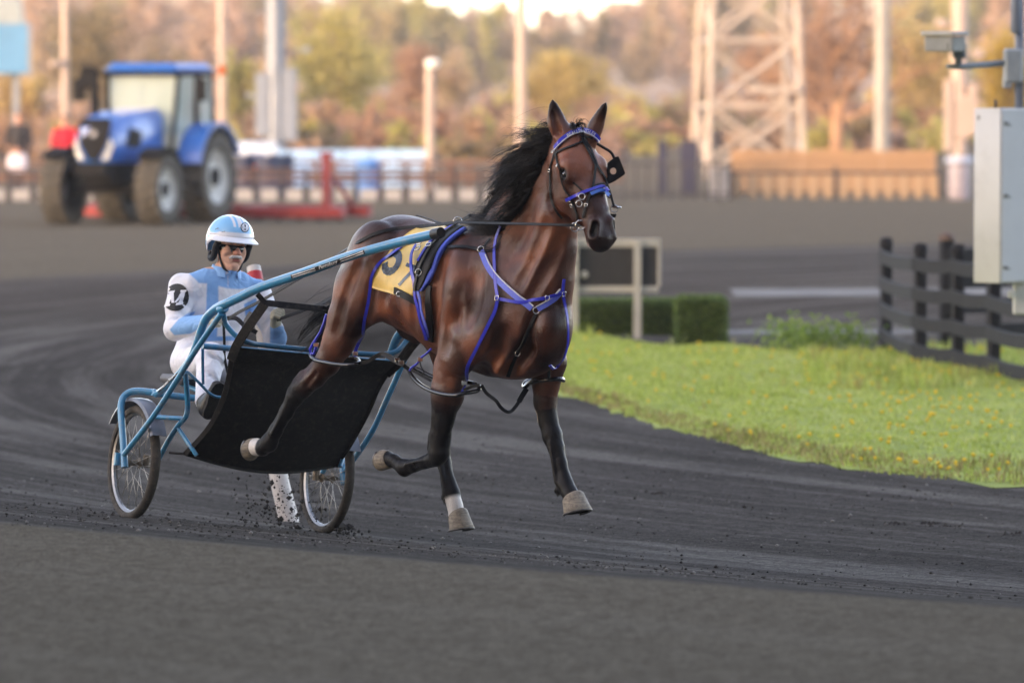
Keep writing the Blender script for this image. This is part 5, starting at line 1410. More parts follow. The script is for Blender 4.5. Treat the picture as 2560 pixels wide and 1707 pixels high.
def lay(pts, off=.006, per=5, bvh=None, lat=0.0):
    P = []; N = []
    for p in catmull([(a, b, 0) for a, b in pts], per):
        h, n = surf(p[0], p[1], bvh)
        if h is None:
            w = h2w(HP(p[0], p[1], lat)); h = w; n = -ray(p[0], p[1])
        P.append(h + n * off); N.append(n)
    P = smooth_pts(P); N = smooth_pts(N)
    return P, N
def strap(name, pts, w, mat, parent, off=.005, th=.004, per=5, bvh=None, lat=0.0):
    P, N = lay(pts, off, per, bvh, lat)
    v, f = ribbon(P, N, w, th)
    return putw(name, v, f, mat, parent, 'auto')
def cord(name, P, r, mat, parent, n=8, smooth=True, closed=False):
    v, f = tube_geo(P, r, n, True, closed)
    return putw(name, v, f, mat, parent, True)
def ringw(name, c, nrm, rad, r, mat, parent, tilt=None, squash=1.0):
    nrm = np.array(nrm, float); nrm /= np.linalg.norm(nrm)
    e1 = np.cross(nrm, (0, 0, 1.0)); e1 /= np.linalg.norm(e1); e2 = np.cross(nrm, e1)
    P = [c + e1 * rad * squash * math.cos(a) + e2 * rad * math.sin(a) for a in np.linspace(0, 2 * math.pi, 19)[:-1]]
    v, f = tube_geo(P, r, 6, False, True)
    return putw(name, v, f, mat, parent, True)
def px_ring(name, px, py, rad_px, mat, parent, lat=None, r=.003, off=.012, bvh=None):
    if lat is None:
        h, n = surf(px, py, bvh, off)
    else:
        h = h2w(HP(px, py, lat)); n = -ray(px, py)
    n = n * .4 - ray(px, py) * .6
    d = np.linalg.norm(h - CAM)
    return ringw(name, h, n, rad_px * d / FPX, r, mat, parent)
M_BLUE = plain('blue_leather', srgb(42, 54, 192), .32, var=.15, scale=30, coat=.3)
M_LBLUE = plain('pale_blue_webbing', srgb(98, 116, 216), .5, var=.12, scale=60)
M_BLK = plain('black_leather', (.012, .012, .013), .55, var=.4, scale=40, bump=.1, spec=.3)
M_RUB = plain('black_rubber_tube', (.014, .014, .016), .18, var=.3, scale=20, coat=.4)
M_WPIPE = plain('white_piping', (.75, .74, .72), .5)
M_CHROME = plain('chrome', (.72, .70, .66), .18, 1.0, .1, 50)
M_BRASS = plain('dull_brass', (.35, .30, .22), .35, .9, .3, 50)

_base = h2w((0, 0, 1.2))
BRIDLE = thing('bridle', 'blue and black racing bridle buckled on the bay horse head', 'bridle', tuple(h2w(HK['H'](.2, 0, 0))))
b = BRIDLE
bb = [(1390, 372), (1396, 362), (1406, 350), (1421, 339), (1438, 331), (1456, 327), (1474, 330), (1487, 338), (1495, 350)]
brow = strap('browband', bb, .027, M_BLUE, b, .007, .006, 5)
strap('browband_piping', [(x + .8, y + 6.0) for x, y in bb], .005, M_WPIPE, brow, .010, .006, 5)
strap('brow_strap', [(1391, 383), (1410, 374), (1434, 365), (1456, 355)], .011, M_BLK, b, .006)
strap('crown_strap', [(1450, 343), (1462, 341), (1478, 344)], .012, M_BLK, b, .008)
strap('face_strap', [(1453, 346), (1460, 360), (1467, 373), (1475, 388), (1482, 401), (1488, 414)], .017, M_BLK, b, .006)
strap('face_strap', [(1463, 346), (1470, 362), (1477, 382), (1484, 398), (1490, 414)], .012, M_BLK, b, .010)
strap('nose_branch', [(1487, 412), (1485, 431), (1483, 454), (1478, 475), (1473, 494), (1467, 513), (1462, 532), (1461, 545)], .013, M_BLK, b, .008)
strap('nose_branch', [(1489, 412), (1496, 424), (1505, 438), (1516, 457), (1523, 475), (1530, 498), (1535, 517)], .013, M_BLK, b, .008, lat=.09)
strap('cheek_strap', [(1390, 378), (1395, 402), (1401, 421), (1404, 440), (1413, 471), (1427, 491), (1435, 509), (1443, 532), (1447, 550)], .014, M_BLK, b, .006)
strap('throat_latch', [(1388, 385), (1379, 412), (1376, 430), (1377, 450), (1377, 480), (1381, 502), (1391, 527), (1405, 546)], .011, M_BLK, b, .005)
strap('cheek_brace', [(1433, 455), (1444, 466), (1456, 478)], .010, M_BLK, b, .005)
nb = [(1418, 500), (1430, 494), (1453, 485), (1473, 477), (1490, 471), (1505, 469), (1516, 472), (1521, 478)]
strap('noseband', nb, .017, M_BLUE, b, .010, .006)
strap('noseband', [(1476, 487), (1490, 481), (1504, 478), (1515, 481), (1524, 489)], .018, plain('sky_blue_webbing', srgb(70, 130, 215), .5), b, .011, .006)
strap('noseband_lining', [(1474, 492), (1489, 488), (1504, 486), (1516, 489), (1525, 496)], .007, M_BLK, b, .009, .006)
strap('noseband_lining', [(1478, 470), (1490, 464), (1505, 461), (1517, 465)], .007, M_BLK, b, .009, .006)
for x, y, r_ in ((1457, 493, 8), (1452, 509, 8)):
    px_ring('snap_ring', x, y, r_, M_CHROME, b)
px_ring('bit_ring', 1451, 563, 12, M_CHROME, b, -.085, .0038)
px_ring('bit_ring', 1438, 568, 11, M_CHROME, b, -.07, .0035)
px_ring('bit_ring', 1536, 522, 9, M_CHROME, b, .10, .0035)
for x, y in ((1426, 500), (1432, 514), (1467, 514), (1386, 380), (1397, 415), (1377, 426)):
    h, n = surf(x, y, None, .012)
    if h is not None:
        m = MB(); e1 = np.cross(n, (0, 0, 1.)); e1 /= np.linalg.norm(e1); e2 = np.cross(n, e1)
        m.tube([h + e1 * a * .008 + e2 * c * .007 for a, c in ((-1, -1), (1, -1), (1, 1), (-1, 1))], .0028, 6, closed=True)
        m.build('buckle', M_CHROME, b, True, world=True)
m = MB(); m.tube([h2w(HP(1530, 515, .10)), h2w(HP(1542, 519, .11)), h2w(HP(1552, 519, .115))], [.008, .007, .006], 8); m.build('bit_stud', M_CHROME, b, True, world=True)
m = MB(); m.tube(catmull([h2w(HP(1478, 345, .03)), h2w(HP(1489, 357, .07)), h2w(HP(1508, 369, .11)), h2w(HP(1528, 382, .15)), h2w(HP(1537, 400, .165))], 4), .0075, 8); m.build('blinker_rod', M_BLK, b, True, world=True)
# open blinker on the far cheek: a cupped plate with a round hole in it
outl = [(1519, 408), (1530, 399), (1538, 393), (1546, 391), (1551, 402), (1557, 417), (1563, 433), (1561, 437), (1550, 445), (1536, 454), (1516, 463), (1514, 450), (1515, 438), (1517, 424)]
blat = lambda px, py: .115 + (px - 1522) * .0016
hole = [(1533 + 8 * math.cos(a), 428 + 8.5 * math.sin(a)) for a in np.linspace(0, 2 * math.pi, 13)[:-1]]
bm = bmesh.new()
def loopv(pts, dz): return [bm.verts.new(tuple(h2w(HP(x, y, blat(x, y))) - np.array(ray(x, y)) * dz - OFF[b])) for x, y in pts]
fr, bk, hf, hb = loopv(outl, .0), loopv(outl, -.008), loopv(hole, .0), loopv(hole, -.008)
for O, Hh in ((fr, hf), (bk, hb)):
    es = [bm.edges.new((O[i], O[(i + 1) % len(O)])) for i in range(len(O))] + [bm.edges.new((Hh[i], Hh[(i + 1) % len(Hh)])) for i in range(len(Hh))]
    bmesh.ops.triangle_fill(bm, use_beauty=True, edges=es)
for A, B in ((fr, bk), (hf, hb)):
    for i in range(len(A)): bm.faces.new((A[i], A[(i + 1) % len(A)], B[(i + 1) % len(B)], B[i]))
bmesh.ops.recalc_face_normals(bm, faces=bm.faces)
me = bpy.data.meshes.new('m'); bm.to_mesh(me); bm.free(); put('blinker', me, M_BLK, b)

# ------------------------------------------------ lettering helper
_font_cache = {}
def text_mesh(txt, bold=0.0, shear=0.0, sub=2):
    cu = bpy.data.curves.new('t', 'FONT'); cu.body = txt; cu.size = 1.0; cu.offset = bold; cu.shear = shear
    cu.align_x = 'CENTER'; cu.align_y = 'CENTER'; cu.resolution_u = 4
    o = bpy.data.objects.new('t', cu); link(o)
    me = bpy.data.meshes.new_from_object(o.evaluated_get(bpy.context.evaluated_depsgraph_get()))
    bpy.data.objects.remove(o); bpy.data.curves.remove(cu)
    bm = bmesh.new(); bm.from_mesh(me); bpy.data.meshes.remove(me)
    bmesh.ops.triangulate(bm, faces=bm.faces)
    for _ in range(sub):
        long_ = [e for e in bm.edges if e.calc_length() > (.16 if sub < 4 else .05)]
        if not long_: break
        bmesh.ops.subdivide_edges(bm, edges=long_, cuts=1); bmesh.ops.triangulate(bm, faces=bm.faces)
    V = np.array([v.co[:] for v in bm.verts]); bm.verts.index_update()
    Fs = [tuple(v.index for v in f.verts) for f in bm.faces]; bm.free()
    return V[:, :2], Fs
def decal(name, txt, to_px, bvh, mat, parent, off=.004, bold=0.0, shear=0.0, geo=None):
    """letters laid onto a surface: to_px maps the letter plane to pixels"""
    V, Fs = geo or text_mesh(txt, bold, shear)
    out = []; keep = []
    for p in V:
        q = to_px(p); h, n = surf(q[0], q[1], bvh, off)
        keep.append(h is not None); out.append(h if h is not None else np.zeros(3))
    Fs = [f for f in Fs if all(keep[i] for i in f)]
    used = sorted({i for f in Fs for i in f}); mp = {i: k for k, i in enumerate(used)}
    return putw(name, [out[i] for i in used], [tuple(mp[i] for i in f) for f in Fs], mat, parent)
def bvh_of(obs):
    V = []; Fs = []
    for o in obs:
        k = len(V); V += [tuple(o.matrix_world @ v.co) if False else tuple(np.array(v.co) + OFF[o]) for v in o.data.vertices]
        Fs += [tuple(i + k for i in p.vertices) for p in o.data.polygons]
    return BVHTree.FromPolygons(V, Fs)
bl = catmull([(x, y, 0) for x, y in bb], 8); blen = np.cumsum([0] + [np.linalg.norm(a - c) for a, c in zip(bl[1:], bl[:-1])])
def brow_px(p):
    s = 80 + p[0] * 11.5
    x = np.interp(s, blen, [q[0] for q in bl]); y = np.interp(s, blen, [q[1] for q in bl])
    i = min(max(np.searchsorted(blen, s), 1), len(bl) - 1); t = bl[i] - bl[i - 1]; t = t / np.linalg.norm(t)
    return (x + t[1] * p[1] * 11.5, y - t[0] * p[1] * 11.5 + 0)
decal('browband_lettering', 'BEAU JANGLES', brow_px, bvh_of([brow]), M_WPIPE, brow, .002, .01)

# ------------------------------------------------ body harness
HARN = thing('harness', 'blue and black breast collar harness strapped on the bay horse', 'harness', tuple(_base))
h_ = HARN
cr = [(1206, 630), (1212, 645), (1222, 667), (1238, 691), (1260, 713), (1285, 736), (1312, 757), (1331, 771)]
strap('breast_collar', cr, .036, M_LBLUE, h_, .006, .010)
strap('collar_piping', [(x + 5, y - 5) for x, y in cr[1:]], .006, M_WPIPE, h_, .012, .007)
cl = [(1345, 772), (1365, 760), (1384, 746), (1401, 727)]
strap('breast_collar', cl, .032, M_LBLUE, h_, .006, .010)
strap('collar_piping', [(x - 3, y - 6) for x, y in cl], .006, M_WPIPE, h_, .012, .007)
strap('neck_strap', [(1256, 566), (1246, 592), (1240, 625), (1239, 660), (1241, 700), (1246, 735), (1247, 752)], .018, M_BLUE, h_, .014)
strap('cross_strap', [(1244, 748), (1262, 750), (1285, 754), (1308, 757), (1338, 751), (1365, 743), (1401, 731)], .018, M_BLUE, h_, .016)
strap('fore_hanger', [(1247, 748), (1240, 775), (1226, 803), (1210, 838), (1196, 867), (1180, 895), (1168, 918), (1162, 950), (1150, 980)], .019, M_BLUE, h_, .012)
strap('fore_hanger', [(1407, 697), (1404, 731), (1409, 767), (1414, 800), (1415, 851), (1408, 883), (1395, 911), (1383, 918), (1373, 908)], .017, M_BLUE, h_, .012, lat=.24)
strap('breast_strap', [(1341, 783), (1332, 805), (1319, 828), (1306, 855), (1292, 879), (1282, 905), (1270, 938)], .020, M_BLK, h_, .008)
strap('tie_strap', [(1206, 628), (1196, 625), (1170, 621), (1140, 620), (1115, 621), (1094, 625)], .020, M_BLK, h_, .012)
strap('withers_strap', [(1207, 624), (1216, 612), (1228, 597)], .012, M_BLK, h_, .008)
px_ring('collar_ring', 1342, 775, 8, M_CHROME, h_); px_ring('collar_ring', 1207, 628, 8, M_CHROME, h_, None, .0035, .018)
px_ring('strap_ring', 1292, 879, 6.5, M_CHROME, h_)
# saddle pad: black with a blue edge
A = catmull([(1142, 574, 0), (1118, 588, 0), (1094, 607, 0), (1072, 630, 0), (1057, 655, 0), (1046, 682, 0), (1040, 708, 0), (1046, 728, 0)], 4)
B = catmull([(1172, 580, 0), (1150, 594, 0), (1128, 613, 0), (1110, 638, 0), (1098, 662, 0), (1088, 688, 0), (1077, 712, 0), (1062, 728, 0)], 4)
def patch(name, A, B, nx, mat, parent, off, th, edge=.006, bvh=None):
    m = len(A); P = np.zeros((m, nx, 3)); N = np.zeros((m, nx, 3))
    for i in range(m):
        for j in range(nx):
            t = j / (nx - 1); q = A[i] * (1 - t) + B[i] * t
            h, n = surf(q[0], q[1], bvh)
            if h is None: h = h2w(HP(q[0], q[1], -.15)); n = -ray(q[0], q[1])
            P[i, j] = h + n * off; N[i, j] = n
    for _ in range(3):
        P[1:-1] = P[1:-1] * .5 + (P[:-2] + P[2:]) * .25
        P[:, 1:-1] = P[:, 1:-1] * .5 + (P[:, :-2] + P[:, 2:]) * .25
    v = list(P.reshape(-1, 3)) + list((P + N * th).reshape(-1, 3)); o = m * nx; f = []
    ix = lambda i, j: i * nx + j
    for i in range(m - 1):
        for j in range(nx - 1):
            f.append((o + ix(i, j), o + ix(i, j + 1), o + ix(i + 1, j + 1), o + ix(i + 1, j)))
            f.append((ix(i, j), ix(i + 1, j), ix(i + 1, j + 1), ix(i, j + 1)))
    for i in range(m - 1):
        for j in (0, nx - 1): f.append((ix(i, j), ix(i + 1, j), o + ix(i + 1, j), o + ix(i, j)))
    for j in range(nx - 1):
        for i in (0, m - 1): f.append((ix(i, j), ix(i, j + 1), o + ix(i, j + 1), o + ix(i, j)))
    return putw(name, v, f, mat, parent, True)
mid = lambda t: [a * (1 - t) + c * t for a, c in zip(A, B)]
CLOTH = thing('saddle_cloth', 'yellow saddle cloth with dark number six on the horse back', 'saddle cloth', tuple(_base))
M_YEL = plain('yellow_vinyl', srgb(246, 202, 112), .34, var=.08, scale=5, bump=.06, grime=((.30, .20, .08), .25))
# cloth: right flank of the horse, over the spine and a hand's breadth down the other side
ca = catmull([(1060, 566, 0), (1042, 574, 0), (1018, 588, 0), (985, 620, 0), (955, 660, 0), (935, 695, 0), (925, 716, 0)], 4)
cb = catmull([(1150, 568, 0), (1120, 580, 0), (1090, 605, 0), (1066, 640, 0), (1053, 680, 0), (1043, 715, 0), (1036, 750, 0)], 4)
cloth = patch('cloth', ca, cb, 14, M_YEL, CLOTH, .009, .003)
CBVH = bvh_of([cloth])
M_INK = plain('dark_foil_print', srgb(62, 68, 80), .22, .3, .45, 60)
c6, c7 = (986, 640), (1016, 692)
def cloth_px(c, sx, sy, ux, uy):
    return lambda p: (c[0] + p[0] * ux[0] * sx + p[1] * uy[0] * sy, c[1] + p[0] * ux[1] * sx + p[1] * uy[1] * sy)
decal('number_print', '6', cloth_px(c6, 104, 172, (.93, .24), (.36, -.86)), CBVH, M_INK, cloth, .002, .018)
decal('number_print', '7', cloth_px(c7, 64, 92, (.95, .30), (.42, -.86)), CBVH, M_INK, cloth, .002, .01)
decal('small_print', 'STAKES RACE', cloth_px((958, 716), 9, 12, (.97, .22), (.3, -.9)), CBVH, plain('pale_print', srgb(250, 225, 170), .4), cloth, .002) if False else None
strap('cloth_clip', [(992, 726), (1005, 732), (1020, 740), (1036, 748), (1050, 757)], .040, M_BLK, CLOTH, .014, .006)
px_ring('clip_ring', 1006, 735, 6, M_CHROME, CLOTH, None, .0035, .022)
patch('saddle_pad', mid(0.0), mid(.80), 6, M_BLK, h_, .016, .020)
patch('pad_edge', mid(.74), mid(1.0), 4, plain('royal_blue_felt', srgb(70, 96, 196), .7, bump=.2), h_, .012, .020)
strap('saddle_strap', [(p[0], p[1]) for p in mid(.30)][::4], .016, plain('dark_webbing', (.05, .048, .04), .6), h_, .040, .006)
strap('saddle_strap', [(1142, 577), (1118, 592), (1094, 608), (1072, 636), (1058, 660)], .018, M_BLUE, h_, .040, .005)
strap('girth_strap', [(1058, 612), (1046, 630), (1040, 650), (1042, 690), (1048, 725), (1054, 757), (1063, 790), (1073, 840)], .021, M_BLUE, h_, .034, .005)
strap('girth_strap', [(1062, 650), (1054, 680), (1052, 705), (1057, 735), (1062, 758), (1068, 790), (1074, 835)], .020, M_LBLUE, h_, .028, .005)
strap('girth', [(1078, 715), (1074, 745), (1074, 780), (1077, 820), (1079, 850)], .040, M_BLK, h_, .010, .008)
strap('crupper_strap', [(1142, 566), (1110, 560), (1080, 556), (1056, 549), (1040, 545)], .016, M_BLK, h_, .012)
strap('loin_strap', [(1052, 607), (1027, 610), (1004, 624), (986, 637), (954, 656), (938, 680), (930, 700), (928, 722), (922, 758), (913, 797), (900, 848), (889, 876), (888, 900)], .018, M_BLUE, h_, .016)
for x, y, r_ in ((1106, 598, 8), (1062, 682, 8)): px_ring('pad_ring', x, y, r_, M_CHROME, h_, None, .003, .046)
px_ring('rein_ring', 1144, 553, 10, M_CHROME, h_, -.08, .0034)
for x, y in ((1070, 610), (1064, 622), (1060, 634), (1078, 602), (1085, 626)):
    h, n = surf(x, y, None, .052)
    m = MB(); e1 = np.cross(n, (0, 0, 1.)); e1 /= np.linalg.norm(e1); e2 = np.cross(n, e1)
    m.tube([h + e1 * a * .016 + e2 * c * .013 for a, c in ((-1, -1), (1, -.6), (1, 1), (-1, .6))], .0042, 6, closed=True)
    m.build('saddle_buckle', M_CHROME, h_, True, world=True)
for x, y in ((1368, 742), (1064, 786), (1247, 748), (1096, 624), (1404, 731)):
    h, n = surf(x, y, None, .026)
    if h is None: continue
    m = MB(); e1 = np.cross(n, (0, 0, 1.)); e1 /= np.linalg.norm(e1); e2 = np.cross(n, e1)
    m.tube([h + e1 * a * .010 + e2 * c * .012 for a, c in ((-1, -1), (1, -1), (1, 1), (-1, 1))], .0026, 6, closed=True)
    m.build('strap_buckle', M_CHROME, h_, True, world=True)
# tail-side hanger with its loop
cord('hind_hanger', smooth_pts([h2w(HP(x, y, -.27)) for x, y in ((816, 786), (810, 808), (801, 830), (785, 855), (775, 872), (777, 884), (785, 884), (790, 868), (787, 858))], 0), .008, M_BLUE, h_)

# ------------------------------------------------ pacing hobbles: four loops and the straps that join them
HOB = thing('hobbles', 'black rubber pacing hobbles looped round the horse legs', 'hobbles', tuple(_base))
def loop(front, back, r=.0115, name='hobble_loop'):
    P = [h2w(HP(*p)) for p in front] + [h2w(HP(*p)) for p in back]
    return cord(name, catmull(P, 4, True), r, M_RUB, HOB, 8, True, True)
loop([(776, 888, -.26), (786, 899, -.32), (814, 906, -.345), (846, 911, -.345), (878, 912, -.33), (897, 907, -.27)], [(890, 897, -.18), (850, 893, -.15), (810, 888, -.16), (784, 882, -.2)])
loop([(1023, 926, -.19), (1038, 950, -.24), (1066, 971, -.29), (1101, 984, -.31), (1139, 988, -.31), (1158, 983, -.28)], [(1195, 976, -.18), (1192, 962, -.14), (1150, 952, -.12), (1090, 945, -.12), (1040, 922, -.14)])
loop([(1312, 968, .10), (1331, 955, .08), (1366, 949, .085), (1398, 947, .13), (1409, 951, .20)], [(1400, 944, .27), (1370, 938, .29), (1335, 945, .26), (1312, 958, .17)])
def bstrap(pts, w=.020, lat=-.25, mat=None):
    P = catmull([h2w(HP(a, b_, l)) for a, b_, l in pts], 5)
    N = [-ray(1100, 900)] * len(P); v, f = ribbon(P, N, w, .007)
    return putw('hobble_strap', v, f, mat or M_BLK, HOB, 'auto')
bstrap([(895, 908, -.27), (916, 905, -.26), (941, 890, -.25), (957, 884, -.24), (975, 891, -.23), (998, 904, -.22), (1024, 925, -.19)], .022)
bstrap([(955, 886, -.24), (972, 896, -.24), (992, 908, -.23), (1010, 914, -.22)], .012)
bstrap([(1024, 922, -.19), (1050, 936, -.17), (1078, 952, -.15)], .016)
bstrap([(1204, 962, -.16), (1216, 982, -.14), (1240, 1001, -.11), (1251, 1017, -.09), (1268, 1029, -.05), (1282, 1024, -.01), (1299, 1001, .04), (1316, 972, .09)], .020)
bstrap([(1297, 1004, .03), (1306, 988, .06), (1316, 972, .09)], .030)
bstrap([(1160, 975, -.2), (1180, 966, -.18), (1200, 962, -.16)], .018)
bstrap([(1372, 908, .05), (1372, 925, .05), (1372, 945, .05)], .016)
cord('hobble_sling', catmull([h2w(HP(x, y, -.27)) for x, y in ((1078, 872), (1066, 884), (1050, 896), (1044, 908), (1030, 918), (1024, 926))], 3), .006, M_BLUE, HOB)
cord('hobble_sling', catmull([h2w(HP(x, y, -.22)) for x, y in ((1050, 898), (1052, 915), (1060, 930), (1052, 938))], 3), .004, M_BLK, HOB)
for px, py, l in ((1003, 906, -.23), (992, 900, -.235), (888, 884, -.30), (1050, 898, -.275), (1161, 957, -.3), (790, 862, -.28)):
    m = MB(); c = h2w(HP(px, py, l)); m.box(c, (.030, .008, .022), .4, .002); m.build('hobble_buckle', M_CHROME, HOB, world=True)
# ------------------------------------------------ reins
def rein_pts(): return None
# ================================================================== THE SULKY
SN = at(335, 1156, 31.72); SF = at(818, 1193, 32.28)
SU = (SF - SN) / np.linalg.norm(SF - SN)                     # along the axle, towards the horse's left
SFW = np.cross(SU, (0, 0, 1.0)); SFW /= np.linalg.norm(SFW)
SZ = np.cross(SFW, SU)
SA = (SN + SF) / 2; HALF = np.linalg.norm(SF - SN) / 2
def s2w(p):
    p = np.asarray(p, float)
    return SA + p[..., 0:1] * SFW + p[..., 1:2] * SU + p[..., 2:3] * SZ
def w2s(p):
    q = np.asarray(p, float) - SA
    return np.stack([q @ SFW, q @ SU, q @ SZ], -1)
def SP(px, py, lat):
    r = ray(px, py); t = (lat - np.dot(CAM - SA, SU)) / np.dot(r, SU)
    return w2s(CAM + r * t)
M_SBLUE = plain('sky_blue_paint', srgb(30, 138, 178), .30, var=.10, scale=7, coat=.3, grime=(srgb(138, 134, 122), .6))
M_CAP = plain('black_plastic_cap', (.02, .02, .02), .45)
M_TYRE = plain('dusty_tyre_rubber', srgb(74, 68, 61), .85, var=.25, scale=16, bump=.3, grime=(srgb(112, 102, 88), .7))
M_RIM = plain('aluminium_rim', (.30, .30, .30), .40, .9, .12, 25, grime=((.12, .11, .10), .5))
M_SPOKE = plain('dusty_spoke_steel', (.42, .38, .33), .4, .8)
M_HUB = plain('rusty_hub', srgb(132, 116, 98), .6, .5, .3, 40)
M_FEND = plain('grey_fender', srgb(110, 114, 122), .35, var=.15, coat=.2)
M_NET = plain('black_net_cloth', (.012, .0115, .0115), .75, var=.35, scale=12, bump=.3, grime=(srgb(78, 72, 66), .55))
SUL = thing('sulky', 'light blue two-wheeled racing sulky hitched behind the bay horse', 'sulky', tuple(SA))
def stube(name, pts, r, mirror=True, mat=None, per=5, n=12):
    P = catmull(pts, per) if per > 1 else pts
    out = []
    for sgn in ((1, -1) if mirror else (1,)):
        Q = np.array(P) * np.array((1, sgn, 1))
        v, f = tube_geo(s2w(Q), r if np.isscalar(r) else list(np.interp(np.linspace(0, 1, len(Q)), np.linspace(0, 1, len(r)), r)), n)
        out.append(putw(name, v, f, mat or M_SBLUE, SUL, 'auto'))
    return out
# shafts: from the tip beside the saddle back to the bend and down to the cross beam
tipw = h2w(HP(1088, 585, -.40)); jw = SP(557, 765, -.60); tip = w2s(tipw)
d_tip, d_j = tipw[1] + 32, s2w(jw)[1] + 32
sh_px = [(1088, 585), (1050, 594), (979, 611), (870, 642), (762, 681), (653, 718), (600, 743)]
sh = [w2s(at(x, y, d_j + (d_tip - d_j) * (x - 557) / (1088 - 557.))) for x, y in sh_px]
low = [SP(570, 757, -.60), SP(540, 772, -.60), SP(516, 796, -.60), SP(503, 825, -.60), SP(491, 861, -.60), SP(475, 897, -.60), SP(451, 929, -.60), SP(423, 961, -.60), SP(391, 986, -.56)]
shafts = stube('shaft', sh + low, [.026] * 9 + [.025, .023, .021, .019, .018, .018, .018], True, None, 4, 14)
capd = sh[0] - sh[1]; capd /= np.linalg.norm(capd)
for sgn in (1, -1):
    m = MB(); P = [sh[0] - capd * .015, sh[0] + capd * .055]
    m.tube([s2w(p * np.array((1, sgn, 1))) for p in P], .029, 14); m.build('shaft_cap', M_CAP, SUL, 'auto', world=True)
outer = [SP(312, 1168, -.695), SP(308, 1102, -.695), SP(303, 1033, -.695), SP(304, 1006, -.69), SP(313, 988, -.67), SP(336, 978, -.63), SP(387, 981, -.54)]
stube('wheel_stay', outer, .0205, True, None, 5)
stube('cross_beam', [SP(380, 980, -.56), SP(431, 989, -.42), np.array((SP(487, 997, -.27)[0], 0, SP(487, 997, -.27)[2]))], .0195, True, None, 4)
stube('diagonal_stay', [SP(553, 784, -.61), SP(491, 873, -.64), SP(443, 949, -.66), SP(383, 1041, -.685), SP(310, 1136, -.70)], .0165, True, None, 4)
stube('inner_fork', [SP(463, 930, -.60), SP(467, 975, -.55), SP(469, 1015, -.52), SP(464, 1042, -.52), SP(450, 1058, -.52), SP(434, 1080, -.52), SP(416, 1110, -.52), SP(396, 1148, -.52)], .0150, True, None, 5)
stube('fork_brace', [SP(389, 1042, -.62), SP(457, 1046, -.52)], .0130, True, None, 1)
stube('net_strut', [SP(443, 1066, -.52), SP(475, 1114, -.48), SP(492, 1138, -.45)], .0125, True, None, 3)
bar = SP(507, 865, -.60)
stube('foot_bar', [bar, np.array((bar[0] + .02, -.3, bar[2])), np.array((bar[0] + .02, 0, bar[2]))], .0165, True, None, 4)
arch = [SP(559, 786, -.59), SP(566, 812, -.56), SP(592, 841, -.50), SP(622, 856, -.42), SP(661, 863, -.30)]
arch.append(np.array((arch[-1][0], 0, arch[-1][2] - .004)))
stube('arch_bar', arch, .0150, True, None, 5)
stirrup = [SP(467, 928, -.60), SP(488, 947, -.55), SP(507, 966, -.50), SP(520, 980, -.46), SP(538, 991, -.40), SP(562, 993, -.34)]
stube('stirrup', stirrup, .0085, True, None, 4, 8)
stube('stirrup_hanger', [SP(507, 868, -.55), SP(507, 920, -.52), SP(508, 960, -.50)], .0085, True, None, 3, 8)
m = MB(); m.lathe([(.024, -.03), (.028, -.02), (.028, .02), (.024, .03)], s2w(SP(556, 772, -.60)), s2w(sh[5]) - s2w(jw), 12)
m.build('shaft_collar', M_SBLUE, SUL, 'auto', world=True)
for i, t in enumerate((.03, .11, .2, .3)):
    c = jw + (sh[-2] - jw) * (t * 1.6) ; m = MB(); q = s2w(c) - ray(560, 760) * .025
    m.lathe([(.006, -.004), (.006, .003), (.003, .006)], q, -ray(560, 760), 8); m.build('rivet', M_CHROME, SUL, 'auto', world=True)
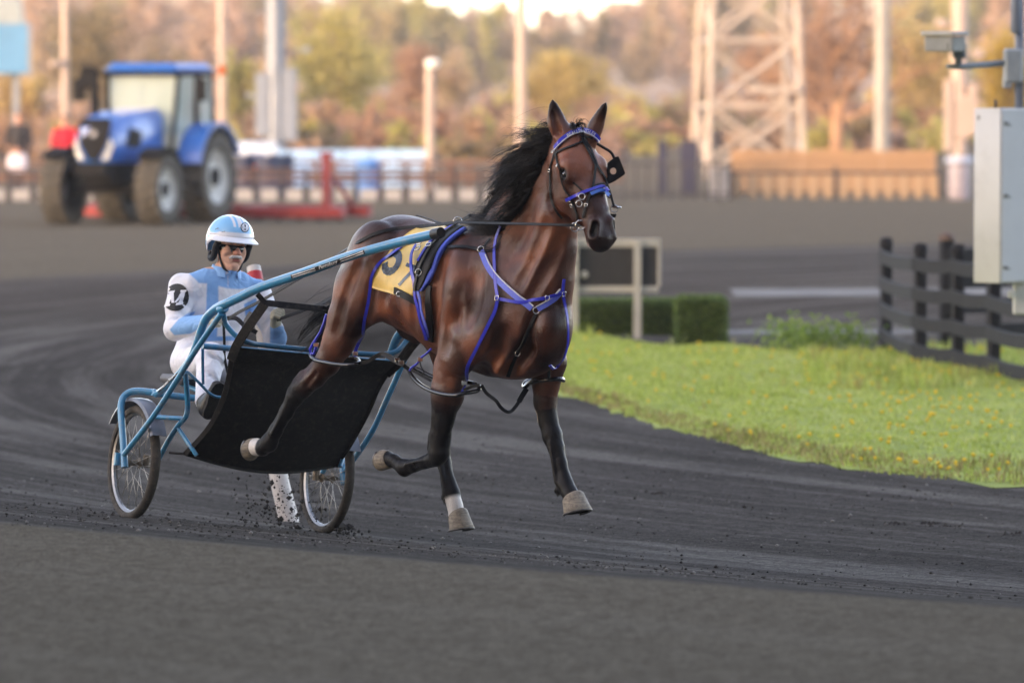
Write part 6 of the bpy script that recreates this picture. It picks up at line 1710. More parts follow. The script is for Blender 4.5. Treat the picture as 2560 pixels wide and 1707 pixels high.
# wheels
def wheel(lat, lab):
    root = put('wheel', mesh_of([], []), None, SUL)
    OFF[root] = OFF[SUL]
    c = np.array((0, lat, 0)); n = 56
    def ringp(rad, dy, a): return s2w(c + np.array((rad * math.cos(a), dy, rad * math.sin(a))))
    def lathe_w(name, prof, mat):
        v = []; f = []
        k = len(prof)
        for i in range(n):
            a = 2 * math.pi * i / n
            v += [ringp(r_, dy, a) for r_, dy in prof]
        for i in range(n):
            j = (i + 1) % n
            for q in range(k):
                f.append((i * k + q, j * k + q, j * k + (q + 1) % k, i * k + (q + 1) % k))
        return putw(name, v, f, mat, root, 'auto')
    tp = [(.302 + .026 * math.cos(a), .030 * math.sin(a)) for a in np.linspace(-2.2, 2.2, 14)]
    # grooves in the tread
    tp2 = []
    for i, (r_, dy) in enumerate(tp):
        if 3 <= i <= 10: tp2 += [(r_, dy - .0008), (r_ - .0035, dy)]
        else: tp2.append((r_, dy))
    tp = tp2
    lathe_w('tyre', tp + [(.284, .012), (.284, -.012)], M_TYRE)
    lathe_w('rim', [(.289, -.017), (.293, -.019), (.293, -.016), (.282, -.013), (.276, -.006), (.276, .006), (.282, .013), (.293, .016), (.293, .019), (.289, .017), (.271, .008), (.271, -.008)], M_RIM)
    m = MB()
    for k in range(28):
        a = 2 * math.pi * k / 28; side = -1 if k % 2 else 1; tw = .42 * (1 if (k // 2) % 2 else -1)
        m.tube([s2w(c + np.array((.275 * math.cos(a), side * .004, .275 * math.sin(a)))), s2w(c + np.array((.027 * math.cos(a + tw * 2), side * .034, .027 * math.sin(a + tw * 2))))], .0016, 4)
    m.build('spokes', M_SPOKE, root, True, world=True, kind='stuff')
    m = MB(); m.lathe([(.012, -.065), (.014, -.048), (.030, -.040), (.030, -.032), (.017, -.026), (.017, .026), (.030, .032), (.030, .040), (.014, .048), (.012, .065)], s2w(c), SU, 16)
    m.build('hub', M_HUB, root, 'auto', world=True)
    # mudguard
    v = []; f = []; s_ = -1 if lat < 0 else 1
    ks = 15
    for i in range(ks):
        a = R(28 + 118 * i / (ks - 1))
        for rr, dy in ((.350, -.052), (.368, -.044), (.372, 0), (.368, .044), (.350, .052), (.347, .050), (.364, .042), (.368, 0), (.364, -.042), (.347, -.050)):
            v.append(ringp(rr, dy, a))
    for i in range(ks - 1):
        for q in range(10): f.append((i * 10 + q, (i + 1) * 10 + q, (i + 1) * 10 + (q + 1) % 10, i * 10 + (q + 1) % 10))
    f.append(tuple(range(10))); f.append(tuple(range((ks - 1) * 10 + 9, (ks - 1) * 10 - 1, -1)))
    putw('mudguard', v, f, M_FEND, SUL, 'auto')
    # drop-out clamps and axle ends
    for dy in ((-.105, .075) if lat < 0 else (-.075, .105)):
        m = MB(); m.tube([s2w(c + np.array((0, dy, -.022))), s2w(c + np.array((0, dy, .05)))], .020, 10); m.build('axle_clamp', M_SBLUE if dy * lat > 0 else M_HUB, SUL, 'auto', world=True)
    m = MB(); m.tube([s2w(c + np.array((0, -.11, 0))), s2w(c + np.array((0, .11, 0)))], .0065, 8); m.build('axle', M_SPOKE, root, True, world=True)
    return root
wheel(-HALF, ''); wheel(HALF, '')
# seat
m = MB()
seat_c = SP(478, 935, -.06)
for i in range(1):
    T = Matrix.Translation(Vector(s2w(np.array((seat_c[0] - .02, 0, seat_c[2] - .04))))) @ Matrix(((SFW[0], SU[0], SZ[0], 0), (SFW[1], SU[1], SZ[1], 0), (SFW[2], SU[2], SZ[2], 0), (0, 0, 0, 1)))
    m.box((0, 0, 0), (.30, .38, .055), 0, .02, M=T)
m.build('seat', plain('grey_seat_vinyl', srgb(92, 92, 94), .5), SUL, 'auto', world=True)
stube('seat_post', [np.array((seat_c[0], -.12, seat_c[2] - .06)), np.array((SP(431, 989, -.42)[0], -.12, SP(431, 989, -.42)[2]))], .013, True, None, 1)
# maker's strip and lettering on the near shaft
SBVH = bvh_of(shafts[:1])
M_STRIPE = plain('black_decal', (.012, .012, .013), .35); M_SWHITE = plain('white_decal', (.78, .78, .76), .4)
def along(t, o, a=(728, 692), c=(912, 629)):
    dx, dy = c[0] - a[0], c[1] - a[1]; L = math.hypot(dx, dy); nx, ny = -dy / L, dx / L
    return (a[0] + dx * t - nx * -o * 1 if False else a[0] + dx * t + nx * o, a[1] + dy * t + ny * o)
def band(name, t0, t1, o0, o1, mat, n=14, off=.002):
    v = []; f = []
    for i in range(n + 1):
        t = t0 + (t1 - t0) * i / n
        cv = -3.2 * math.sin(math.pi * t)
        for o in (o0, (o0 + o1) / 2, o1):
            q = along(t, o + cv * -0.35); h, nn = surf(q[0], q[1], SBVH, off)
            v.append(h if h is not None else s2w(jw))
    for i in range(n):
        for k in range(2): f.append((i * 3 + k, i * 3 + 3 + k, i * 3 + 4 + k, i * 3 + 1 + k))
    return putw(name, v, f, mat, SUL)
band('maker_strip', 0, 1, -4.6, 5.0, M_STRIPE)
for t0, t1 in ((.02, .33), (.67, .985)):
    band('strip_line', t0, t1, -3.0, -1.2, M_SWHITE, 8, .004); band('strip_line', t0 , t1, 1.6, 3.4, M_SWHITE, 8, .004)
dv = (912 - 728, 629 - 692); dl = math.hypot(*dv)
def ptx(p):
    t = .5 + p[0] * 11.5 / dl; o = -p[1] * 11.0 + 1.1; return along(t, o)
decal('shaft_lettering', 'Pennsbury', ptx, SBVH, M_SWHITE, SUL, .0045, .012, .25)
# strip on the lower tube and on the wheel stay
def tube_strip(pts, w, txt):
    P, N = lay(pts, .003, 4, SBVH)
    v, f = ribbon(P, N, w, .001); putw('maker_strip', v, f, M_STRIPE, SUL)
tube_strip([(397, 979), (420, 957), (446, 932)], .012, '')
a0, a1 = (400, 976), (446, 930)
def ptx2(p):
    dx, dy = a1[0] - a0[0], a1[1] - a0[1]; L = math.hypot(dx, dy); t = .5 + p[0] * 8.2 / L
    return (a0[0] + dx * t + (-dy / L) * -p[1] * -6 * -1, a0[1] + dy * t + (dx / L) * -p[1] * 6)
decal('frame_lettering', 'Premier Trainer', ptx2, SBVH, M_SWHITE, SUL, .0065, .01)
# ------------------------------------------------ net between the driver's feet and the horse's heels
eL = [(663, 757), (636, 795), (612, 830), (590, 868), (578, 900), (572, 940), (560, 990), (534, 1050), (500, 1096), (463, 1134)]
lt = -np.array((.52, .52, .515, .51, .485, .465, .455, .45, .46, .475))
EL = np.array([SP(x, y, l) for (x, y), l in zip(eL, lt)]); ER = EL * np.array((1, -1, 1))
def net_grid(i0, i1, nt=14, sag=.05):
    rows = catmull(list(EL[i0:i1 + 1]), 4); V = []; nr = len(rows)
    for i, p in enumerate(rows):
        g = (i0 + (i1 - i0) * i / (nr - 1)) / 9.0
        for j in range(nt + 1):
            t = j / nt; y = p[1] + (-2 * p[1]) * t; b = math.sin(math.pi * t)
            V.append(s2w(np.array((p[0] + b * sag * (g - .2) * 1.2, y, p[2] - b * sag * g ** 3 * 1.3))))
    F = [(i * (nt + 1) + j, i * (nt + 1) + j + 1, (i + 1) * (nt + 1) + j + 1, (i + 1) * (nt + 1) + j) for i in range(nr - 1) for j in range(nt)]
    return V, F
NET = put('mud_net', mesh_of([], []), None, SUL); OFF[NET] = OFF[SUL]
v, f = net_grid(3, 9); putw('net_cloth', v, f, M_NET, NET, True)
t = NT('sheer_net'); t.base((.03, .03, .03)); t.set(Roughness=.8)
tr = t.n('BsdfTransparent'); mx = t.n('MixShader'); mx.inputs[0].default_value = .55
t.l(tr.outputs[0], mx.inputs[1]); t.l(t.b.outputs[0], mx.inputs[2]); t.l(mx.outputs[0], t.out.inputs[0])
v, f = net_grid(0, 3); putw('sheer_panel', v, f, t.m, NET, True)
def nband(pts, w, name='net_binding', th=.006):
    P = s2w(np.array(catmull(pts, 4))); N = np.array([-ray(650, 900) + np.array((0, 0, .2))] * len(P))
    v, f = ribbon(P, N, w, th); putw(name, v, f, M_NET, NET, 'auto')
for sg in (1, -1):
    m_ = np.array((1, sg, 1))
    nband([p * m_ for p in EL[:5]], .055); nband([p * m_ for p in EL[4:]], .030)
    q = SP(643, 735, -.57); nband([q * m_, (q * .4 + EL[0] * .6) * m_, EL[0] * m_], .030)
nband([EL[0], np.array((EL[0][0] + .01, 0, EL[0][2] - .006)), ER[0]], .036)
nb_ = [np.array(w2s(np.array(p))) for p in net_grid(4, 9)[0][-15:]]
nband(nb_[::2], .022)
for sg in (1, -1):
    m = MB(); m.tube([s2w(EL[-1] * np.array((1, sg, 1))), s2w(SP(424, 1131, -.54) * np.array((1, sg, 1)))], .008, 6); m.build('net_tie', M_NET, NET, True, world=True)
# ================================================================== THE DRIVER
DRV = thing('person', 'driver in white and pale blue racing suit and helmet seated on the sulky', 'person', tuple(s2w(np.array((seat_c[0], 0, seat_c[2])))))
def build_driver():
    F = Field((-.62, -.52, .28), (.78, .52, 1.66), .0058)
    pel = SP(502, 893, 0.0); px0 = pel[0]
    wa = SP(524, 828, 0.0); ch = SP(545, 750, 0.0); ub = SP(556, 716, 0.0); nk = SP(566, 686, 0.0)
    lat = (0, 1, 0)
    F.seg(pel + np.array((-.02, 0, -.03)), wa, .165, .170, .135, .140, lat, .05)
    F.seg(wa, ch, .172, .185, .142, .140, lat, .05)
    F.seg(ch, ub, .185, .165, .138, .105, lat, .05)
    F.seg(ub, nk, .120, .062, .085, .062, lat, .05)
    for sg in (-1, 1):
        F.seg(ub + np.array((0, sg * .10, .02)), ub + np.array((-.01, sg * .195, -.02)), .075, .068, .075, .078, lat, .05)
    J = {}
    # right arm, left arm
    for sg, sh_, el, wr, hd in ((-1, SP(452, 716, -.225), SP(438, 822, -.30), SP(524, 806, -.26), SP(556, 797, -.24)),
                                (1, SP(648, 735, .225), SP(688, 846, .30), SP(690, 822, .19), SP(688, 802, .17))):
        F.seg(sh_, sh_ + (el - sh_) * .5, .072, .068, .078, .074, lat, .04)
        F.seg(sh_ + (el - sh_) * .5, el, .068, .058, .074, .062, lat, .03)
        F.seg(el, wr, .064, .046, .066, .048, lat, .03)
        J[sg] = (sh_, el, wr, hd)
        # folds in the sleeve
        for t, r_ in ((.35, .012), (.62, .014), (.80, .012)):
            c = sh_ + (el - sh_) * t
            F.seg(c + np.array((.088, -.05, .02)), c + np.array((.088, .05, -.03)), r_, r_, r_, r_, lat, .02, sub=True)
    # legs
    for sg in (-1, 1):
        m_ = np.array((1, 1 if sg < 0 else -1, 1))
        hip, kn, an = SP(468, 905, -.12) * m_, SP(528, 895, -.27) * m_, SP(512, 1000, -.36) * m_
        if sg > 0: kn = kn - np.array((.02, 0, .09))
        F.seg(hip, kn, .100, .080, .105, .085, lat, .05)
        F.seg(kn, an, .080, .055, .085, .060, lat, .03)
        F.seg(kn + np.array((.075, -.06, .03)), kn + np.array((.08, .05, -.04)), .014, .014, .014, .014, lat, .02, sub=True)
        F.seg(kn + (an - kn) * .4 + np.array((.075, -.06, .03)), kn + (an - kn) * .5 + np.array((.07, .05, -.03)), .012, .012, .012, .012, lat, .02, sub=True)
        J[sg] += (hip, kn, an)
    # folds across the chest
    for (a, b, r_) in (((500, 735), (560, 760), .010), ((505, 790), (570, 800), .012), ((515, 815), (590, 835), .012), ((560, 735), (610, 745), .010)):
        A_, B_ = SP(*a, -.05), SP(*b, .02)
        F.seg(A_ + np.array((.150, 0, 0)), B_ + np.array((.150, 0, 0)), r_, r_, r_, r_, lat, .03, sub=True)
    # head
    hc = SP(577, 612, 0.0)
    h = lambda x, y, z: hc + np.array((x, y, z))
    F.seg(nk + np.array((-.01, 0, -.02)), h(-.01, 0, -.06), .060, .060, .064, .066, lat, .02)
    F.seg(h(-.02, 0, .05), h(-.005, 0, .0), .076, .074, .092, .094, lat, .02)
    F.seg(h(.01, 0, -.02), h(.026, 0, -.108), .066, .050, .082, .060, lat, .03)
    F.seg(h(.060, 0, -.112), h(.070, 0, -.122), .034, .028, .028, .026, lat, .025)          # chin
    F.seg(h(.085, 0, -.008), h(.107, 0, -.044), .010, .017, .012, .015, lat, .012)           # nose
    for sg in (-1, 1):
        F.ball(h(.101, sg * .014, -.048), .012, .008)
        F.seg(h(.070, sg * .045, -.030), h(.055, sg * .055, -.045), .018, .018, .018, .020, lat, .03)  # cheeks
        F.seg(h(.04, sg * .045, -.075), h(.06, sg * .030, -.085), .020, .018, .026, .022, lat, .03)
        F.seg(h(-.005, sg * .076, -.012), h(-.015, sg * .080, -.045), .010, .008, .024, .016, lat, .01)  # ears
        F.ball(h(.082, sg * .030, .002), .016, .012, True)
    F.seg(h(.101, -.024, -.083), h(.101, .024, -.083), .004, .004, .005, .005, lat, .006, sub=True)       # mouth
    F.seg(h(.087, -.016, -.091), h(.087, .016, -.091), .010, .010, .007, .007, lat, .010)                # lower lip
    F.seg(h(.095, -.014, -.104), h(.095, .014, -.104), .006, .006, .006, .006, lat, .012, sub=True)
    # collar
    F.seg(nk + np.array((-.02, 0, -.012)), nk + np.array((-.005, 0, .020)), .078, .072, .078, .074, lat, .012)
    return F, J, h, nk, ch
DF, DJ, DH, DNK, DCH = build_driver()
_dv, _df = DF.surface()
_dw = s2w(_dv)
def to_px(P):
    q = P - CAM; z = q @ _F
    return np.stack([1280 + FPX * (q @ _X) / z, 853.5 - FPX * (q @ _U) / z], 1)
def in_poly(P, poly):
    x, y = P.T; inside = np.zeros(len(P), bool); n = len(poly)
    for i in range(n):
        (x0, y0), (x1, y1) = poly[i], poly[(i + 1) % n]
        c = ((y0 > y) != (y1 > y)) & (x < (x1 - x0) * (y - y0) / (y1 - y0 + 1e-9) + x0)
        inside ^= c
    return inside
def soft_poly(P, poly, r=1.6):
    return sum(in_poly(P + np.array((r * math.cos(a), r * math.sin(a))) * q, poly).astype(float) for q in (.45, 1.0) for a in np.linspace(0, 6.283, 9)[:-1]) / 16
S_WHITE = np.array(srgb(240, 239, 242)); S_BLUE = np.array(srgb(126, 184, 234)); SKIN = np.array(srgb(226, 170, 144)); SHOE = np.array((.02, .02, .02))
dp = to_px(_dw)
dcol = np.tile(S_WHITE, (len(_dv), 1))
arm_r = np.minimum(seg_dist(_dv, DJ[-1][0], DJ[-1][1])[0], seg_dist(_dv, DJ[-1][1], DJ[-1][2])[0]) < .105
for poly, arm in (([(440, 640), (464, 676), (487, 697), (498, 708), (518, 708), (543, 714), (569, 721), (599, 723), (635, 718), (665, 706), (690, 720), (690, 600), (440, 600)], None),
             ([(518, 706), (546, 712), (546, 772), (542, 850), (520, 850), (514, 800)], 0), ([(505, 842), (650, 838), (650, 850), (505, 853)], 0),
             ([(424, 824), (446, 798), (474, 781), (512, 776), (506, 818), (477, 834), (436, 838)], 1), ([(675, 815), (720, 815), (720, 870), (675, 870)], None), ([(610, 760), (640, 745), (650, 790), (615, 800)], 0)):
    msk = soft_poly(dp, poly)
    if arm == 0: msk = msk * ~arm_r
    if arm == 1: msk = msk * arm_r
    dcol = dcol * (1 - msk[:, None]) + S_BLUE * msk[:, None]
hz = _dv - DH(0, 0, 0)
skin = (_dv[:, 2] > DNK[2] + .024) & (np.hypot(hz[:, 0], hz[:, 1]) < .16)
dcol[skin] = SKIN
lips = skin & (np.abs(hz[:, 1]) < .022) & (hz[:, 0] > .06) & (hz[:, 2] < -.080) & (hz[:, 2] > -.097)
dcol[lips] = srgb(186, 110, 98)
nose = np.linalg.norm(_dv - DH(.105, 0, -.035), axis=1) < .028; dcol[skin & nose] = srgb(228, 154, 130)
lapel = in_poly(dp, [(548, 668), (560, 664), (572, 682), (562, 688)]) & ~skin; dcol[lapel] = srgb(226, 222, 234)
zipm = in_poly(dp, [(567, 688), (571, 688), (573, 722), (569, 722)]) & ~skin; dcol[zipm] = srgb(170, 196, 232)
t = NT('driver_suit_and_skin'); a = t.n('Attribute', attribute_name='Col').outputs['Color']; c = t.coord('Object')
wr = t.noise(10, 2, .45, c, .9)
t.base(t.mix(.5, a, t.mix(1.0, a, t.ramp(t.noise(5, 4, .6, c), [(.3, .86), (.7, 1.06)]), 'MULTIPLY')))
t.set(Roughness=.62, Specular_IOR_Level=.35, Subsurface_Weight=.05, Subsurface_Radius=(.02, .01, .006))
cr_ = t.math('ABSOLUTE', t.math('SUBTRACT', t.noise(6.5, 2, .5, c, 1.2), .5))
t.bump(t.math('ADD', t.math('ADD', t.math('MULTIPLY', cr_, 2.2), t.math('MULTIPLY', wr, .8)), t.math('MULTIPLY', t.noise(22, 2, .5, c, .8), .15)), .55, .022)
me = fast_mesh(_dw - OFF[DRV], _df); set_col(me, dcol)
dbody = put('body', me, t.m, DRV)
DBVH = BVHTree.FromPolygons([tuple(v) for v in _dw], [tuple(int(i) for i in q) for q in _df])
m = MB()
cpts = []
for a in np.linspace(R(25), R(335), 25):
    cpts.append(DNK + np.array((math.cos(a) * .082 - .012, math.sin(a) * .080, .030 + .010 * -math.cos(a))))
for rr_ in (0,):
    V = []; Fs_ = []
    for p_ in cpts:
        o_ = (p_ - DNK) * np.array((1, 1, 0)); o_ = o_ / np.linalg.norm(o_)
        V += [s2w(p_ + np.array((0, 0, -.040)) + o_ * .016), s2w(p_ + np.array((0, 0, .016)) + o_ * .002), s2w(p_ + np.array((0, 0, .014)) - o_ * .006), s2w(p_ + np.array((0, 0, -.035)) - o_ * .004)]
    for i in range(len(cpts) - 1):
        for k in range(4): Fs_.append((i * 4 + k, i * 4 + (k + 1) % 4, i * 4 + 4 + (k + 1) % 4, i * 4 + 4 + k))
putw('collar', V, Fs_, plain('suit_blue_cloth', srgb(126, 184, 234), .65, var=.06, scale=12), DRV, 'auto')
# ------------------------------------------------ hands in cream gloves, five fingers closed on the rein
M_GLOVE = plain('cream_leather_glove', srgb(206, 198, 172), .7, var=.15, scale=30, bump=.3)
def glove(sg):
    sh_, el, wr_, hd = DJ[sg][:4]
    ax = hd - wr_; L = np.linalg.norm(ax); ax /= L
    up = np.array((0, 0, 1.0)); up = up - ax * (up @ ax); up /= np.linalg.norm(up); sd = np.cross(ax, up) * (1 if sg < 0 else -1)
    F = Field(hd - .16, hd + .16, .0042)
    F.seg(wr_ - ax * .01, wr_ + ax * .03, .040, .034, .040, .034, sd, .01)
    F.seg(wr_ + ax * .03, wr_ + ax * .085, .024, .026, .036, .042, sd, .012)
    kn0 = wr_ + ax * .090
    for i, (dz, ln) in enumerate(((.032, .040), (.011, .045), (-.011, .042), (-.031, .034))):
        k0 = kn0 + up * dz - sd * .004
        k1 = k0 + ax * ln * .55 + sd * .014; k2 = k1 - ax * .010 + sd * .030; k3 = k2 - ax * ln * .5 + sd * .004
        F.seg(k0, k1, .0115, .0108, .0115, .0108, sd, .004); F.seg(k1, k2, .0108, .010, .0108, .010, sd, .004); F.seg(k2, k3, .010, .0085, .010, .0085, sd, .004)
    t0 = wr_ + ax * .045 + up * .030 + sd * .012
    t1 = t0 + ax * .032 + up * .012 + sd * .022; t2 = t1 + ax * .030 - up * .006 + sd * .006
    F.seg(t0, t1, .015, .0125, .015, .0125, sd, .008); F.seg(t1, t2, .0125, .0095, .0125, .0095, sd, .004)
    v, f = F.surface()
    return put('glove', fast_mesh(s2w(v) - OFF[DRV], f), M_GLOVE, DRV)
glove(-1); glove(1)
# ------------------------------------------------ shoes, sole towards the camera
M_SHOE = plain('black_shoe', (.018, .018, .019), .4, var=.4, scale=20)
M_SOLE2 = plain('worn_rubber_sole', srgb(52, 48, 44), .8, var=.3, scale=60, bump=.8)
for sg in (-1, 1):
    m_ = np.array((1, 1 if sg < 0 else -1, 1))
    heel, toe = SP(521, 1034, -.37) * m_, SP(550, 958, -.36) * m_
    ax = (toe - heel); L = np.linalg.norm(ax); ax = ax / L
    nr = np.array((1.0, 0, 0)) - ax * ax[0]; nr /= np.linalg.norm(nr); sd = np.cross(ax, nr)
    F = Field(np.minimum(heel, toe) - .14, np.maximum(heel, toe) + .14, .0055)
    F.seg(heel - nr * .045, heel + ax * L * .35 - nr * .045, .038, .036, .044, .044, sd, .02)
    F.seg(heel + ax * L * .35 - nr * .04, toe - nr * .022 - ax * .02, .040, .036, .034, .020, sd, .02)
    F.seg(heel - nr * .05 + ax * .02, DJ[sg][6], .045, .055, .05, .058, sd, .03)
    v, f = F.surface(); o = put('shoe', fast_mesh(s2w(v) - OFF[DRV], f), M_SHOE, DRV)
    # sole plate
    pl = [(-.02, .0), (-.012, .026), (.03, .036), (.09, .033), (.15, .042), (.20, .040), (.235, .026), (.248, .0)]
    out = [(a_, b_) for a_, b_ in pl] + [(a_, -b_) for a_, b_ in pl[::-1][1:-1]]
    n = len(out); V = [s2w(heel + ax * (a_ - .015) * (L / .19) * .86 + sd * b_ * 1.05 + nr * d) for d in (-.008, .012) for a_, b_ in out]
    putw('sole', V, [tuple(range(n - 1, -1, -1)), tuple(range(n, 2 * n))] + [(i, (i + 1) % n, n + (i + 1) % n, n + i) for i in range(n)], M_SOLE2, o)
# ------------------------------------------------ helmet
HC = DH(-.012, 0, .034)
HF_ = Field(HC - .20, HC + .20, .0048)
HF_.seg(HC + np.array((-.012, 0, .004)), HC + np.array((.012, 0, .004)), .132, .130, .136, .134, (0, 1, 0), .01)
HF_.seg(HC + np.array((-.03, 0, -.03)), HC + np.array((-.02, 0, -.05)), .128, .126, .128, .118, (0, 1, 0), .02)
inner = Field(HC - .20, HC + .20, .0048)
inner.seg(HC + np.array((-.012, 0, .0)), HC + np.array((.012, 0, -.0)), .122, .120, .126, .124, (0, 1, 0), .01)
inner.seg(HC + np.array((-.03, 0, -.03)), HC + np.array((-.02, 0, -.10)), .118, .116, .118, .110, (0, 1, 0), .02)
D = np.maximum(HF_.D, -inner.D)
g = [HF_.lo[i] + HF_.h * np.arange(HF_.n[i]) - HC[i] for i in range(3)]
X_, Y_, Z_ = g[0][:, None, None], g[1][None, :, None], g[2][None, None, :]
rimz = np.interp(X_, (-.15, -.08, -.03, .03, .08, .15), (-.105, -.105, -.040, -.012, .005, .008))
HF_.D = np.maximum(D, (rimz - Z_) * .8).astype(np.float32)
hv, hf = HF_.surface()
hw = s2w(hv); me = fast_mesh(hw - OFF[DRV], hf)
hl = hv - HC; hpx = to_px(hw)
HB = np.array(srgb(122, 198, 240)); HWt = np.array(srgb(238, 238, 240))
hc_ = np.tile(HB, (len(hv), 1))
rz_ = np.interp(hl[:, 0], (-.15, -.08, -.03, .03, .08, .15), (-.105, -.105, -.040, -.012, .005, .008))
q_ = sstep(.033, .027, hl[:, 2] - rz_)[:, None]; hc_ = hc_ * (1 - q_) + HWt * q_
hc_[(np.abs(hl[:, 1]) < .040) & (hl[:, 2] > .07) & (np.abs(np.abs(hl[:, 1]) - .020) > .006)] = HWt
sw = (hl[:, 0] < .06) & (np.abs(hl[:, 1]) > .05) & (np.abs(hl[:, 2] - .018 - .35 * (hl[:, 0] * -1) ) < .013); hc_[sw] = HWt
hc_[(hl[:, 0] < -.06) & (hl[:, 2] < .05) & (hl[:, 2] > -.0)] = HWt
inn = np.sqrt((hl[:, 0] / .128) ** 2 + (hl[:, 1] / .124) ** 2 + (hl[:, 2] / .128) ** 2) < .985
hc_[inn & (hl[:, 2] < .1)] = (.02, .02, .02)
set_col(me, hc_)
t = NT('helmet_gloss'); t.base(t.n('Attribute', attribute_name='Col').outputs['Color']); t.set(Roughness=.22, Coat_Weight=.5)
helmet = put('helmet', me, t.m, DRV)
HBV = BVHTree.FromPolygons([tuple(v) for v in hw], [tuple(int(i) for i in q) for q in hf])
# peak
M_HW = plain('white_helmet_plastic', srgb(238, 238, 240), .28, var=.05, coat=.4)
v = []; f = []; n = 15
for i in range(n):
    a = R(-68 + 136 * i / (n - 1)); ca, sa = math.cos(a), math.sin(a); ext = .050 * math.cos(a) ** .7 + .004
    for rr, zz in ((.131, .004), (.131 + ext, -.022 - .010 * ca), (.130 + ext, -.027 - .010 * ca), (.126, -.004)):
        v.append(s2w(HC + np.array((rr * ca * 1.02, rr * sa * .98, zz + .012))))
for i in range(n - 1):
    for k in range(4): f.append((i * 4 + k, i * 4 + (k + 1) % 4, i * 4 + 4 + (k + 1) % 4, i * 4 + 4 + k))
f += [(3, 2, 1, 0), tuple((n - 1) * 4 + k for k in range(4))]
putw('helmet_peak', v, f, M_HW, helmet, 'auto')
m = MB(); m.tube([s2w(HC + np.array((.133 * math.cos(a) * 1.02, .131 * math.sin(a), .022))) for a in np.linspace(R(-95), R(95), 21)], .006, 6); m.build('helmet_band', M_HW, helmet, True, world=True)
M_VENT = plain('vent_dark', (.05, .06, .07), .5)
for c in ((553, 578), (541, 573)):
    pass
def hquad(name, pts, mat, off=.002):
    V = []
    for x, y in pts:
        h, n_ = surf(x, y, HBV, off); V.append(h)
    if all(q is not None for q in V): putw(name, V, [tuple(range(len(V)))], mat, helmet)
hquad('helmet_vent', [(537, 574), (545, 570), (564, 579), (556, 581)], M_VENT); hquad('helmet_vent', [(541, 574), (546, 572), (556, 577), (552, 579)], plain('pale_blue_vent', srgb(120, 180, 220), .4), .004)
M_NAVY = plain('navy_print', srgb(22, 30, 52), .4)
ec = (612, 569)
def disc(r0, r1, n=24):
    V = []; Fs = []
    for i in range(n):
        a = 2 * math.pi * i / n; V += [(math.cos(a) * r0, math.sin(a) * r0), (math.cos(a) * r1, math.sin(a) * r1)]
    for i in range(n): j = (i + 1) % n; Fs.append((i * 2, i * 2 + 1, j * 2 + 1, j * 2))
    return np.array(V), Fs
E = lambda s: (lambda p: (ec[0] + p[0] * s * .9, ec[1] - p[1] * s))
decal('emblem_ring', '', E(1), HBV, M_NAVY, helmet, .002, geo=disc(9.5, 12.0)); decal('emblem_ring', '', E(1), HBV, M_HW, helmet, .002, geo=disc(5, 9.4)); decal('emblem_ring', '', E(1), HBV, M_NAVY, helmet, .0025, geo=disc(.2, 7.0))
for x0 in (583, 591, 599):
    hquad('helmet_stripe', [(x0 - 12, 537), (x0 - 9, 536), (x0 + 3, 546), (x0 + 1, 549)], M_NAVY)
# ear pads, chin strap, glasses, moustache
M_PAD = plain('black_padding', (.014, .014, .015), .7)
for sg in (-1, 1):
    m = MB(); P = [s2w(DH(x, sg * y, z)) for x, y, z in ((.045, .100, .010), (.020, .104, -.02), (.005, .101, -.062), (-.03, .095, -.085), (-.075, .088, -.085), (-.105, .072, -.06))]
    m.tube(catmull(P, 4), [.014, .018, .021, .024, .026, .026][0:1] * 21 if False else .019, 8); m.build('ear_pad', M_PAD, helmet, True, world=True)
    m = MB(); P = [s2w(DH(x, sg * y, z)) for x, y, z in ((.030, .092, -.005), (.026, .086, -.045), (.030, .070, -.090), (.042, .050, -.140), (.050, .0, -.162))]
    m.tube(catmull(P, 5), .0095, 8, flat=.7); m.build('chin_strap', M_PAD, helmet, True, world=True)
M_GLASS = plain('dark_lens', (.012, .012, .014), .08, var=.2, coat=.6)
m = MB(); n = 17; v = []; f = []
for i in range(n):
    a = R(-78 + 156 * i / (n - 1)); ca, sa = math.cos(a), math.sin(a)
    dip = .006 * math.exp(-(sa / .12) ** 2)
    hgt = .028 - .006 * abs(sa) ** 3
    for rr, zz in ((.105, .012), (.108, .0 - hgt * .4), (.103, -hgt + dip)):
        v.append(s2w(DH(-.002 + rr * ca * 1.0, rr * sa * .80, zz - .015)))
for i in range(n - 1):
    for k in range(2): f.append((i * 3 + k, i * 3 + k + 1, i * 3 + 4 + k, i * 3 + 3 + k))
o = putw('sunglasses', v, f, M_GLASS, DRV, True); md = o.modifiers.new('s', 'SOLIDIFY'); md.thickness = .004
M_MOUST = plain('white_moustache', srgb(226, 218, 212), .8, var=.2, scale=90, bump=.5)
MF = Field(DH(.05, -.07, -.11), DH(.14, .07, -.03), .0032)
for sg in (-1, 1):
    MF.seg(DH(.102, sg * .004, -.066), DH(.093, sg * .026, -.069), .009, .008, .0085, .0085, (0, 1, 0), .006)
    MF.seg(DH(.093, sg * .026, -.069), DH(.080, sg * .040, -.079), .008, .004, .0085, .005, (0, 1, 0), .006)
v, f = MF.surface(); put('moustache', fast_mesh(s2w(v) - OFF[DRV], f), M_MOUST, DRV)
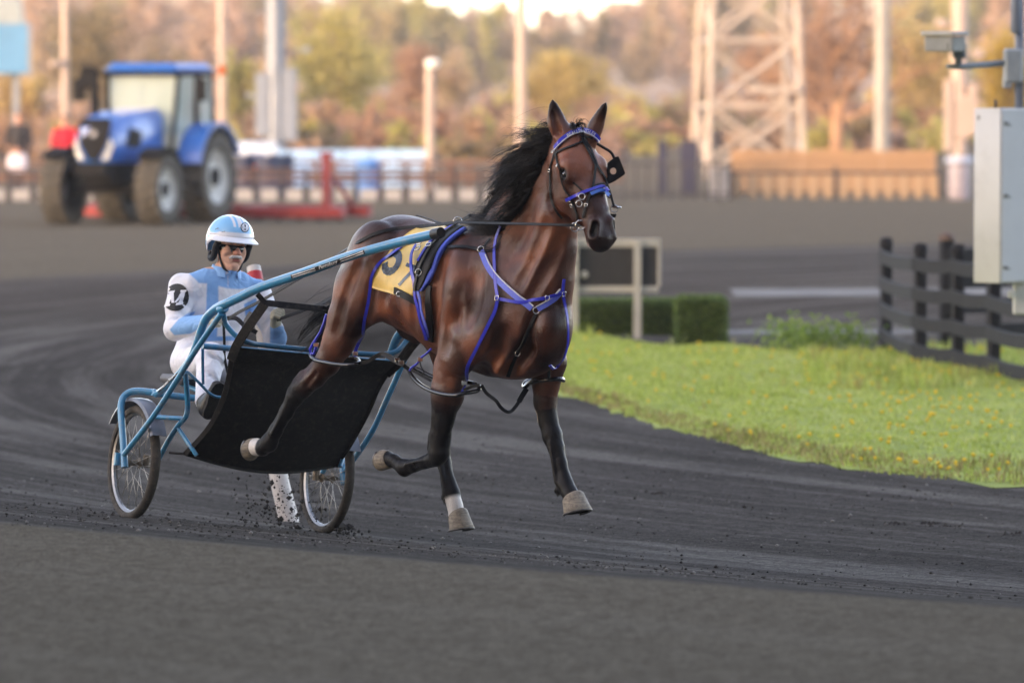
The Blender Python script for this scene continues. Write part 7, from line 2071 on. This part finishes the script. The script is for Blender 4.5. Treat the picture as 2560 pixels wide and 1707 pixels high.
# ------------------------------------------------ letter on the sleeve
def letter_m():
    """a slab-serif M of small quads, about one unit high"""
    V = []; Fs = []
    def quad(a, b, c, d, nu=3, nv=8):
        o = len(V)
        for i in range(nu + 1):
            for j in range(nv + 1):
                u, w = i / nu, j / nv
                V.append((np.array(a) * (1 - u) + np.array(b) * u) * (1 - w) + (np.array(d) * (1 - u) + np.array(c) * u) * w)
        for i in range(nu):
            for j in range(nv):
                Fs.append((o + i * (nv + 1) + j, o + (i + 1) * (nv + 1) + j, o + (i + 1) * (nv + 1) + j + 1, o + i * (nv + 1) + j + 1))
    quad((-.42, -.36), (-.22, -.36), (-.22, .36), (-.42, .36)); quad((.22, -.36), (.42, -.36), (.42, .36), (.22, .36))
    quad((-.12, -.25), (.0, -.25), (-.22, .36), (-.42, .36)); quad((.0, -.25), (.12, -.25), (.42, .36), (.22, .36))
    for x in (-.32, .32):
        quad((x - .19, -.40), (x + .16, -.40), (x + .16, -.28), (x - .19, -.28), 6, 2); quad((x - .18, .29), (x + .15, .29), (x + .15, .40), (x - .18, .40), 6, 2)
    return np.array(V), Fs
M_MBLK = plain('black_sleeve_print', (.02, .02, .022), .6); M_MWHT = plain('white_sleeve_print', srgb(236, 236, 242), .6)
oc = (441, 744)
decal('emblem_letter', '', E(13), HBV, M_HW, helmet, .004, geo=letter_m())
def ov(p): return (oc[0] + p[0] * 31 - p[1] * 0, oc[1] - p[1] * 34 + p[0] * -4)
Vd, Fd = [], []
NR, NA = 5, 26
for i in range(NR + 1):
    for k in range(NA):
        a = 2 * math.pi * k / NA; Vd.append((math.cos(a) * (i + .02) / NR, math.sin(a) * (i + .02) / NR))
for i in range(NR):
    for k in range(NA): Fd.append((i * NA + k, (i + 1) * NA + k, (i + 1) * NA + (k + 1) % NA, i * NA + (k + 1) % NA))
decal('sleeve_patch', '', ov, DBVH, M_MBLK, dbody, .004, geo=(np.array(Vd), Fd))
decal('sleeve_letter', 'M', lambda p: (oc[0] - 1 + p[0] * 46 + p[1] * 16, oc[1] + 2 - p[1] * 48 - p[0] * 6), DBVH, M_MWHT, dbody, .008, geo=letter_m())
# ------------------------------------------------ reins (from the bit through the saddle ring to the hands)
REIN = thing('reins', 'long black leather reins running from the bit to the driver hands', 'reins', tuple(_base))
def dlerp(px, x0, d0, x1, d1): return d0 + (d1 - d0) * (px - x0) / (x1 - x0)
dB = h2w(HP(1144, 556, -.14))[1] + 32; dC = s2w(DJ[-1][3])[1] + 32
def clear(p, px, py, gap=.016):
    """keep a strap just outside the horse"""
    h, n = surf(px, py)
    if h is not None and h[1] - gap < p[1]: return at(px, py, h[1] + 32 - gap)
    return p
fpx = catmull([(1450, 564, -.09), (1389, 562, -.16), (1309, 560, -.20), (1214, 558, -.19), (1144, 556, -.14)], 5)
p1 = [clear(h2w(HP(*q)), q[0], q[1]) for q in fpx]
bpx = catmull([(1144, 556, 0), (1069, 565, 0), (1005, 570, 0), (948, 580, 0), (909, 598, 0), (862, 626, 0), (784, 676, 0), (717, 714, 0), (650, 754, 0), (604, 777, 0), (574, 795, 0)], 4)
p2 = list(smooth_pts([clear(at(q[0], q[1], dlerp(q[0], 1144, dB, 560, dC)), q[0], q[1]) for q in bpx], 2))
for nm, pts, w in (('rein_front', p1, .015), ('rein_back', p2, .019)):
    P = pts; v, f = ribbon(P, [np.array((-.1, -1, .35))] * len(P), w, .004); putw(nm, v, f, M_BLK, REIN, 'auto')
dL = s2w(DJ[1][3])[1] + 32
p3 = [h2w(HP(1540, 540, .10)), h2w(HP(1200, 540, .12)), h2w(HP(1160, 548, .10)), at(960, 640, dL - 1.3), at(840, 740, dL - .7), s2w(DJ[1][3])]
P = catmull(p3, 5); v, f = ribbon(P, [np.array((-.1, -1, .35))] * len(P), .020, .004); putw('rein_far', v, f, M_BLK, REIN, 'auto')
P = catmull([s2w(DJ[-1][3] + np.array(q)) for q in ((0, 0, 0), (.05, .06, .01), (.10, .10, -.03), (.14, .16, -.06))], 5); v, f = ribbon(P, [np.array((0, -1, .4))] * len(P), .026, .004); putw('rein_loop', v, f, M_BLK, REIN, 'auto')
P = catmull([s2w(DJ[-1][3] + np.array(q)) for q in ((.02, .0, -.02), (.03, .01, -.12), (.035, .02, -.22), (.05, .05, -.33))], 5); v, f = ribbon(P, [np.array((.3, -1, .1))] * len(P), .016, .003); putw('rein_tail', v, f, M_BLK, REIN, 'auto')
# ================================================================== THE AIR
hz_m = bpy.data.materials.new('haze'); hz_m.use_nodes = True
nt = hz_m.node_tree
for n_ in list(nt.nodes):
    if n_.type == 'BSDF_PRINCIPLED': nt.nodes.remove(n_)
pv_ = nt.nodes.new('ShaderNodeVolumePrincipled'); pv_.inputs['Density'].default_value = .00030; pv_.inputs['Color'].default_value = (.92, .90, .90, 1); pv_.inputs['Anisotropy'].default_value = 0.0
nt.links.new(pv_.outputs[0], nt.nodes['Material Output'].inputs['Volume'])
m = MB(); m.box((0, 560, 19.0), (900, 1360, 41.0)); hz = m.build('haze', hz_m, None, kind='stuff')
tag(hz, 'pale evening haze softening the far trees', 'haze')
